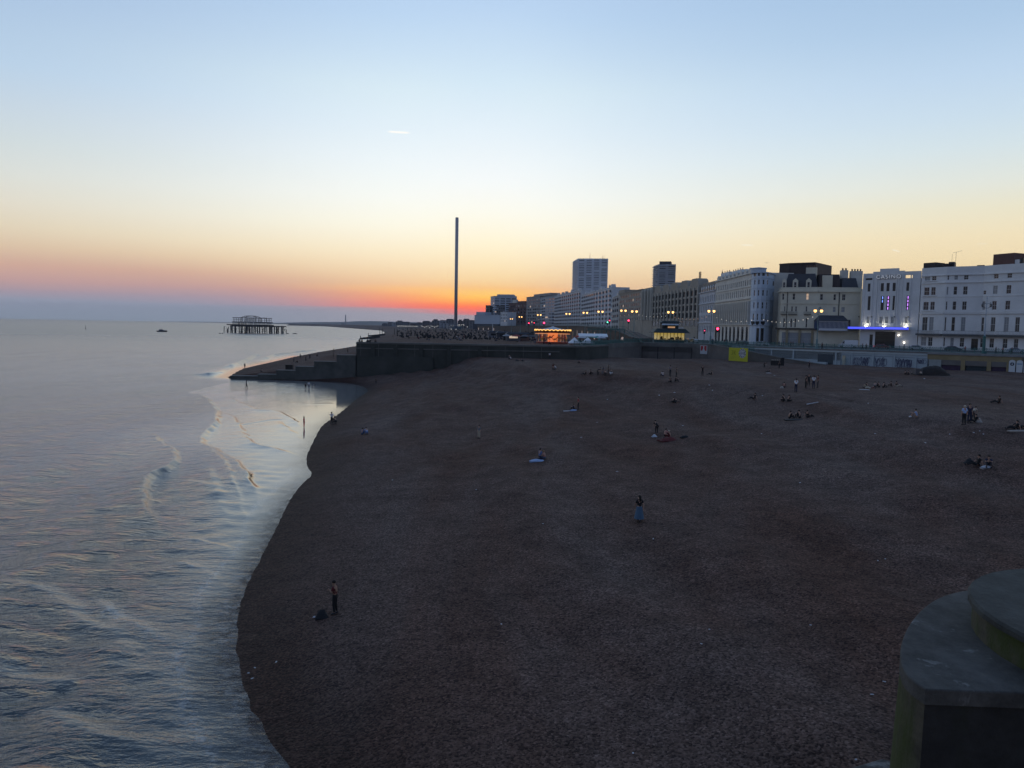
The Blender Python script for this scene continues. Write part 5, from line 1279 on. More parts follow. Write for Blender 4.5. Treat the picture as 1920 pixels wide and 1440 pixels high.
LAMPS = [(1534.5, 583, 197.5, PROM, 'twin globe lamp glowing orange in front of the cream building'), (1334, 583.5, 236, PROM, 'twin globe lamp lit before the pale mansard hotel'), (1257.5, 585.5, 262, PROM, 'twin globe lamp lit above the kiosk awnings'),
         (1189.5, 584, 272, PROM, 'twin globe lamp lit left of the kiosk before the brown office block'), (1169, 582.5, 284, PROM, 'brightest twin lamp below the brown roof tower'), (1126, 584.5, 300, 10, 'twin lamp lit before the right end of the grand white hotel'),
         (1097.5, 586.5, 330, 10, 'twin lamp lit before the left end of the grand white hotel'), (1065, 588.5, 360, 10, 'twin lamp lit above the white pyramid tents'), (1011, 590.5, 400, 10, 'reddish twin lamp lit above the carousel'),
         (976, 594.2, 480, 10, 'twin lamp lit before the red brick block'), (959, 598, 600, 10, 'small twin lamp lit left of the red brick block')]
for u, v, y, bz, lab in LAMPS: make_lamp(lab, u, v, y, bz)
q = atY(1850, 573, 179.5); H = zat(1850, 570, 179.5)-PROM
t = thing('ornate_lamp_post', 'tall unlit ornate lamp post in front of the white hotel', 'street lamp', (q.x, 179.5, PROM))
f = MB(); f.lathe([(.5, 0), (.5, .5), (.36, .7), (.34, 4.0), (.42, 4.1), (.2, 4.4)], 8); f.build('pedestal', GREENP, t)
f = MB(); f.lathe([(.19, 4.41), (.14, H*.6), (.09, H*.62), (.07, H+1.2), (.14, H+1.4), (.02, H+1.9)], 8); f.build('post', mat('pale_blue_post', (.38, .45, .52), .5), t)
for sgn in (-1, 1):
    f = MB(); A = [(sgn*(.1+.95*math.sin(a)), 0, H-1.0+.9*(1-math.cos(a))) for a in np.linspace(0, 2.2, 8)]; f.path(A, .06, 4); f.path([(sgn*.1, 0, H), (sgn*.6, 0, H+.25), (sgn*.95, 0, H-.1)], .045, 4); f.build('scroll_arm', DFRAME, t)
    f = MB(); f.lathe([(.08, -.6), (.22, -.35), (.26, .05), (.1, .3)], 8); f.build('lantern', mat('unlit_lantern', (.12, .13, .14), .4), t, (sgn*1.02, 0, H-.2))
# festoon strings between the lamps
BULB = glow('festoon_bulb', (1, .88, .72), 1.4); BULBR = glow('warm_festoon_bulb', (1, .55, .35), .9)
bm_ = MB(); bm_.lathe([(.02, -.1), (.075, 0), (.02, .1)], 4); bme = bm_.mesh('bulb', BULB); bmr = bm_.mesh('bulb', BULBR)
def string(label, a, b, sag, n, me):
    a = Vector(a); b = Vector(b); t = thing('festoon_string', label, 'string lights', a, 0, 'festoon strings along the promenade'); pts = []
    for k in range(n+1):
        f_ = k/n; p = a.lerp(b, f_); p.z -= sag*4*f_*(1-f_); pts.append(p-a)
    m_ = MB(); m_.path(pts, .02, 3); m_.build('cable', DFRAME, t)
    for p in pts[1:-1]: put('bulb', me, t, p-Vector((0, 0, .13)))
fp = lambda u, v, y: tuple(atY(u, v, y))
string('string of white bulbs sagging across the cream building to its lamp', fp(1424, 596.5, 214), fp(1533, 590, 197.8), 1.5, 13, bme)
string('string of white bulbs crossing the stucco terrace and blue corner house', fp(1335.5, 591, 235.8), fp(1420, 597, 216), 1.3, 9, bme)
string('string of bulbs running left from the mansard hotel lamp', fp(1259, 592, 262), fp(1332.5, 591, 236), 1.2, 10, bmr)
string('string of bulbs crossing the finned hotel above the kiosk', fp(1191, 588, 272), fp(1255.5, 590.5, 262), .8, 9, bme)
string('faint string of bulbs before the brown office block', fp(1127, 590, 300), fp(1187, 588, 272), .6, 8, bmr)
string('faint reddish string of bulbs before the grand white hotel', fp(1067, 592.5, 360), fp(1125, 589.5, 300), .6, 8, bmr)
string('dim reddish string of bulbs above the carousel', fp(978, 597.5, 480), fp(1063, 592.5, 360), .8, 9, bmr)
# far lamp rows (tiny)
fl = MB(); fl.tube((0, 0, 0), (0, 0, 5.5), .12, n=3); fl.mi = 1; fl.ball((0, 0, 5.8), .28, 5); flm = fl.mesh('far_lamp', [mat('lamp_post_paint', (.2, .2, .2)), glow('far_white_lamp', (1, .95, .88), 2.6)])
for k in range(22):
    u = 745+k*1.8; v = 611.2+k*.03; Y0 = 1250
    p = atY(u, v, Y0); o = put('far_lamp', flm, None, (p.x, Y0, p.z-5.8)); tag(o, 'tiny white lamp in the long even row before the far town', 'street lamp', 'far lamp row below the town')
for k in range(11):
    u = 790+k*3.1; Y0 = 1000; p = atY(u, 611.3+(k % 2)*.7+(2.4 if k % 3 == 2 else 0), Y0); o = put('far_lamp', flm, None, (p.x, Y0, p.z-5.8)); tag(o, 'tiny white lamp in the scattered row left of the slim tower', 'street lamp', 'scattered far lamps left of the tower')
for k, (u, v) in enumerate(((859, 609.3), (862, 609.2), (866, 609.1), (869.5, 609.2), (846, 617), (855, 617.5), (876, 613))):
    p = atY(u, v, 880); o = put('far_lamp', flm, None, (p.x, 880, p.z-5.8)); tag(o, 'tiny white lamp near the foot of the slim tower', 'street lamp', 'far lamps round the tower foot')
# traffic lights
RED = glow('red_signal', (1, .02, .08), 7.); GRN = glow('green_signal', (.1, 1, .55), 4.); REDT = glow('tail_light', (1, .03, .06), 4.); HEADL = glow('headlamp', (1, .95, .9), 8.)
def signal(label, u, v, Y0, bz, m, r=.34):
    p = atY(u, v, Y0); t = thing('traffic_light', label, 'traffic light', (p.x, Y0, bz), 0, 'traffic lights on the seafront road')
    H = p.z-bz; f = MB(); f.tube((0, .25, 0), (0, .25, max(.6, H+.6)), .09, n=6); f.build('pole', DFRAME, t)
    f = MB(); f.box(-.3, .3, -.05, .2, H-1.15, H+.5); h = f.build('signal_head', BLACK, t)
    f = MB(); f.lathe([(r, 0), (r*.8, .08), (.02, .12)], 10); o = f.build('signal_lens', m, h, (0, -.06, H)); o.rotation_euler = (math.pi/2, 0, 0)
    f = MB(); f.box(-.22, .22, -.28, -.06, H+.36, H+.40); f.build('visor', BLACK, h)
signal('bright red traffic light in front of the stucco terrace', 1345.5, 616.5, 244, PROM, RED, .42); signal('dim red traffic light left of the bright one at the terrace', 1321, 620, 252, PROM, glow('dim_red_signal', (.8, .02, .1), 2.), .22)
signal('bright red traffic light below the brown roof tower', 1178.5, 601, 300, PROM, RED, .34); signal('small red traffic light right of the green one', 1143, 601, 330, PROM, RED, .2); signal('green traffic light before the grand white hotel', 1139, 604.3, 320, PROM, GRN, .26)
signal('bright red traffic light above the left side of the carousel', 1020, 605.5, 330, 10, RED, .4); signal('left of the two small red traffic lights left of the carousel', 991.5, 606, 340, 10, RED, .26); signal('right of the two small red traffic lights left of the carousel', 1001.5, 605.5, 345, 10, RED, .16)
# vehicles
CARG = mat('car_glass', (.012, .014, .018), .08, .1, spec=.7); TYRE = mat('tyre_rubber', (.015, .015, .015), .9, .1); RIM = mat('wheel_rim', (.3, .3, .31), .35, .1, metal=.8)
def car(label, u, Y0, c, rz, kind='car', lights=None, name=None):
    q = plan(u, Y0); van = kind == 'van'
    t = thing(name or ('parked_van' if van else 'parked_car'), label, 'van' if van else 'car', (q[0], Y0, PROM), rz, None if van else 'cars on the seafront road')
    L_, w, h = (5.3, 1.0, 2.35) if van else (4.2, .88, 1.45)
    paint = mat('paint_%02d%02d%02d' % tuple(int(x*99) for x in c), c, .35, .05, spec=.6)
    prof = [(-L_/2, .35), (-L_/2, 2.2), (-L_/2+.15, 2.35), (L_/2-1.5, 2.3), (L_/2-.75, 1.25), (L_/2-.05, 1.0), (L_/2, .35)] if van else [(-L_/2, .38), (-L_/2, .85), (-L_/2+.25, .95), (-L_/2+.75, 1.38), (.35, 1.45), (1.05, .98), (L_/2-.15, .82), (L_/2, .4)]
    f = MB(); n = len(prof)
    top = lambda z: w*(1-.16*max(0, z-.95)/(h-.9))
    f.add([(x, -top(z), z) for x, z in prof]+[(x, top(z), z) for x, z in prof], [tuple(range(n)), tuple(range(n, 2*n))[::-1]]+[(i, n+i, n+(i+1) % n, (i+1) % n) for i in range(n)]); f.build('body', paint, t)
    for sg in (-1, 1):
        f = MB(); gl = [(L_/2-1.7, 1.3), (L_/2-1.7, 2.1), (L_/2-1.5, 2.1), (L_/2-.95, 1.3)] if van else [(-L_/2+.6, .98), (-L_/2+.95, 1.33), (.3, 1.37), (.85, .98)]
        f.add([(x, sg*(top(z)+.012), z) for x, z in gl], [tuple(range(4)) if sg < 0 else tuple(range(4))[::-1]]); f.build('side_window', CARG, t)
    f = MB(); a, b = (prof[3], prof[4]) if van else (prof[4], prof[5]); f.add([(a[0]+.02, -top(a[1])*.9, a[1]-.02), (b[0]+.03, -top(b[1])*.92, b[1]+.06), (b[0]+.03, top(b[1])*.92, b[1]+.06), (a[0]+.02, top(a[1])*.9, a[1]-.02)], [(0, 1, 2, 3)]); f.build('windscreen', CARG, t)
    for x in (-L_/2+.85, L_/2-.85):
        for sg in (-1, 1):
            f = MB(); f.tube((0, -.11, 0), (0, .11, 0), .34, n=12); wl = f.build('wheel', TYRE, t, (x, sg*(w-.06), .34)); f = MB(); f.tube((0, sg*.112, 0), (0, sg*.125, 0), .19, n=8); f.build('rim', RIM, wl)
    for sg in (-1, 1):
        f = MB(); f.box(L_/2-.06, L_/2+.03, sg*w*.7-.17, sg*w*.7+.17, .6, .78); f.build('headlight', HEADL if lights == 'head' else mat('headlight_glass', (.5, .5, .5), .2), t)
        f = MB(); f.box(-L_/2-.03, -L_/2+.02, sg*w*.75-.14, sg*w*.75+.14, .65, .85); f.build('tail_light', REDT if lights == 'tail' else mat('tail_light_plastic', (.2, .01, .01), .3), t)
    return t
car('white panel van parked left of the casino', 1592, 219, (.62, .64, .67), math.pi-.55, 'van')
car('dark red car parked in front of the casino entrance', 1656, 213, (.22, .02, .025), -.6, lights='tail')
car('white car parked right of the casino', 1722, 203, (.45, .48, .52), -.6); car('dark blue car before the ground floor of the white hotel', 1790, 198, (.03, .04, .06), -.62)
car('pale car at the right edge behind the railing', 1908, 189, (.4, .42, .5), -.62); car('silver car below the blue corner house', 1430, 226, (.38, .40, .42), -.8, lights='tail')
car('dark car with lit tail lights before the stucco terrace', 1393, 238, (.04, .04, .045), 1.9, lights='head'); car('white car beside the kiosk right end', 1301, 258, (.5, .5, .5), 1.9, lights='head'); car('grey car right of the kiosk awnings', 1292, 275, (.2, .21, .23), 1.9)
car('black car before the finned hotel', 1278, 300, (.03, .03, .035), 1.9); car('pale car with bright headlamps left of the kiosk', 1190, 300, (.4, .4, .42), -1.5, lights='head'); car('dark car with headlamps farther left of the kiosk', 1177, 330, (.06, .06, .07), -1.5, lights='head')
car('grey car with red tail lights on the road before the brown office', 1163, 345, (.2, .2, .2), 1.6, lights='tail')
# kiosk
Y0 = 256.; q = plan(1258, Y0); k_ = Y0/F; t = thing('seafront_kiosk', 'two storey kiosk with yellow lit windows and a dark overhanging roof', 'kiosk', (q[0], Y0, PROM), -.06)
KD = mat('kiosk_dark_green', (.03, .045, .045), .7, .15); w = 60*k_/2; zk = lambda v: zat(1258, v, Y0)-PROM
f = MB(); f.box(-w*.86, w*.86, 0, 8, 0, .9); f.build('base_wall', KD, t)
f = MB(); f.box(-w*.84, w*.84, .25, 7.8, .91, zk(624.2)); f.build('lit_interior', glow('kiosk_interior', (1, .70, .10), .30), t)
for k in range(9):
    x = -w*.86+k*w*.215-(.12 if k else 0); f = MB(); f.box(x, x+.16, .0, .2, .91, zk(624)); f.build('window_post', KD, t)
rn = random.Random(9)
for k in range(22):
    x = rn.uniform(-w*.78, w*.74); f = MB(); f.box(x, x+rn.uniform(.25, .8), .1, .23, .95, .95+rn.uniform(.3, 1.3)); f.build('shelf_stock', mat('dark_stock', (.12, .07, .03), .8), t)
f = MB(); f.prism([(-w*1.12, -2), (w*1.12, -2), (w*1.12, 10), (-w*1.12, 10)], zk(623.8), zk(616.3), inset=.22); f.build('roof', KD, t)
f = MB(); f.box(-w*1.13, w*1.13, -2.05, 10.05, zk(624.5)+.02, zk(623.8)-.003); f.build('eaves', KD, t)
f = MB(); f.box(-w*.5, w*.5, 1.5, 7.5, zk(616.4), zk(605)); f.build('upper_storey', KD, t)
f = MB(); f.prism([(-w*.62, .6), (w*.62, .6), (w*.62, 8), (-w*.62, 8)], zk(605)+.01, zk(601.8), inset=.2); f.build('upper_roof', KD, t)
for k in range(4):
    x0 = -w*.5+k*w*.25; f = MB(); x1 = x0+w*.22; za, zb2 = zk(606), zk(609.8)
    f.add([(x0, 1.45, za), (x1, 1.45, za), (x1-.1, -.4, zb2), (x0-.5, -.4, zb2), (x0, 1.45, za+.08), (x1, 1.45, za+.08), (x1-.1, -.4, zb2+.08), (x0-.5, -.4, zb2+.08)], [(0,3,2,1),(4,5,6,7),(0,1,5,4),(1,2,6,5),(2,3,7,6),(3,0,4,7)])
    f.build('awning', mat('white_awning', (.55, .58, .6), .8), t)
f = MB(); f.box(-.9, 1.6, 1.4, 1.49, zk(615), zk(612)); f.build('warm_window', glow('kiosk_warm_window', (1, .5, .15), .35), t)
f = MB(); f.box(w*.42, w*.75, -1.2, -.9, zk(615.2), zk(613.8)); f.build('white_sign', mat('white_board', (.7,.7,.7)), t)
# carousel
Y0 = 236.; q = plan(1036.5, Y0); k_ = Y0/F; Rr = 33.5*k_; zc = 10.0; t = thing('carousel', 'brightly lit red and gold carousel with a scalloped bulb rim', 'carousel', (q[0], Y0, zc)); zk = lambda v: zat(1036.5, v, Y0)-zc
f = MB(); f.lathe([(Rr*.92, .05), (Rr*.92, .5)], 28); f.build('platform', mat('carousel_red', (.25, .03, .02), .6), t)
f = MB(); f.lathe([(1.6, .5), (1.6, zk(624))], 14); f.build('centre_drum', glow('carousel_drum_glow', (1, .20, .02), .6), t)
f = MB(); f.lathe([(.1, zk(624.2)), (Rr*.95, zk(624.2)), (Rr*.95, zk(623.8)), (.1, zk(623.8))], 28); f.build('lit_ceiling', glow('carousel_ceiling_glow', (1, .24, .025), .32), t)
n = 28; f = MB(); g = MB(); g2 = MB()
for k in range(n):
    a0, a1 = 2*math.pi*k/n, 2*math.pi*(k+1)/n
    m_ = 4
    for j in range(m_):
        b0_, b1_ = a0+(a1-a0)*j/m_, a0+(a1-a0)*(j+1)/m_; s0, s1 = .32*abs(math.sin(math.pi*j/m_)), .32*abs(math.sin(math.pi*(j+1)/m_))
        p = lambda a, z, r=Rr: (r*math.cos(a), r*math.sin(a), z)
        f.add([p(b0_, zk(624)), p(b1_, zk(624)), p(b1_, zk(620.2)+s1), p(b0_, zk(620.2)+s0)], [(0, 1, 2, 3)])
        g.tube(p(b0_, zk(620.2)+s0+.05, Rr+.06), p(b1_, zk(620.2)+s1+.05, Rr+.06), .13, n=5)
    g2.tube(p(a0, zk(625.8), Rr*.97), p(a1, zk(625.8), Rr*.97), .07, n=4)
f.build('rounding_boards', mat('carousel_gold_red', (.09, .015, .006), .6), t); g.build('scalloped_bulb_rim', glow('carousel_rim_bulbs', (1, .50, .05), 1.5), t); g2.build('lower_bulb_rim', glow('carousel_low_bulbs', (1, .33, .04), .7), t)
f = MB(); f.lathe([(Rr*1.0, zk(620.3)+.3), (Rr*.55, zk(617)), (Rr*.12, zk(613.3)), (.1, zk(611.5))], 16); f.build('tilt_roof', mat('grey_canvas', (.58, .60, .62), .8, .15), t)
horse = MB(); horse.add([(-.55,-.15,.0),(.45,-.15,.05),(.45,.15,.05),(-.55,.15,.0),(-.5,-.17,.45),(.45,-.17,.5),(.45,.17,.5),(-.5,.17,.45)], [(0,3,2,1),(4,5,6,7),(0,1,5,4),(1,2,6,5),(2,3,7,6),(3,0,4,7)]); horse.tube((.4,0,.4),(.75,0,.95),.16,.11,n=6); horse.tube((.7,0,.95),(1.05,0,.8),.12,.07,n=6)
for x, y in ((-.45,-.1),(-.45,.1),(.4,-.1),(.4,.1)): horse.tube((x,y,.05),(x+.25,y,-.5),.07,.05,n=5)
horse.tube((-.55,0,.4),(-.85,0,.0),.06,.03,n=4); hm = [horse.mesh('carousel_horse', mat(nm, c, .5)) for nm, c in (('horse_cream', (.35, .22, .12)), ('horse_red', (.4, .05, .03)), ('horse_gold', (.5, .3, .06)))]
polem = MB(); polem.tube((0, 0, -.9), (0, 0, zk(624.3)-1.5), .05, n=5); pme = polem.mesh('twisted_pole', glow('brass_pole_glow', (1, .5, .12), .2))
for k in range(18):
    a = 2*math.pi*k/18; r = Rr*(.8 if k % 2 else .6); o = put('carousel_horse', hm[k % 3], t, (r*math.cos(a), r*math.sin(a), 1.45+.35*math.sin(k*2.1)), a+math.pi/2); put('twisted_pole', pme, o)
f = MB(); f.lathe([(.25, 0), (.25, zk(621))], 8); f.build('ticket_post', mat('pale_post', (.35, .33, .25), .7), t, (Rr+.6, -1, 0))
# tents
for k, (u, lab) in enumerate(((1077.5, 'left white pyramid tent beside the carousel'), (1102.5, 'right white pyramid tent beside the carousel'))):
    Y0 = 212.; q = plan(u, Y0); k_ = Y0/F; hw = 11.5*k_; zg = 10.0; t = thing('pyramid_tent', lab, 'tent', (q[0], Y0, zg), 0, 'white tents on the terrace'); zk = lambda v: zat(u, v, Y0)-zg
    f = MB(); f.prism([(-hw, -hw), (hw, -hw), (hw, hw), (-hw, hw)], zk(642.3), zk(639.6), inset=.35)
    f.add([(-hw*.65, -hw*.65, zk(639.6)), (hw*.65, -hw*.65, zk(639.6)), (hw*.65, hw*.65, zk(639.6)), (-hw*.65, hw*.65, zk(639.6)), (0, 0, zk(632.2))], [(0, 1, 4), (1, 2, 4), (2, 3, 4), (3, 0, 4)])
    f.build('canopy', mat('white_tent_canvas', (.80, .82, .83), .8, .05), t)
    f = MB(); f.box(-hw, hw, -hw-.01, -hw+.02, zk(643.6), zk(642.4)); f.build('valance', mat('white_tent_canvas', (.7,.7,.7)), t)
    for x in (-1, 1):
        for y in (-1, 1): f = MB(); f.tube((x*hw*.95, y*hw*.95, 0), (x*hw*.95, y*hw*.95, zk(642.3)), .05, n=5); f.build('tent_pole', WHITE, t)
Y0 = 226.; q = plan(1113, Y0); t = thing('white_stall', 'long low white awning stall behind the pyramid tents', 'stall', (q[0]-4.5, Y0, 10.0))
f = MB(); f.add([(0, 0, 2.6), (9, 0, 2.6), (9, 3, 3.4), (0, 3, 3.4), (0, 0, 2.4), (9, 0, 2.4), (9, 3, 3.2), (0, 3, 3.2)], [(0,1,2,3),(4,7,6,5),(0,4,5,1),(1,5,6,2),(2,6,7,3),(3,7,4,0)]); f.build('awning', mat('white_tent_canvas', (.7,.7,.7)), t)
f = MB(); f.box(.3, 8.7, .8, 3, 0, 1.1); f.build('counter', KD, t)
for x in (.2, 8.8): f = MB(); f.tube((x, .1, 0), (x, .1, 2.4), .06, n=5); f.build('post', DFRAME, t)
# green iron stair tower of the terrace access
Y0 = 246.; q = plan(1137, Y0); t = thing('iron_staircase', 'green painted iron staircase and gallery left of the kiosk', 'staircase', (q[0], Y0, 10.0)); 
for k in range(9): f = MB(); f.tube(((k-4)*1.5, 0, 0), ((k-4)*1.5, 0, 4.6), .11, n=6); f.build('column', GREENP, t)
f = MB(); f.box(-6.4, 6.4, -.3, 2.5, 4.61, 4.9); f.build('gallery_deck', GREENP, t)
f = MB()
for k in range(8):
    A = [((k-4)*1.5+.75+.68*math.cos(a), -.1, 3.7+.68*math.sin(a)) for a in np.linspace(0, math.pi, 7)]; f.path(A, .06, 4)
for z in (5.2, 5.9): f.tube((-6.3, -.2, z), (6.3, -.2, z), .06, n=4)
for k in range(32): f.tube((-6.2+k*.4, -.2, 4.9), (-6.2+k*.4, -.2, 5.9), .035, n=3, cap=False)
f.build('ironwork', GREENP, t)
f = MB()
for k in range(14): f.box(6.4+k*.45, 6.85+k*.45, -.3, 1.6, 4.5-k*.3, 4.62-k*.3)
f.tube((6.4, -.3, 5.6), (12.7, -.3, 1.6), .06, n=4); f.build('stair_flight', GREENP, t)
f = MB(); f.box(-9.5, -2.5, -2, .6, 2.0, 2.25); f.box(-9.5, -9.2, -2, -1.7, 0, 2); f.box(-2.8, -2.5, -2, -1.7, 0, 2); f.build('turquoise_canopy', mat('turquoise_canvas', (.10, .38, .34), .8), t)
# yellow banner and red sign
p0, p1 = atY(1366, 676, 212.5), atY(1401.5, 678, 206); w = math.hypot(p1.x-p0.x, p1.y-p0.y); rz = math.atan2(p1.y-p0.y, p1.x-p0.x); h = zat(1384, 651, 209)-zat(1384, 676, 209)
t = thing('yellow_banner', 'large yellow banner with a black and white swirl emblem standing on the shingle', 'banner', p0, rz)
f = MB(); f.box(0, w, 0, .06, 0, h); f.build('panel', mat('yellow_banner_print', (.52, .50, .02), .6, .06), t)
for x in (.1, w-.2): f = MB(); f.tube((x+.05, .15, -1.2), (x+.05, .15, h), .06, n=5); f.build('frame_post', DFRAME, t)
K = mat('black_print', (.02, .02, .02), .6); Wp = mat('white_print', (.55, .56, .58), .6)
cx, cz, rr_ = w*.72, h*.60, h*.36
f = MB(); f.tube((cx, -.012, cz), (cx, -.003, cz), rr_, n=18); e = f.build('emblem', Wp, t)
f = MB()
for k in range(9):
    a = 2*math.pi*k/9; A = [(cx+rr_*r_*math.cos(a+r_*1.3), -.02, cz+rr_*r_*math.sin(a+r_*1.3)) for r_ in (.98, .8, .62)]; f.path(A, .09, 4)
for (sx_, s_) in ((-.3, 1), (.3, -1)):
    A = [(cx+rr_*(sx_+.26*r_*math.cos(a*s_)), -.02, cz+rr_*.26*r_*math.sin(a*s_)) for a, r_ in zip(np.linspace(0, 8, 14), np.linspace(.15, 1.2, 14))]; f.path(A, .05, 4)
f.build('swirl', K, e)
f = MB(); f.path([(w*.12, -.012, h*.78), (w*.22, -.012, h*.78), (w*.20, -.012, h*.5), (w*.12, -.012, h*.46)], .06, 4); f.path([(w*.29, -.012, h*.8), (w*.28, -.012, h*.46)], .06, 4); f.path([(w*.38, -.012, h*.8), (w*.29, -.012, h*.63), (w*.38, -.012, h*.46)], .06, 4); f.path([(w*.12, -.012, h*.3), (w*.36, -.012, h*.3)], .04, 4); f.path([(w*.10, -.012, h*.2), (w*.3, -.012, h*.2)], .04, 4)
f.build('printed_marks', mat('olive_print', (.22, .23, .02), .6), t)
p, d, y = on_line(left, 1312); q, _, _ = on_line(left, 1325); w = float(np.linalg.norm(q-p)); z0, z1 = zat(1318, 663.5, y-.4), zat(1318, 647.5, y-.4)
t = thing('red_poster_board', 'red and white poster board on the plain tan wall', 'sign', (p[0], p[1]-.45, z0), math.atan2(d[1], d[0])); h = z1-z0
f = MB(); f.box(0, w, 0, .1, 0, h); f.build('board', Wp, t); f = MB(); f.box(w*.08, w*.92, -.012, -.003, h*.38, h*.96); f.build('red_panel', mat('red_print', (.40, .02, .03), .6), t)
f = MB(); f.add([(w*.5, -.03, h*.85), (w*.28, -.03, h*.3), (w*.40, -.03, h*.15), (w*.62, -.03, h*.15), (w*.72, -.03, h*.3)], [(0, 1, 2, 3, 4)]); f.tube((w*.5, -.035, h*.82), (w*.5, -.022, h*.82), w*.1, n=8); f.build('white_figure', Wp, t)
# covered heap, drum table, boat-like tarp
p = ground(1743, 703); t = thing('tarpaulin_heap', 'dark brown covered heap piled against the arches', 'heap', (p.x, p.y, p.z-.1))
f = MB(); rn = random.Random(4)
n = 22; vs = []
for i in range(n+1):
    for j in range(9):
        fx = i/n; a = math.pi*j/8; prof = (math.sin(math.pi*min(1, fx*1.05))**.5)*(.65+.55*fx) if fx < .97 else .2
        vs.append(((fx-.5)*7.6+rn.uniform(-.1, .1), -1.5*math.cos(a)*(.7+.3*prof), max(0, 2.25*prof*math.sin(a)**.8+rn.uniform(-.12, .12))))
f.add(vs, [(i*9+j, (i+1)*9+j, (i+1)*9+j+1, i*9+j+1) for i in range(n) for j in range(8)]); f.build('tarpaulin', mat('dark_brown_tarp', (.030, .024, .022), .8, .3, 1.5, .5, 4), t, smooth=True)
f = MB(); f.box(-3.9, -2.4, -1.6, -.4, .2, 1.5); f.build('grey_crate', mat('grey_crate', (.12, .11, .11), .8), t)
p = ground(1455, 685); t = thing('wooden_counter', 'dark counter with pale cups at the foot of the beach ramp', 'counter', p, -.3)
f = MB(); f.box(-1.3, 1.0, -.5, .5, 0, 1.25); f.build('counter_body', TIM, t); f = MB(); f.box(1.01, 1.9, -.5, .5, 0, 2.0); f.build('cabinet', BLACK, t)
for k in range(5): f = MB(); f.lathe([(.1, 1.251), (.13, 1.5)], 6); f.build('cup', mat('pale_cup', (.5, .45, .36), .6), t, (-1.0+k*.42, -.1, 0))

# ------------------------------------------------------------------ pier buttress near the camera
zt_ = 8.0
pl_px = [(1735, 1292), (1712, 1276), (1697, 1262), (1690, 1246), (1687, 1228), (1690, 1204), (1699, 1180), (1712, 1160), (1728, 1142), (1752, 1124), (1782, 1112), (1820, 1105), (1868, 1100), (1930, 1100)]
pl = [tuple(atz(u, v, zt_)[:2]) for u, v in pl_px]
far_r = [atz(2300, 1150, zt_)[:2], atz(2300, 1312, zt_)[:2], atz(1920, 1299, zt_)[:2]]
pl = [tuple(q) for q in chaikin(np.array(pl[1:]), 2)]; pl = [tuple(atz(1735, 1292, zt_)[:2])]+pl
poly = pl+[tuple(p) for p in far_r]; poly = poly[::-1]
def ccw(p): return sum(p[i][0]*p[(i+1) % len(p)][1]-p[(i+1) % len(p)][0]*p[i][1] for i in range(len(p))) > 0
if not ccw(poly): poly = poly[::-1]
cx, cy = sum(p[0] for p in poly)/len(poly), sum(p[1] for p in poly)/len(poly)
t = thing('pier_buttress', 'weathered concrete pier buttress with mossy sides and a round stepped cap', 'pier support', (cx, cy, 0))
P0 = [(x-cx, y-cy) for x, y in poly]
def pier_mat(name, c, moss, mlo, mhi):
    m = bpy.data.materials.new(name); m.use_nodes = True; tt = m.node_tree; b = tt.nodes['Principled BSDF']; n = tt.nodes.new; l = tt.links.new
    tx = n('ShaderNodeTexCoord'); 
    def nz(s, d=6, st=(1, 1, 1)):
        mp = n('ShaderNodeMapping'); mp.inputs['Scale'].default_value = st; l(tx.outputs['Object'], mp.inputs[0]); z = n('ShaderNodeTexNoise'); z.inputs['Scale'].default_value = s; z.inputs['Detail'].default_value = d; z.inputs['Roughness'].default_value = .7; l(mp.outputs[0], z.inputs['Vector']); return z.outputs[0]
    r = n('ShaderNodeValToRGB'); e = r.color_ramp.elements; e[0].position = .32; e[1].position = .68; e[0].color = tuple(x*.38 for x in c)+(1,); e[1].color = tuple(x*1.5 for x in c)+(1,); l(nz(1.3, 9, (1, .6, 1)), r.inputs[0])
    r2 = n('ShaderNodeValToRGB'); e = r2.color_ramp.elements; e[0].position = mlo; e[1].position = mhi; e[0].color = (0, 0, 0, 1); e[1].color = (1, 1, 1, 1); l(nz(.8, 6, (1, 1, .35)), r2.inputs[0])
    mx = n('ShaderNodeMix'); mx.data_type = 'RGBA'; l(r2.outputs[0], mx.inputs[0]); l(r.outputs[0], mx.inputs[6]); mx.inputs[7].default_value = moss+(1,); l(mx.outputs[2], b.inputs['Base Color']); b.inputs['Roughness'].default_value = .85
    bp = n('ShaderNodeBump'); bp.inputs['Strength'].default_value = .8; bp.inputs['Distance'].default_value = .06; l(nz(5, 9), bp.inputs['Height']); l(bp.outputs[0], b.inputs['Normal']); return m
TOPM = pier_mat('weathered_pier_top', (.066, .064, .060), (.26, .26, .25), .58, .68); MOSSM = pier_mat('mossy_pier_side', (.070, .062, .042), (.036, .050, .006), .38, .55); SIDEM = pier_mat('shaded_pier_face', (.018, .018, .018), (.014, .018, .008), .5, .7)
def round_prism(poly, z0, z1, bev, batter=0.):
    f = MB(); n = len(poly)
    def off(d):
        out = []
        for i in range(n):
            a = Vector(poly[i-1]); b = Vector(poly[i]); c = Vector(poly[(i+1) % n]); e1 = (b-a).normalized(); e2 = (c-b).normalized(); nn = Vector((e1.y+e2.y, -(e1.x+e2.x))); nn = nn/max(nn.length, 1e-6); out.append((b.x+nn.x*d, b.y+nn.y*d))
        return out
    rings = [(off(batter), z0), (off(0), z1-bev), (off(-bev*.3), z1-bev*.3), (off(-bev), z1)]
    vs = [(x, y, z) for ring, z in rings for x, y in ring]
    fs = [(k*n+i, k*n+(i+1) % n, (k+1)*n+(i+1) % n, (k+1)*n+i) for k in range(3) for i in range(n)]+[tuple(range(3*n, 4*n))]
    f.add(vs, fs); return f
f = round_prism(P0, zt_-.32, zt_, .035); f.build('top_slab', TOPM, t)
Pin = [(x*.985, y*.985) for x, y in P0]
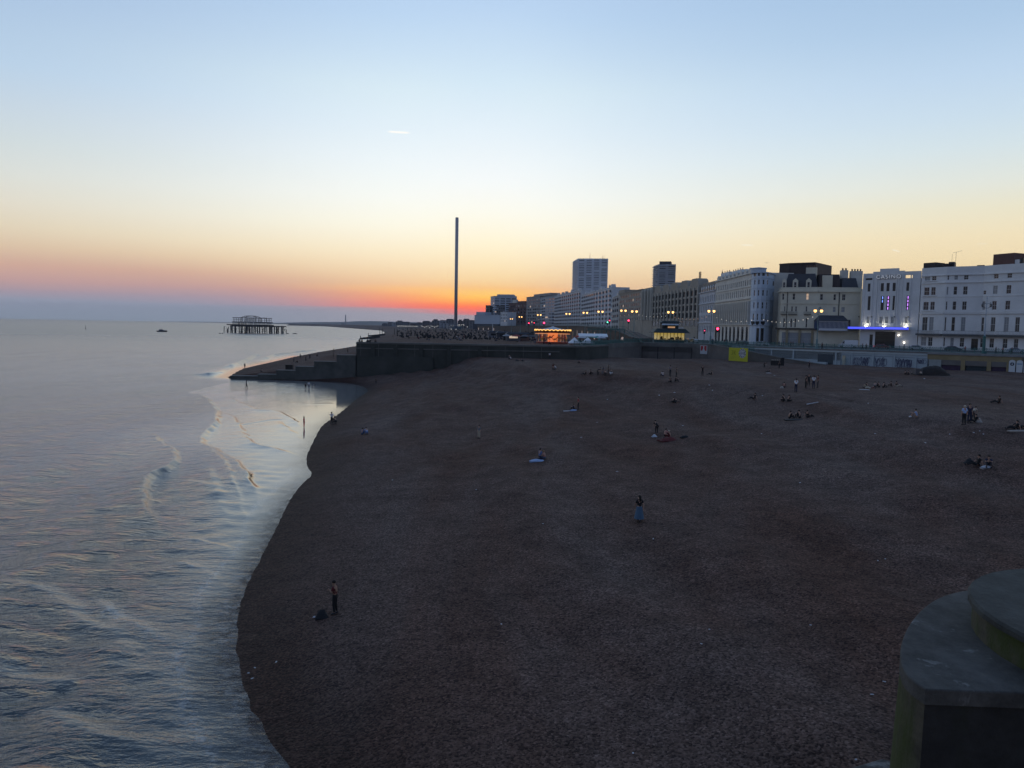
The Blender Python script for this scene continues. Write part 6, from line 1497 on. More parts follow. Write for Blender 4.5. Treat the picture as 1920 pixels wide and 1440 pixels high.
f = round_prism(Pin, -2.5, zt_-.325, .02, .35); o = f.build('shaft', [MOSSM, SIDEM], t)
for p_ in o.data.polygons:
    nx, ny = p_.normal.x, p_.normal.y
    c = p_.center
    p_.material_index = 0 if (nx < -.35) else 1  # faces not turned left get near-black concrete, their shade put into the colour
cp = [Vector(atz(u, v, 8.8)[:2]) for u, v in ((1900, 1066), (1817, 1116), (1920, 1190))]
ax, ay, bx_, by_, cx_, cy_ = *cp[0], *cp[1], *cp[2]
dd = 2*(ax*(by_-cy_)+bx_*(cy_-ay)+cx_*(ay-by_)); ux = ((ax*ax+ay*ay)*(by_-cy_)+(bx_**2+by_**2)*(cy_-ay)+(cx_**2+cy_**2)*(ay-by_))/dd; uy = ((ax*ax+ay*ay)*(cx_-bx_)+(bx_**2+by_**2)*(ax-cx_)+(cx_**2+cy_**2)*(bx_-ax))/dd
R_ = (Vector((ux, uy))-cp[0]).length
f = MB(); f.lathe([(R_*.97, .003), (R_*.97, .62)], 40); f.build('cap_drum', MOSSM, t, (ux-cx, uy-cy, zt_), smooth=False)
f = MB(); f.lathe([(R_, .625), (R_, .74), (R_-.05, .80), (.1, .84)], 40); f.build('cap_top', pier_mat('dark_cap_top', (.042, .046, .042), (.09, .09, .08), .6, .75), t, (ux-cx, uy-cy, zt_))
fp_ = [atz(u, v, 3.2) for u, v in ((1560, 1448), (1652, 1421), (1706, 1432), (1750, 1500), (1560, 1520))]
f = round_prism([(p.x-cx, p.y-cy) for p in fp_][::-1] if not ccw([(p.x, p.y) for p in fp_]) else [(p.x-cx, p.y-cy) for p in fp_], -.5, 3.2, .08); f.build('footing', TOPM, t)

rn = random.Random(31)
for k, (u, y, c, lab) in enumerate(((1092, 222, (.5, .52, .55), 'pale parasol right of the pyramid tents'), (1120, 226, (.10, .30, .28), 'turquoise parasol near the green staircase'), (1128, 224, (.45, .46, .5), 'grey white parasol by the green staircase'), (1085, 240, (.30, .06, .05), 'red parasol behind the tents'), (985, 230, (.12, .12, .13), 'dark parasol left of the carousel'), (968, 226, (.25, .05, .05), 'dull red parasol left of the dark one'), (950, 232, (.3, .3, .32), 'grey parasol at the left of the parasol row'), (996, 224, (.06, .06, .07), 'black parasol closest to the carousel left side'))):
    q = plan(u, y); t = thing('parasol', lab, 'parasol', (q[0], y, 10.0), 0, 'parasols on the terrace'); f = MB(); f.tube((0, 0, 0), (0, 0, 2.5), .04, n=5); f.build('pole', DFRAME, t)
    f = MB(); f.lathe([(1.5, 2.1), (1.0, 2.42), (.05, 2.72)], 8); f.build('canopy', mat('parasol_%d' % k, c, .8, .1), t); f = MB(); f.lathe([(.7, .7), (.7, .76)], 10); f.build('table', mat('dark_table', (.05, .045, .04), .7), t)
for k, (u, y, w, c, lab) in enumerate(((963, 262, 5, (.10, .10, .11), 'dark low cabin left of the carousel'), (982, 268, 4, (.16, .08, .06), 'brown low cabin just left of the carousel'), (945, 300, 6, (.07, .07, .08), 'black cabin behind the crowd left of the carousel'), (928, 330, 6, (.2, .2, .22), 'grey cabin near the flagpole foot'))):
    q = plan(u, y); t = thing('beach_cabin', lab, 'cabin', (q[0], y, 10.0), .1, 'low cabins by the carousel'); f = MB(); f.box(-w/2, w/2, 0, 3, 0, 2.4); f.build('wall', mat('cabin_%d' % k, c, .8, .15), t)
    f = MB(); f.prism([(-w/2-.3, -.4), (w/2+.3, -.4), (w/2+.3, 3.3), (-w/2-.3, 3.3)], 2.405, 3.1, inset=.3); f.build('roof', DKSLATE, t); f = MB(); f.box(-w*.3, w*.3, -.03, -.004, 1.0, 1.9); f.build('hatch', BLACK if k else glow('cabin_hatch_light', (1, .7, .4), .5), t)
# ------------------------------------------------------------------ people
def V3(*a): return Vector(a)
BASEP = dict(pel=(0,0,.95), spi=(0,.0,1.12), che=(0,.0,1.30), nek=(0,.0,1.47), chin=(0,.03,1.54), hed=(0,.02,1.61), crn=(0,0,1.71), nos=(0,.12,1.60))
def pose(kind):
    J = {k: Vector(v) for k, v in BASEP.items()}
    def arm(s, el, wr, ha=None):
        J['sh'+s] = J['nek']+Vector(((-.17 if s == 'l' else .17), 0, -.06)); J['el'+s] = Vector(el); J['wr'+s] = Vector(wr); d = (J['wr'+s]-J['el'+s]).normalized(); J['ha'+s] = Vector(ha) if ha else J['wr'+s]+d*.07
    def leg(s, kn, an, to=None):
        J['hi'+s] = J['pel']+Vector(((-.09 if s == 'l' else .09), 0, -.04)); J['kn'+s] = Vector(kn); J['an'+s] = Vector(an); J['to'+s] = Vector(to) if to else J['an'+s]+Vector((0, .15, -.05))
    def torso(pel, che, nek, look=(0, 1, 0)):
        J['pel'] = Vector(pel); J['che'] = Vector(che); J['nek'] = Vector(nek); J['spi'] = J['pel'].lerp(J['che'], .5)
        u = (J['nek']-J['che']).normalized(); u = (u+Vector((0, 0, 1.2))).normalized(); lk = Vector(look)
        J['chin'] = J['nek']+u*.07+lk*.03; J['hed'] = J['nek']+u*.14+lk*.02; J['crn'] = J['nek']+u*.24; J['nos'] = J['hed']+lk*.10-u*.01
    if kind == 'stand': arm('l', (-.23,-.03,1.14), (-.22,.06,.90)); arm('r', (.23,-.03,1.14), (.22,.06,.90)); leg('l', (-.10,.02,.50), (-.11,-.02,.08)); leg('r', (.10,.02,.50), (.12,.0,.08))
    elif kind == 'phone':
        torso((0,0,.95), (0,-.02,1.30), (0,.03,1.46), (0,.8,-.6)); arm('l', (-.21,.06,1.16), (-.05,.26,1.22)); arm('r', (.21,.06,1.16), (.06,.27,1.20)); leg('l', (-.09,.03,.50), (-.10,-.02,.08)); leg('r', (.09,.0,.50), (.11,-.06,.08))
    elif kind == 'walk': arm('l', (-.23,.10,1.16), (-.22,.24,.95)); arm('r', (.23,-.14,1.16), (.22,-.16,.91)); leg('l', (-.09,-.04,.50), (-.10,-.30,.12), (-.10,-.17,.03)); leg('r', (.09,.16,.52), (.10,.20,.08))
    elif kind == 'reach': arm('l', (-.40,.06,1.30), (-.60,.16,1.30)); arm('r', (.36,.10,1.20), (.55,.20,1.12)); leg('l', (-.12,.04,.50), (-.16,.0,.08)); leg('r', (.12,.06,.50), (.16,.02,.08))
    elif kind == 'bend':
        torso((0,-.08,.88), (0,.22,1.12), (0,.40,1.20), (0,.8,-.6)); arm('l', (-.20,.42,.92), (-.12,.50,.68)); arm('r', (.20,.42,.92), (.12,.52,.66)); leg('l', (-.10,.04,.48), (-.11,-.02,.08)); leg('r', (.10,.02,.48), (.12,.02,.08))
    elif kind == 'sit':
        torso((0,0,.12), (0,.04,.48), (0,.10,.64)); arm('l', (-.22,.24,.42), (-.14,.44,.48)); arm('r', (.22,.24,.42), (.10,.46,.48)); leg('l', (-.13,.36,.48), (-.14,.52,.09)); leg('r', (.13,.36,.48), (.15,.54,.09))
    elif kind == 'sitout':
        torso((0,0,.12), (0,-.06,.48), (0,-.04,.64)); arm('l', (-.26,-.16,.40), (-.26,-.24,.12), (-.26,-.28,.06)); arm('r', (.24,.10,.40), (.14,.30,.28)); leg('l', (-.12,.44,.24), (-.12,.86,.09), (-.13,.92,.20)); leg('r', (.12,.42,.34), (.13,.80,.09), (.14,.90,.16))
    elif kind == 'cross':
        torso((0,0,.12), (0,.04,.47), (0,.10,.63), (0,.9,-.3)); arm('l', (-.24,.14,.36), (-.14,.34,.28)); arm('r', (.24,.14,.36), (.14,.34,.28)); leg('l', (-.36,.26,.22), (.02,.38,.09), (.14,.40,.07)); leg('r', (.36,.26,.22), (-.02,.30,.10), (-.15,.30,.07))
    elif kind == 'kneel':
        torso((0,0,.34), (0,.03,.70), (0,.05,.87)); arm('l', (-.22,.10,.56), (-.14,.32,.50)); arm('r', (.22,.10,.56), (.16,.34,.52)); leg('l', (-.12,.30,.10), (-.12,-.12,.09), (-.12,-.28,.05)); leg('r', (.12,.30,.10), (.12,-.12,.09), (.12,-.28,.05))
    elif kind == 'crouch':
        torso((0,-.10,.40), (0,.10,.72), (0,.22,.86), (0,.9,-.4)); arm('l', (-.20,.36,.62), (-.10,.50,.44)); arm('r', (.20,.36,.62), (.10,.50,.42)); leg('l', (-.16,.34,.50), (-.14,.08,.08)); leg('r', (.16,.32,.52), (.15,.05,.08))
    elif kind == 'lie':
        torso((0,0,.12), (0,-.36,.20), (0,-.52,.30), (0,.7,.5)); arm('l', (-.26,-.50,.14), (-.20,-.26,.07)); arm('r', (.26,-.50,.14), (.22,-.26,.07)); leg('l', (-.10,.40,.22), (-.12,.82,.09), (-.13,.92,.18)); leg('r', (.12,.36,.38), (.12,.62,.09))
    return J
RAD = dict(pel=(.15,.115), spi=(.135,.10), che=(.155,.105), nek=(.055,.055), chin=(.062,.06), hed=(.082,.095), crn=(.055,.06), nos=(.018,.018),
           sh=(.062,.062), el=(.043,.043), wr=(.03,.03), ha=(.036,.022), hi=(.095,.095), kn=(.062,.062), an=(.042,.042), to=(.042,.03))
def skin(verts, edges, rads, root, levels=1):
    me = bpy.data.meshes.new('skin'); me.from_pydata([tuple(v) for v in verts], edges, []); o = bpy.data.objects.new('skin', me); COL.objects.link(o)
    o.modifiers.new('s', 'SKIN'); 
    if levels: o.modifiers.new('d', 'SUBSURF').levels = levels
    sv = me.skin_vertices[0].data
    for i, r in enumerate(rads): sv[i].radius = r; sv[i].use_root = (i == root)
    o.modifiers['s'].use_smooth_shade = True
    dg = bpy.context.evaluated_depsgraph_get(); out = bpy.data.meshes.new_from_object(o.evaluated_get(dg)); bpy.data.objects.remove(o); bpy.data.meshes.remove(me)
    return out
def skel(J, parts, grow=0., fingers=False):
    vs, es, rs, ix = [], [], [], {}
    def v(k):
        if k not in ix: ix[k] = len(vs); vs.append(J[k]); r = RAD.get(k) or RAD[k[:2]]; rs.append((r[0]+grow, r[1]+grow))
        return ix[k]
    for ch in parts:
        for a, b in zip(ch, ch[1:]): es.append((v(a), v(b)))
    if fingers:
        for s, sg in (('l', -1), ('r', 1)):
            h = J['ha'+s]; d = (h-J['wr'+s]).normalized(); w = d.cross(Vector((0, 1, .2))); w = (w if w.length > .2 else d.cross(Vector((1, 0, 0)))).normalized(); n = d.cross(w)
            for k, ln in enumerate((.062, .075, .07, .054)):
                b_ = h+w*(.018*(k-1.5))+d*.035; i0 = len(vs)
                vs.extend([b_, b_+d*ln*.5+n*.006, b_+d*ln*.85+n*.026]); rs.extend([(.0095, .0095), (.0088, .0088), (.0075, .0075)]); es.extend([(ix['ha'+s], i0), (i0, i0+1), (i0+1, i0+2)])
            i0 = len(vs); vs.extend([h+w*.036*-sg, h+w*.052*-sg+d*.04+n*.012]); rs.extend([(.011, .011), (.009, .009)]); es.extend([(ix['ha'+s], i0), (i0, i0+1)])
    return vs, es, rs, ix.get('pel', 0)
POSES = {}
def pose_meshes(kind, fine=True):
    if (kind, fine) in POSES: return POSES[(kind, fine)]
    J = pose(kind)
    body = [('pel','spi','che','nek','chin','hed','crn'), ('chin','nos')]+[('che','sh'+s,'el'+s,'wr'+s,'ha'+s) for s in 'lr']+[('pel','hi'+s,'kn'+s,'an'+s,'to'+s) for s in 'lr']
    b = skin(*skel(J, body, 0, fine))
    J2 = dict(J); 
    for s in 'lr': J2['el'+s] = J['sh'+s].lerp(J['el'+s], .8); J2['an'+s] = J['kn'+s].lerp(J['an'+s], .93)
    top = skin(*skel(J2, [('pel','spi','che')]+[('che','sh'+s,'el'+s) for s in 'lr'], .018))
    tro = skin(*skel(J2, [('spi','pel')]+[('pel','hi'+s,'kn'+s,'an'+s) for s in 'lr'], .014))
    J3 = dict(J); J3['an1'] = 0
    sh = MB()
    for s in 'lr':
        a, t_ = J['an'+s], J['to'+s]; sh.tube(a-(t_-a)*.35, t_+(t_-a)*.15, .055, .045, 7)
    shoe = sh.mesh('shoes', [])
    h = MB(); u = (J['crn']-J['hed']).normalized(); lk = (J['nos']-J['hed']).normalized(); c = J['hed']+u*.03-lk*.018
    h.ball((0, 0, 0), .108, 10, 1.05); hm_ = h.mesh('hair', []); 
    for vv in hm_.vertices:
        p = Vector(vv.co); vv.co = c+p if p.dot(u) > -.02 or p.dot(lk) < -.03 else c+p*.72-lk*.02
    lh = MB(); lh.tube(J['hed']-lk*.07+u*.05, J['nek']-lk*.10-u*.16, .095, .05, 8); 
    lo = lh.mesh('long_hair', [])
    for m_ in (hm_, lo, shoe): m_.polygons.foreach_set('use_smooth', [True]*len(m_.polygons))
    sk = MB()
    if kind in ('stand', 'walk'): sk.lathe([(.33, .22), (.27, .5), (.19, .92), (.15, 1.02)], 12)
    skm = sk.mesh('skirt', []) if sk.v else None
    for m_ in (b, top, tro, hm_, lo, shoe)+((skm,) if skm else ()):
        m_.materials.clear(); m_.materials.append(MATS['near_black'])
    POSES[(kind, fine)] = (b, top, tro, hm_, shoe, lo, skm); return POSES[(kind, fine)]
CL = dict(black=(.012,.012,.014), dark=(.025,.026,.032), navy=(.02,.025,.06), grey=(.18,.19,.21), white=(.78,.79,.82), paleblue=(.38,.52,.80), blue=(.10,.17,.36), red=(.38,.03,.04), brightred=(.8,.06,.08), darkred=(.11,.018,.022),
          teal=(.07,.13,.20), brown=(.06,.04,.03), cream=(.5,.44,.34), pink=(.5,.22,.20), jean=(.06,.09,.16), skin=(.42,.25,.18), tan=(.30,.18,.12), hair=(.018,.013,.010), fair=(.28,.19,.09))
def cm(k): return mat('cloth_'+k, CL[k], .85 if k not in ('skin', 'tan') else .6, .12, 3.0)
def person(label, loc, rz, kind='stand', top='dark', bot='black', hair='hair', h=1.7, skin_='skin', long=False, skirt=None, bare_legs=False, group=None, shoes='dark'):
    t = thing('person', label, 'person', loc, rz, group)
    b, tp, tr_, hm_, sh, lo, sk = pose_meshes(kind); s = h/1.74; t.scale = (s, s, s)
    def a(n, me, c):
        o = put(n, me, t); o.material_slots[0].link = 'OBJECT'; o.material_slots[0].material = cm(c); return o
    a('body', b, skin_); a('hair', lo if long else hm_, hair)
    if long: a('hair_crown', hm_, hair)
    if top: a('top', tp, top)
    if skirt and sk: a('skirt', sk, skirt)
    elif bot: a('trousers', tr_, bot)
    if shoes: a('shoes', sh, shoes)
    return t
def P_(label, u, v, rz, kind='stand', hpx=None, far=False, H=None, z=None, dz=0., **kw):
    g = ground(u, v, far) if z is None else atz(u, v, z)
    g.z += dz
    if H is None:
        H = 1.68
        if hpx and kind in ('stand', 'phone', 'walk', 'reach'):
            H = min(1.86, max(1.2, hpx*g.y/F*1.02))
    return person(label, g, math.radians(rz), kind, h=H, **kw)
def item(name, label, u, v, mb, m, cat, rz=0., far=False, smooth=False, dz=0.):
    g = ground(u, v, far); g.z += dz; o = mb.build(name, m, None, g, rz, smooth); return tag(o, label, cat)
def rag(w, d, h, seed, n=7):
    r_ = random.Random(seed); f = MB(); vs = []
    for i in range(n):
        for j in range(n):
            x, y = i/(n-1)-.5, j/(n-1)-.5; e = max(0, 1-(2*abs(x))**3)*max(0, 1-(2*abs(y))**3)
            vs.append((x*w+r_.uniform(-.04, .04)*w, y*d+r_.uniform(-.04, .04)*d, -.04+e*h*r_.uniform(.5, 1)+.05))
    f.add(vs, [(i*n+j, (i+1)*n+j, (i+1)*n+j+1, i*n+j+1) for i in range(n-1) for j in range(n-1)])
    b0 = len(f.v); ed = [i*n for i in range(n)]+[(n-1)*n+j for j in range(1, n)]+[i*n+n-1 for i in range(n-2, -1, -1)]+[j for j in range(n-2, 0, -1)]
    base_ = [(vs[i][0], vs[i][1], -.1) for i in ed]; m_ = len(ed); f.v += base_
    for k in range(m_): f.f.append((ed[k], ed[(k+1) % m_], b0+(k+1) % m_, b0+k)); f.m.append(0)
    return f
WC = mat('white_cloth', (.55, .56, .60), .85, .12, 4); BC = mat('pale_blue_cloth', (.32, .42, .62), .85, .12, 4); DK = mat('black_bag_fabric', (.014, .014, .016), .8, .2, 3); RC = mat('dark_red_blanket', (.12, .018, .018), .9, .3, 3)
# nearest figures
P_('man in a dark red top looking down at a phone near the waterline', 628, 1151.5, 80, 'phone', 66, top='darkred', bot='black', skin_='tan')
bag = rag(.62, .42, .42, 3); item('backpack', 'black rucksack lying beside the lone man near the water', 604, 1158, bag, DK, 'bag', .3, smooth=True)
item('litter', 'small pale wrapper next to the black rucksack', 590, 1157, rag(.18, .1, .06, 9, 4), WC, 'litter')
P_('woman with long hair in a black top and loose blue trousers walking alone mid beach', 1198, 978, 20, 'walk', 50, top='black', bot=None, skirt='teal', long=True, skin_='skin')
P_('person kneeling in a blue top on a white towel mid beach', 1012, 862, -60, 'kneel', H=1.72, top='blue', bot='navy')
P_('person sitting low behind the white towel with fair hair', 1021, 860, 60, 'cross', H=1.6, top='pink', bot='jean', hair='fair')
item('beach_towel', 'pale blue white towel bunched under the kneeling person mid beach', 1008, 864.5, rag(1.5, .7, .22, 5), BC, 'towel', .1, smooth=True)
P_('person in a pale grey top standing alone left of the beach centre', 898, 822, 150, 'stand', 25, top='grey', bot='cream', skirt=None)
P_('person in a red top and black trousers standing beside a white board', 1084, 768, 80, 'stand', 24, top='red', bot='black')
P_('dark seated person at the feet of the person in red', 1077, 768, 70, 'sit', H=1.6, top='navy', bot='black')
item('beach_towel', 'crumpled pale towel at the feet of the person in red', 1076, 770, rag(1.1, .6, .22, 6), BC, 'towel', .0, smooth=True)
item('beach_mat', 'flat white mat lying left of the person in red', 1065, 770.5, rag(1.3, .5, .05, 8), WC, 'mat', .05)
P_('person in black standing over the group with the dark red blanket', 1231, 812, 10, 'bend', 27, top='black', bot='black', H=1.7)
P_('seated person wrapped in a dark red blanket right of centre', 1256, 822, 60, 'sit', H=1.72, top='darkred', bot='darkred', hair='cream')
P_('seated person in a pink top leaning beside the dark red blanket', 1247, 818, -60, 'sit', H=1.66, top='pink', bot='black')
item('blanket', 'dark red blanket spread around the seated pair', 1254, 826, rag(2.0, 1.3, .45, 12), RC, 'blanket', .2, smooth=True)
item('carrier_bag', 'white plastic bag at the feet of the standing person in black', 1227, 819, rag(.6, .4, .3, 13, 5), WC, 'bag', .2, smooth=True)
item('backpack', 'dark bag lying right of the dark red blanket', 1284, 820, rag(.9, .5, .3, 14, 6), DK, 'bag', .1, smooth=True)
P_('dark huddled person sitting alone above the dark red blanket', 1262, 755, -70, 'sit', H=1.6, top='brown', bot='black')
P_('person slumped beside the dark huddled sitter above the red blanket', 1267, 755, 70, 'lie', H=1.6, top='dark', bot='black')
P_('person in dark red at the left end of the upper beach', 1037, 694, 180, 'bend', H=1.7, top='darkred', bot='black')
P_('person in white crouching beside the one in dark red', 1041.5, 694.5, 120, 'crouch', H=1.66, top='white', bot='grey')
P_('dim figure sitting below the terrace wall', 1087, 681, 40, 'sit', H=1.6, top='navy', bot='dark')
P_('left of the two dark sitters before the bending group', 1098, 703, 90, 'sitout', H=1.65, top='black', bot='black')
P_('right of the two dark sitters before the bending group', 1106, 702, -80, 'sit', H=1.7, top='black', bot='black')
for k, (u, v, rz, kd, tp_, bt) in enumerate(((1121, 703.5, -70, 'bend', 'black', 'black'), (1130.5, 702, 180, 'bend', 'grey', 'grey'), (1135.5, 705, 20, 'crouch', 'black', 'black'), (1140.5, 701.5, 90, 'stand', 'black', 'dark'), (1146.5, 703, 70, 'crouch', 'dark', 'white'))):
    P_(('leftmost of the five gathered people, bending in black', 'person in light grey at the middle of the five gathered people', 'person crouching in black at the front of the five gathered people', 'person in black standing at the back of the five gathered people', 'rightmost of the five gathered people, crouching in pale trousers')[k], u, v, rz, kd, 19, top=tp_, bot=bt, group='five people gathered on the upper beach', H=1.7)
P_('person in a white top sitting left of the standing pair', 1243, 705, 30, 'sit', H=1.66, top='white', bot='navy')
P_('person in grey standing among the seated group', 1256.5, 704.5, 20, 'stand', 20, top='grey', bot='dark'); P_('thin dark person standing at the right of that group', 1268, 706, -90, 'stand', 15, top='black', bot='black', H=1.6)
P_('left of two dark sitters in front of the grey standing person', 1257.5, 716, 120, 'cross', H=1.65, top='black', bot='black'); P_('right of two dark sitters in front of the grey standing person', 1266, 715.5, -120, 'sit', H=1.65, top='black', bot='black')
P_('person in black with a pale face standing alone before the red poster', 1317, 704, 180, 'stand', 19, top='black', bot='black'); P_('dark person reclining right of the one standing alone', 1334, 703, 75, 'sitout', H=1.7, top='black', bot='black')
P_('person sitting on a white cloth before the yellow banner', 1443, 698, 60, 'sitout', H=1.6, top='dark', bot='dark'); item('beach_towel', 'small white cloth under the sitter before the yellow banner', 1441, 699.5, rag(1.2, .5, .08, 16), WC, 'towel')
P_('dark person sitting with legs stretched to the left', 1415, 749, 80, 'sitout', H=1.72, top='black', bot='black')
P_('reddish person sitting by a round pale bag', 1470, 727, -20, 'sit', H=1.6, top='darkred', bot='dark'); item('beach_bag', 'round pale bag left of the white shirted man', 1466, 728, rag(.5, .4, .45, 17, 6), mat('pale_bag', (.35, .30, .26), .8), 'bag', 0, smooth=True)
P_('man in a white shirt and dark shorts standing alone', 1492, 735.5, 0, 'stand', 28, top='white', bot='navy')
P_('person in a dark coat at the left of the four standing together', 1510.5, 728, -90, 'stand', 25, top='black', bot='black'); P_('second dark figure standing behind the dark coat', 1516, 724, 160, 'stand', 23, top='dark', bot='dark')
P_('person in a white banded shirt among the four standing together', 1525, 728.5, 0, 'stand', 26, top='white', bot='navy'); P_('person in dark red at the right of the four standing together', 1533, 727.5, 70, 'stand', 24, top='darkred', bot='dark')
P_('left of the two dark people sitting below the white shirted man', 1470, 752, 40, 'cross', H=1.7, top='black', bot='black'); P_('right of the two dark people sitting below the white shirted man', 1478, 752.5, -60, 'cross', H=1.6, top='dark', bot='black')
P_('left person of the dark trio sitting on the right beach', 1480, 785, -80, 'sit', H=1.72, top='black', bot='black'); P_('middle person of the dark trio sitting on the right beach', 1499, 784, 20, 'sit', H=1.8, top='black', bot='black'); P_('right person of the dark trio leaning back', 1514, 783, -75, 'sitout', H=1.7, top='black', bot='black')
item('blanket', 'black blanket under the dark trio', 1493, 787, rag(2.6, 1.0, .12, 18), DK, 'blanket', 0, smooth=True)
item('driftwood', 'pale stick lying behind the dark trio', 1525, 759, MB().tube((-.8, 0, .05), (.7, .3, .3), .06, .04, 5), WC, 'stick')
for k, (u, v, rz, kd, tp_, bt, lab) in enumerate(((1626, 727, 40, 'sit', 'brown', 'cream', 'leftmost sitter of the large group on the upper right beach'), (1631, 729, 80, 'lie', 'darkred', 'cream', 'person lying in red at the left of the large group'), (1640, 729, -30, 'crouch', 'grey', 'dark', 'person in grey crouching in the large group'),
        (1648, 726, 20, 'sit', 'black', 'black', 'dark sitter in the middle of the large group'), (1656, 727, -70, 'sit', 'dark', 'black', 'dark sitter right of the middle of the large group'), (1672, 725, 60, 'sit', 'brown', 'brown', 'brown clad sitter toward the right of the large group'), (1681, 725, -90, 'sitout', 'brown', 'cream', 'rightmost of the large group with pale legs stretched out'))):
    P_(lab, u, v, rz, kd, H=1.72, top=tp_, bot=bt)
item('beach_mat', 'pale mat at the left end of the large group', 1619, 730.5, rag(1.6, .5, .05, 19), WC, 'mat')
P_('person in a blue shirt and shorts sitting with pale legs', 1719, 783, 60, 'sit', H=1.75, top='paleblue', bot=None, shoes='white')
P_('broad man in a pale blue shirt and dark trousers seen from behind', 1807, 796.5, 0, 'stand', 43, top='paleblue', bot='black', hair='cream'); P_('dark figure standing just behind the pale blue shirt', 1817, 793, 170, 'stand', 41, top='navy', bot='navy', hair='hair')
P_('person in a cream top bending beside the pale blue shirt', 1824, 786, -60, 'bend', H=1.5, top='cream', bot='dark'); P_('dark person sitting with a pale bag beside the pale blue shirt', 1829, 792, 90, 'sitout', H=1.55, top='black', bot='black')
item('beach_bag', 'pale round bag right of the dark sitter', 1835, 792, rag(.6, .5, .5, 20, 6), mat('pale_bag', (.3,.3,.3)), 'bag', 0, smooth=True)
P_('dark person sitting alone with legs straight out to the left at far right', 1873, 756, 85, 'sitout', H=1.8, top='brown', bot='black')
P_('dark reclining person at the right edge', 1913, 802, 80, 'lie', H=1.75, top='black', bot='black'); P_('second dark person leaning at the right edge', 1906, 806, 70, 'sitout', H=1.7, top='black', bot='black')
item('surfboard', 'pale long board lying under the pair at the right edge', 1915, 808, rag(2.4, .5, .10, 21), mat('pale_bag', (.3,.3,.3)), 'board', .05)
P_('left of the two dark sitters low on the right beach', 1834, 874, 75, 'sitout', H=1.8, top='black', bot='black'); P_('right of the two dark sitters low on the right beach', 1853, 875, 150, 'sit', H=1.75, top='navy', bot='dark')
item('carrier_bag', 'white bag in front of the two low right sitters', 1849, 877, rag(.8, .4, .22, 22, 6), WC, 'bag', 0, smooth=True); item('backpack', 'black rucksack left of the two low right sitters', 1818, 868, rag(.7, .5, .4, 23, 6), DK, 'bag', 0, smooth=True)
P_('left person of the blue clad pair sitting near the water', 679, 815, -20, 'sit', H=1.7, top='blue', bot='jean'); P_('right person of the blue clad pair sitting near the water', 688, 815, 40, 'crouch', H=1.5, top='paleblue', bot='blue')
P_('person in a white top with arms held out at the water edge', 622, 796, -30, 'reach', 26, top='white', bot='black', dz=.02); P_('dark person crouching at the water edge beside the white top', 629.5, 795, 60, 'crouch', H=1.7, top='black', bot='black')
P_('child in a bright red suit standing in the shallow water', 570, 801, -90, 'stand', 21, z=0.0, dz=-.06, top='brightred', bot='brightred', shoes=None)
P_('person wading far out in the shallows before the groyne tip', 462, 728, -60, 'walk', 16, z=0.0, dz=-.1, top='grey', bot='dark', shoes=None)
P_('dark parent wading in the pool below the groyne', 573, 729, 20, 'bend', H=1.7, z=0.0, dz=-.06, top='black', bot='black', shoes=None); P_('pale clad child in the pool below the groyne', 579, 729.5, 200, 'stand', 15, z=0.0, dz=-.06, top='white', bot='grey', shoes=None); P_('grey clad person at the right of the family in the pool', 585.5, 729, -70, 'bend', H=1.5, z=0.0, dz=-.06, top='grey', bot='dark', shoes=None)
P_('tiny lone figure standing on the dark sand under the terrace wall', 705, 719, 180, 'stand', 9, top='black', bot='black', H=1.3)
for k, (u, v, kd, lab) in enumerate(((459, 691, 'stand', 'lone figure at the tip of the spit'), (491, 702, 'sit', 'figure sitting on the low end of the groyne'), (551, 678.5, 'stand', 'figure standing on the spit beach left of the dark pair'), (558, 680, 'sit', 'figure sitting on the spit beach left of the dark pair'),
        (573.5, 677, 'stand', 'left of the dark pair on the spit beach'), (581, 673, 'walk', 'right of the dark pair on the spit beach'), (594, 668, 'sit', 'small sitter right of the dark pair on the spit'), (625, 670, 'stand', 'figure standing high on the spit beach'), (625.5, 660, 'walk', 'figure near the water high on the spit'), (652, 661, 'stand', 'figure on the spit close to the terrace corner'), (563, 672, 'walk', 'small walker near the water on the spit'))):
    P_(lab, u, v, 40*k, kd, far=True, H=1.75, top=('black', 'dark', 'navy')[k % 3], bot='black')
f = MB(); f.box(-.9, .9, -.6, .6, -.3, 1.2); f.box(-1.0, 1.0, -.7, .7, 1.201, 1.32); item('storage_box', 'dark square box on the spit behind the groyne', 542.5, 693, f, TIM, 'box', 0, True)
for k, (u, kd) in enumerate(((674.5, 'sit'), (679, 'cross'), (690, 'sit'), (694, 'sitout'), (705, 'sit'))):
    q = plan(u, GY+.6); person(('leftmost sitter on the terrace corner', 'second sitter from the terrace corner', 'third sitter from the terrace corner', 'sitter leaning back along the terrace edge', 'fifth sitter from the terrace corner')[k], (q[0], GY+.6, TOPT), 2.8, kd, top='black', bot='black', group='people sitting on the terrace edge')
for k, (u, v, kd, tp_, lab) in enumerate(((955, 673, 'crouch', 'navy', 'dark sitter at the left foot of the terrace wall slope'), (958, 674, 'sit', 'white', 'person in white at the foot of the terrace wall'), (971, 677, 'lie', 'black', 'left of the two lying below the terrace wall'), (979, 677.5, 'lie', 'black', 'right of the two lying below the terrace wall'), (1022.5, 672.5, 'stand', 'dark', 'left of three standing under the terrace wall'), (1030.5, 673, 'stand', 'white', 'middle of three standing under the terrace wall in white'), (1037, 672, 'stand', 'grey', 'right of three standing under the terrace wall'))):
    P_(lab, u, v, 70*k, kd, H=1.72, top=tp_, bot='dark')
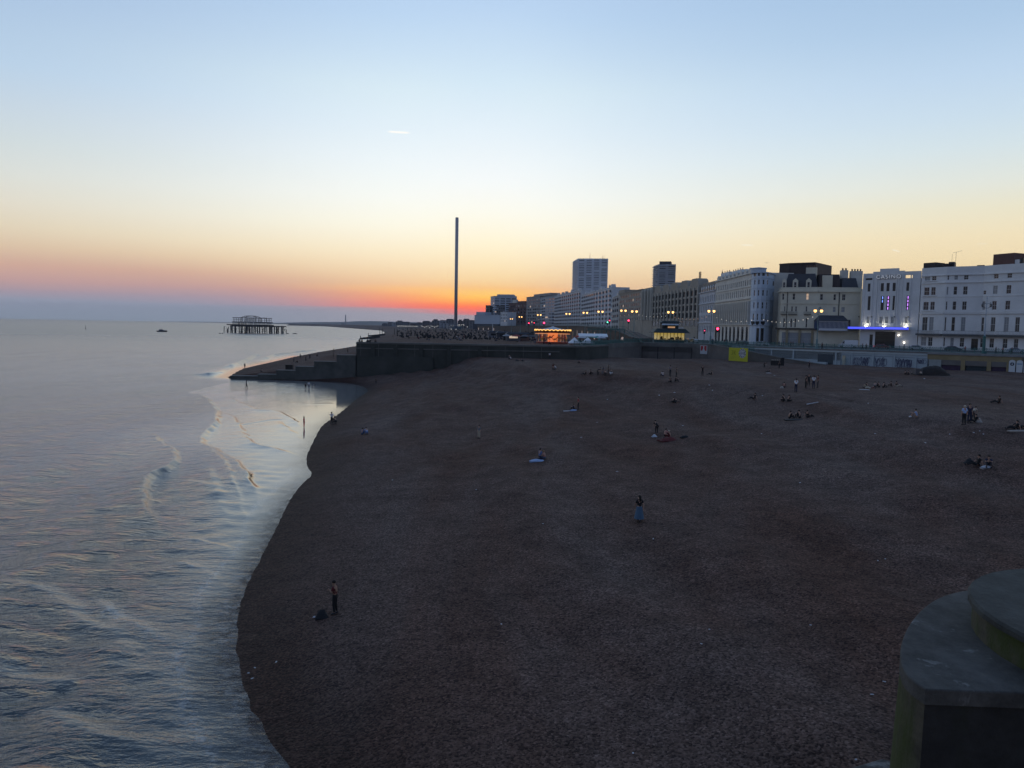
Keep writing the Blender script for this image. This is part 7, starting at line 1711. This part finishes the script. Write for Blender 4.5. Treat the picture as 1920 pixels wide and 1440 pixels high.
# by the ramp and the arches
for k, (u, v, kd, tp_, rz, lab) in enumerate(((1433, 689, 'bend', 'black', -70, 'person in black bending left of the wooden counter'), (1461, 690, 'stand', 'black', 20, 'dark person standing behind the wooden counter'), (1517, 690, 'stand', 'navy', 180, 'person walking below the painted wall'), (1697, 702, 'sit', 'black', -40, 'left sitter at the foot of the graffiti wall'), (1704, 702.5, 'cross', 'dark', 30, 'upright sitter at the foot of the graffiti wall'), (1713, 702.5, 'sit', 'grey', 10, 'pale sitter near the covered heap'), (1727, 704.5, 'crouch', 'cream', 0, 'person in cream crouching before the covered heap'))):
    P_(lab, u, v, rz, kd, H=1.74, top=tp_, bot='black')
for k, (u, y, tp_, lab) in enumerate(((1462, 217, 'navy', 'man on the promenade behind the railing right of the ramp top'), (1470, 215, 'black', 'dark person on the promenade left of the cream building columns'), (1484, 214, 'black', 'dark pair member on the promenade before the cream columns'), (1488, 213, 'dark', 'second of the dark pair before the cream columns'), (1508, 210, 'black', 'person before the third cream column'), (1543, 203, 'dark', 'person right of the lit twin lamp'), (1619, 198, 'black', 'left person on the promenade right of the white van'), (1626, 197, 'dark', 'right person on the promenade right of the white van'), (1697, 192, 'black', 'person under the round white lamp by the casino'), (1812, 184, 'red', 'person in red before the hotel entrance'), (1870, 180, 'navy', 'dark person on the promenade right of the ornate lamp post'), (1883, 179, 'red', 'person in red right of the ornate lamp post'), (1900, 178, 'dark', 'dark person on the promenade near the right edge'))):
    q = plan(u, y); person(lab, (q[0], y, PROM), k*1.3, 'stand' if k % 3 else 'walk', top=tp_, bot='black', group='people on the promenade')
# litter on the shingle
LT = [(1635, 1302), (1605, 1424), (1187, 1412), (1641, 813), (1781, 814), (1826, 811), (1837, 808), (1844, 814), (1733, 710), (1452, 704), (1628, 756), (736, 900), (893, 918), (1018, 982), (1430, 742), (1139, 749), (1236, 741), (1265, 736), (1330, 722), (1336, 732), (1428, 813), (1280, 798), (1090, 820), (1157, 884), (1225, 1010), (940, 1170), (478, 1252), (466, 1262), (473, 1272), (518, 1241), (1315, 1207), (1520, 1172), (1660, 1048), (1646, 1051), (700, 1350), (1658, 1278), (1330, 1180), (1500, 905), (1735, 830), (1120, 792)]
rc0 = random.Random(77)
for k, (u, v) in enumerate(LT):
    g = ground(u, v); sc = g.y/F; s_ = max(.09, min(.36, 3.3*sc)); o = rag(s_*rc0.uniform(.7, 1.5), s_*.6, s_*rc0.uniform(.1, .3), 100+k, 4).build('litter', WC if u != 700 else DK, None, g, k*.7)
    lab = {1635: 'pale blue crumpled wrapper near the pier buttress', 1605: 'white paper scrap at the foot of the pier buttress', 1187: 'pair of pale scraps at the bottom centre of the beach', 1641: 'bright white scrap on the right beach above the low sitters', 736: 'lone white speck left of the beach centre', 700: 'dark lump of weed near the bottom left of the shingle'}.get(u, 'small pale scrap of litter on the shingle')
    tag(o, lab, 'litter', None if u in (1635, 1605, 1187, 1641, 736, 700) else 'litter scattered over the shingle')
# beach crowd beyond the terrace: small figures, each its own copy
def crowd_mesh(kind):
    J = pose(kind); body = [('pel','spi','che','nek','hed','crn')]+[('che','sh'+s,'el'+s,'wr'+s) for s in 'lr']+[('pel','hi'+s,'kn'+s,'an'+s,'to'+s) for s in 'lr']
    m_ = skin(*skel(J, body, .012), levels=0); m_.materials.clear()
    for k in ('skin', 'dark', 'black', 'hair'): m_.materials.append(cm(k))
    segs = [('pel', 'che', 1), ('che', 'nek', 1), ('hed', 'hed', 0), ('crn', 'crn', 3)]+[('sh'+s, 'el'+s, 1) for s in 'lr']+[('wr'+s, 'wr'+s, 0) for s in 'lr']+[('hi'+s, 'kn'+s, 2) for s in 'lr']+[('kn'+s, 'an'+s, 2) for s in 'lr']
    for p in m_.polygons:
        c = Vector(p.center); best = 9
        for a, b_, k in segs:
            A, B_ = J[a], J[b_]; d = B_-A; t = 0 if d.length < 1e-6 else max(0, min(1, (c-A).dot(d)/d.length_squared)); ds = (c-(A+d*t)).length
            if ds < best: best = ds; p.material_index = k
    return m_
CM = {k: crowd_mesh(k) for k in ('sit', 'cross', 'sitout', 'stand', 'walk', 'lie')}
rc = random.Random(11)
def crowd_one(u, v, z=None, kinds=('sit', 'cross', 'sitout', 'sit', 'lie', 'stand', 'walk')):
    p = ground(u, v, True) if z is None else None
    kd = rc.choice(kinds); o = put('person', CM[kd], None, p, rc.uniform(0, 6.28)); s_ = rc.uniform(.95, 1.12); o.scale = (s_, s_, s_)
    c1 = rc.choice(('black', 'dark', 'black', 'navy', 'dark', 'brown', 'grey', 'darkred', 'white', 'jean')); c2 = rc.choice(('black', 'dark', 'jean', 'black', 'navy'))
    for i, c in ((1, c1), (2, c2)): o.material_slots[i].link = 'OBJECT'; o.material_slots[i].material = cm(c)
    return o
n_ = 0
while n_ < 122:
    u = rc.uniform(712, 1000); v = 617.5+26*rc.random()**1.25
    wgt = .25 if u < 800 else .55 if u < 850 else 1.0
    if rc.random() > wgt: continue
    if v > hor(u)+28.6: continue
    o = crowd_one(u, v)
    zone = 'left' if u < 810 else 'middle' if u < 900 else 'right'
    tag(o, {'left': 'small dark figure in the sparse left part of the far beach crowd', 'middle': 'small dark figure in the crowd left of the white flagpole', 'right': 'small dark figure in the dense crowd right of the white flagpole'}[zone], 'person', {'left': 'far beach crowd, sparse left part', 'middle': 'far beach crowd, middle', 'right': 'far beach crowd, right part'}[zone]); n_ += 1
for k in range(36):
    u = rc.uniform(1000, 1190); 
    v = 645.5+(u-1000)*.018-rc.random()*9 if u < 1120 else 642-rc.random()*8
    o = crowd_one(u, v, kinds=('stand', 'walk', 'stand', 'sit')); tag(o, 'small figure on the terrace round the carousel and tents', 'person', 'people round the carousel and tents')
# road crowd seen above the kiosk and left of it, and the rest of the crowd as one mass
for k in range(26):
    u = rc.uniform(1085, 1400); y = rc.uniform(268, 330) if u < 1330 else rc.uniform(232, 262); q = plan(u, y); kd = rc.choice(('stand', 'walk')); zz0 = PROM
    if u < 1185:
        i_ = int(np.argmin([abs(u-a[0]) for a in AWpx])); y = float(np.interp(-u, [-a[0] for a in AWpx], [a[1] for a in AWpx]))+2.5; zz0 = zat(u, float(np.interp(-u, [-a[0] for a in AWpx], [a[2] for a in AWpx])), y-2.5); q = plan(u, y)
    o = put('person', CM[kd], None, (q[0], y, zz0), rc.uniform(0, 6.28))
    for i, c in ((1, rc.choice(('black', 'dark', 'navy', 'grey', 'white', 'darkred'))), (2, 'black')): o.material_slots[i].link = 'OBJECT'; o.material_slots[i].material = cm(c)
    tag(o, 'small figure on the pavement near the kiosk and terrace houses', 'person', 'people on the pavement by the kiosk')
mass = MB()
for k in range(760):
    u = 1000-255*rc.random()**1.5; v = hor(u)+4.6+20*rc.random()**1.2; y = 9.0*0+ (CAMZ-10)*F/max(4.5, v-hor(u)); y = min(y, 1020)
    p = plan(u, y); z = 10.0; hgt = rc.choice((.6, .7, .7, .8, .8, .9, .9, 1.0, 1.0, 1.6)); mass.lathe([(.42, 0), (.36, hgt*.4), (.18, hgt*.82), (.13, hgt*.9), (.05, hgt)], 5, (p[0], p[1], z))
o = mass.build('crowd', cm('black')); tag(o, 'distant mass of beach goers near the slim tower foot', 'crowd', kind='stuff')
# gulls
gm = MB(); gm.add([(0, .2, 0), (0, -.25, 0), (.06, 0, .05), (-.06, 0, .05), (.55, .05, .22), (1.05, -.1, .05), (.5, -.12, .2), (-.55, .05, .22), (-1.05, -.1, .05), (-.5, -.12, .2), (0, 0, -.07)], [(0, 2, 3), (1, 3, 2), (0, 10, 2), (0, 3, 10), (1, 2, 10), (1, 10, 3), (2, 4, 6), (4, 5, 6), (3, 9, 7), (7, 9, 8)])
gme = gm.mesh('gull', mat('gull_grey', (.10, .10, .11), .8))
for u, v, y, lab in ((70, 511, 330, 'gull flying alone at the far left of the sky'), (749, 593.5, 260, 'gull just above the far town roofs'), (796.5, 582, 300, 'gull in the grey haze left of the slim tower'), (1438, 493, 240, 'gull above the blue corner house'), (543, 592, 420, 'gull right of the ruined pier')):
    p = atY(u, v, y); o = put('gull', gme, None, p, .5); o.scale = (1.3, 1.3, 1.3); tag(o, lab, 'gull')
# ------------------------------------------------------------------ haze
f = MB(); f.box(-13000, 15000, -80, 13900, -14, HTOP)
hz = bpy.data.materials.new('haze_air'); hz.use_nodes = True; t = hz.node_tree; t.nodes.clear(); pv = t.nodes.new('ShaderNodeVolumePrincipled'); pv.inputs['Color'].default_value = (.80, .86, 1, 1); pv.inputs['Density'].default_value = HD; pv.inputs['Anisotropy'].default_value = .2
om = t.nodes.new('ShaderNodeOutputMaterial'); t.links.new(pv.outputs[0], om.inputs['Volume'])
struct(f.build('haze', hz), 'stuff')
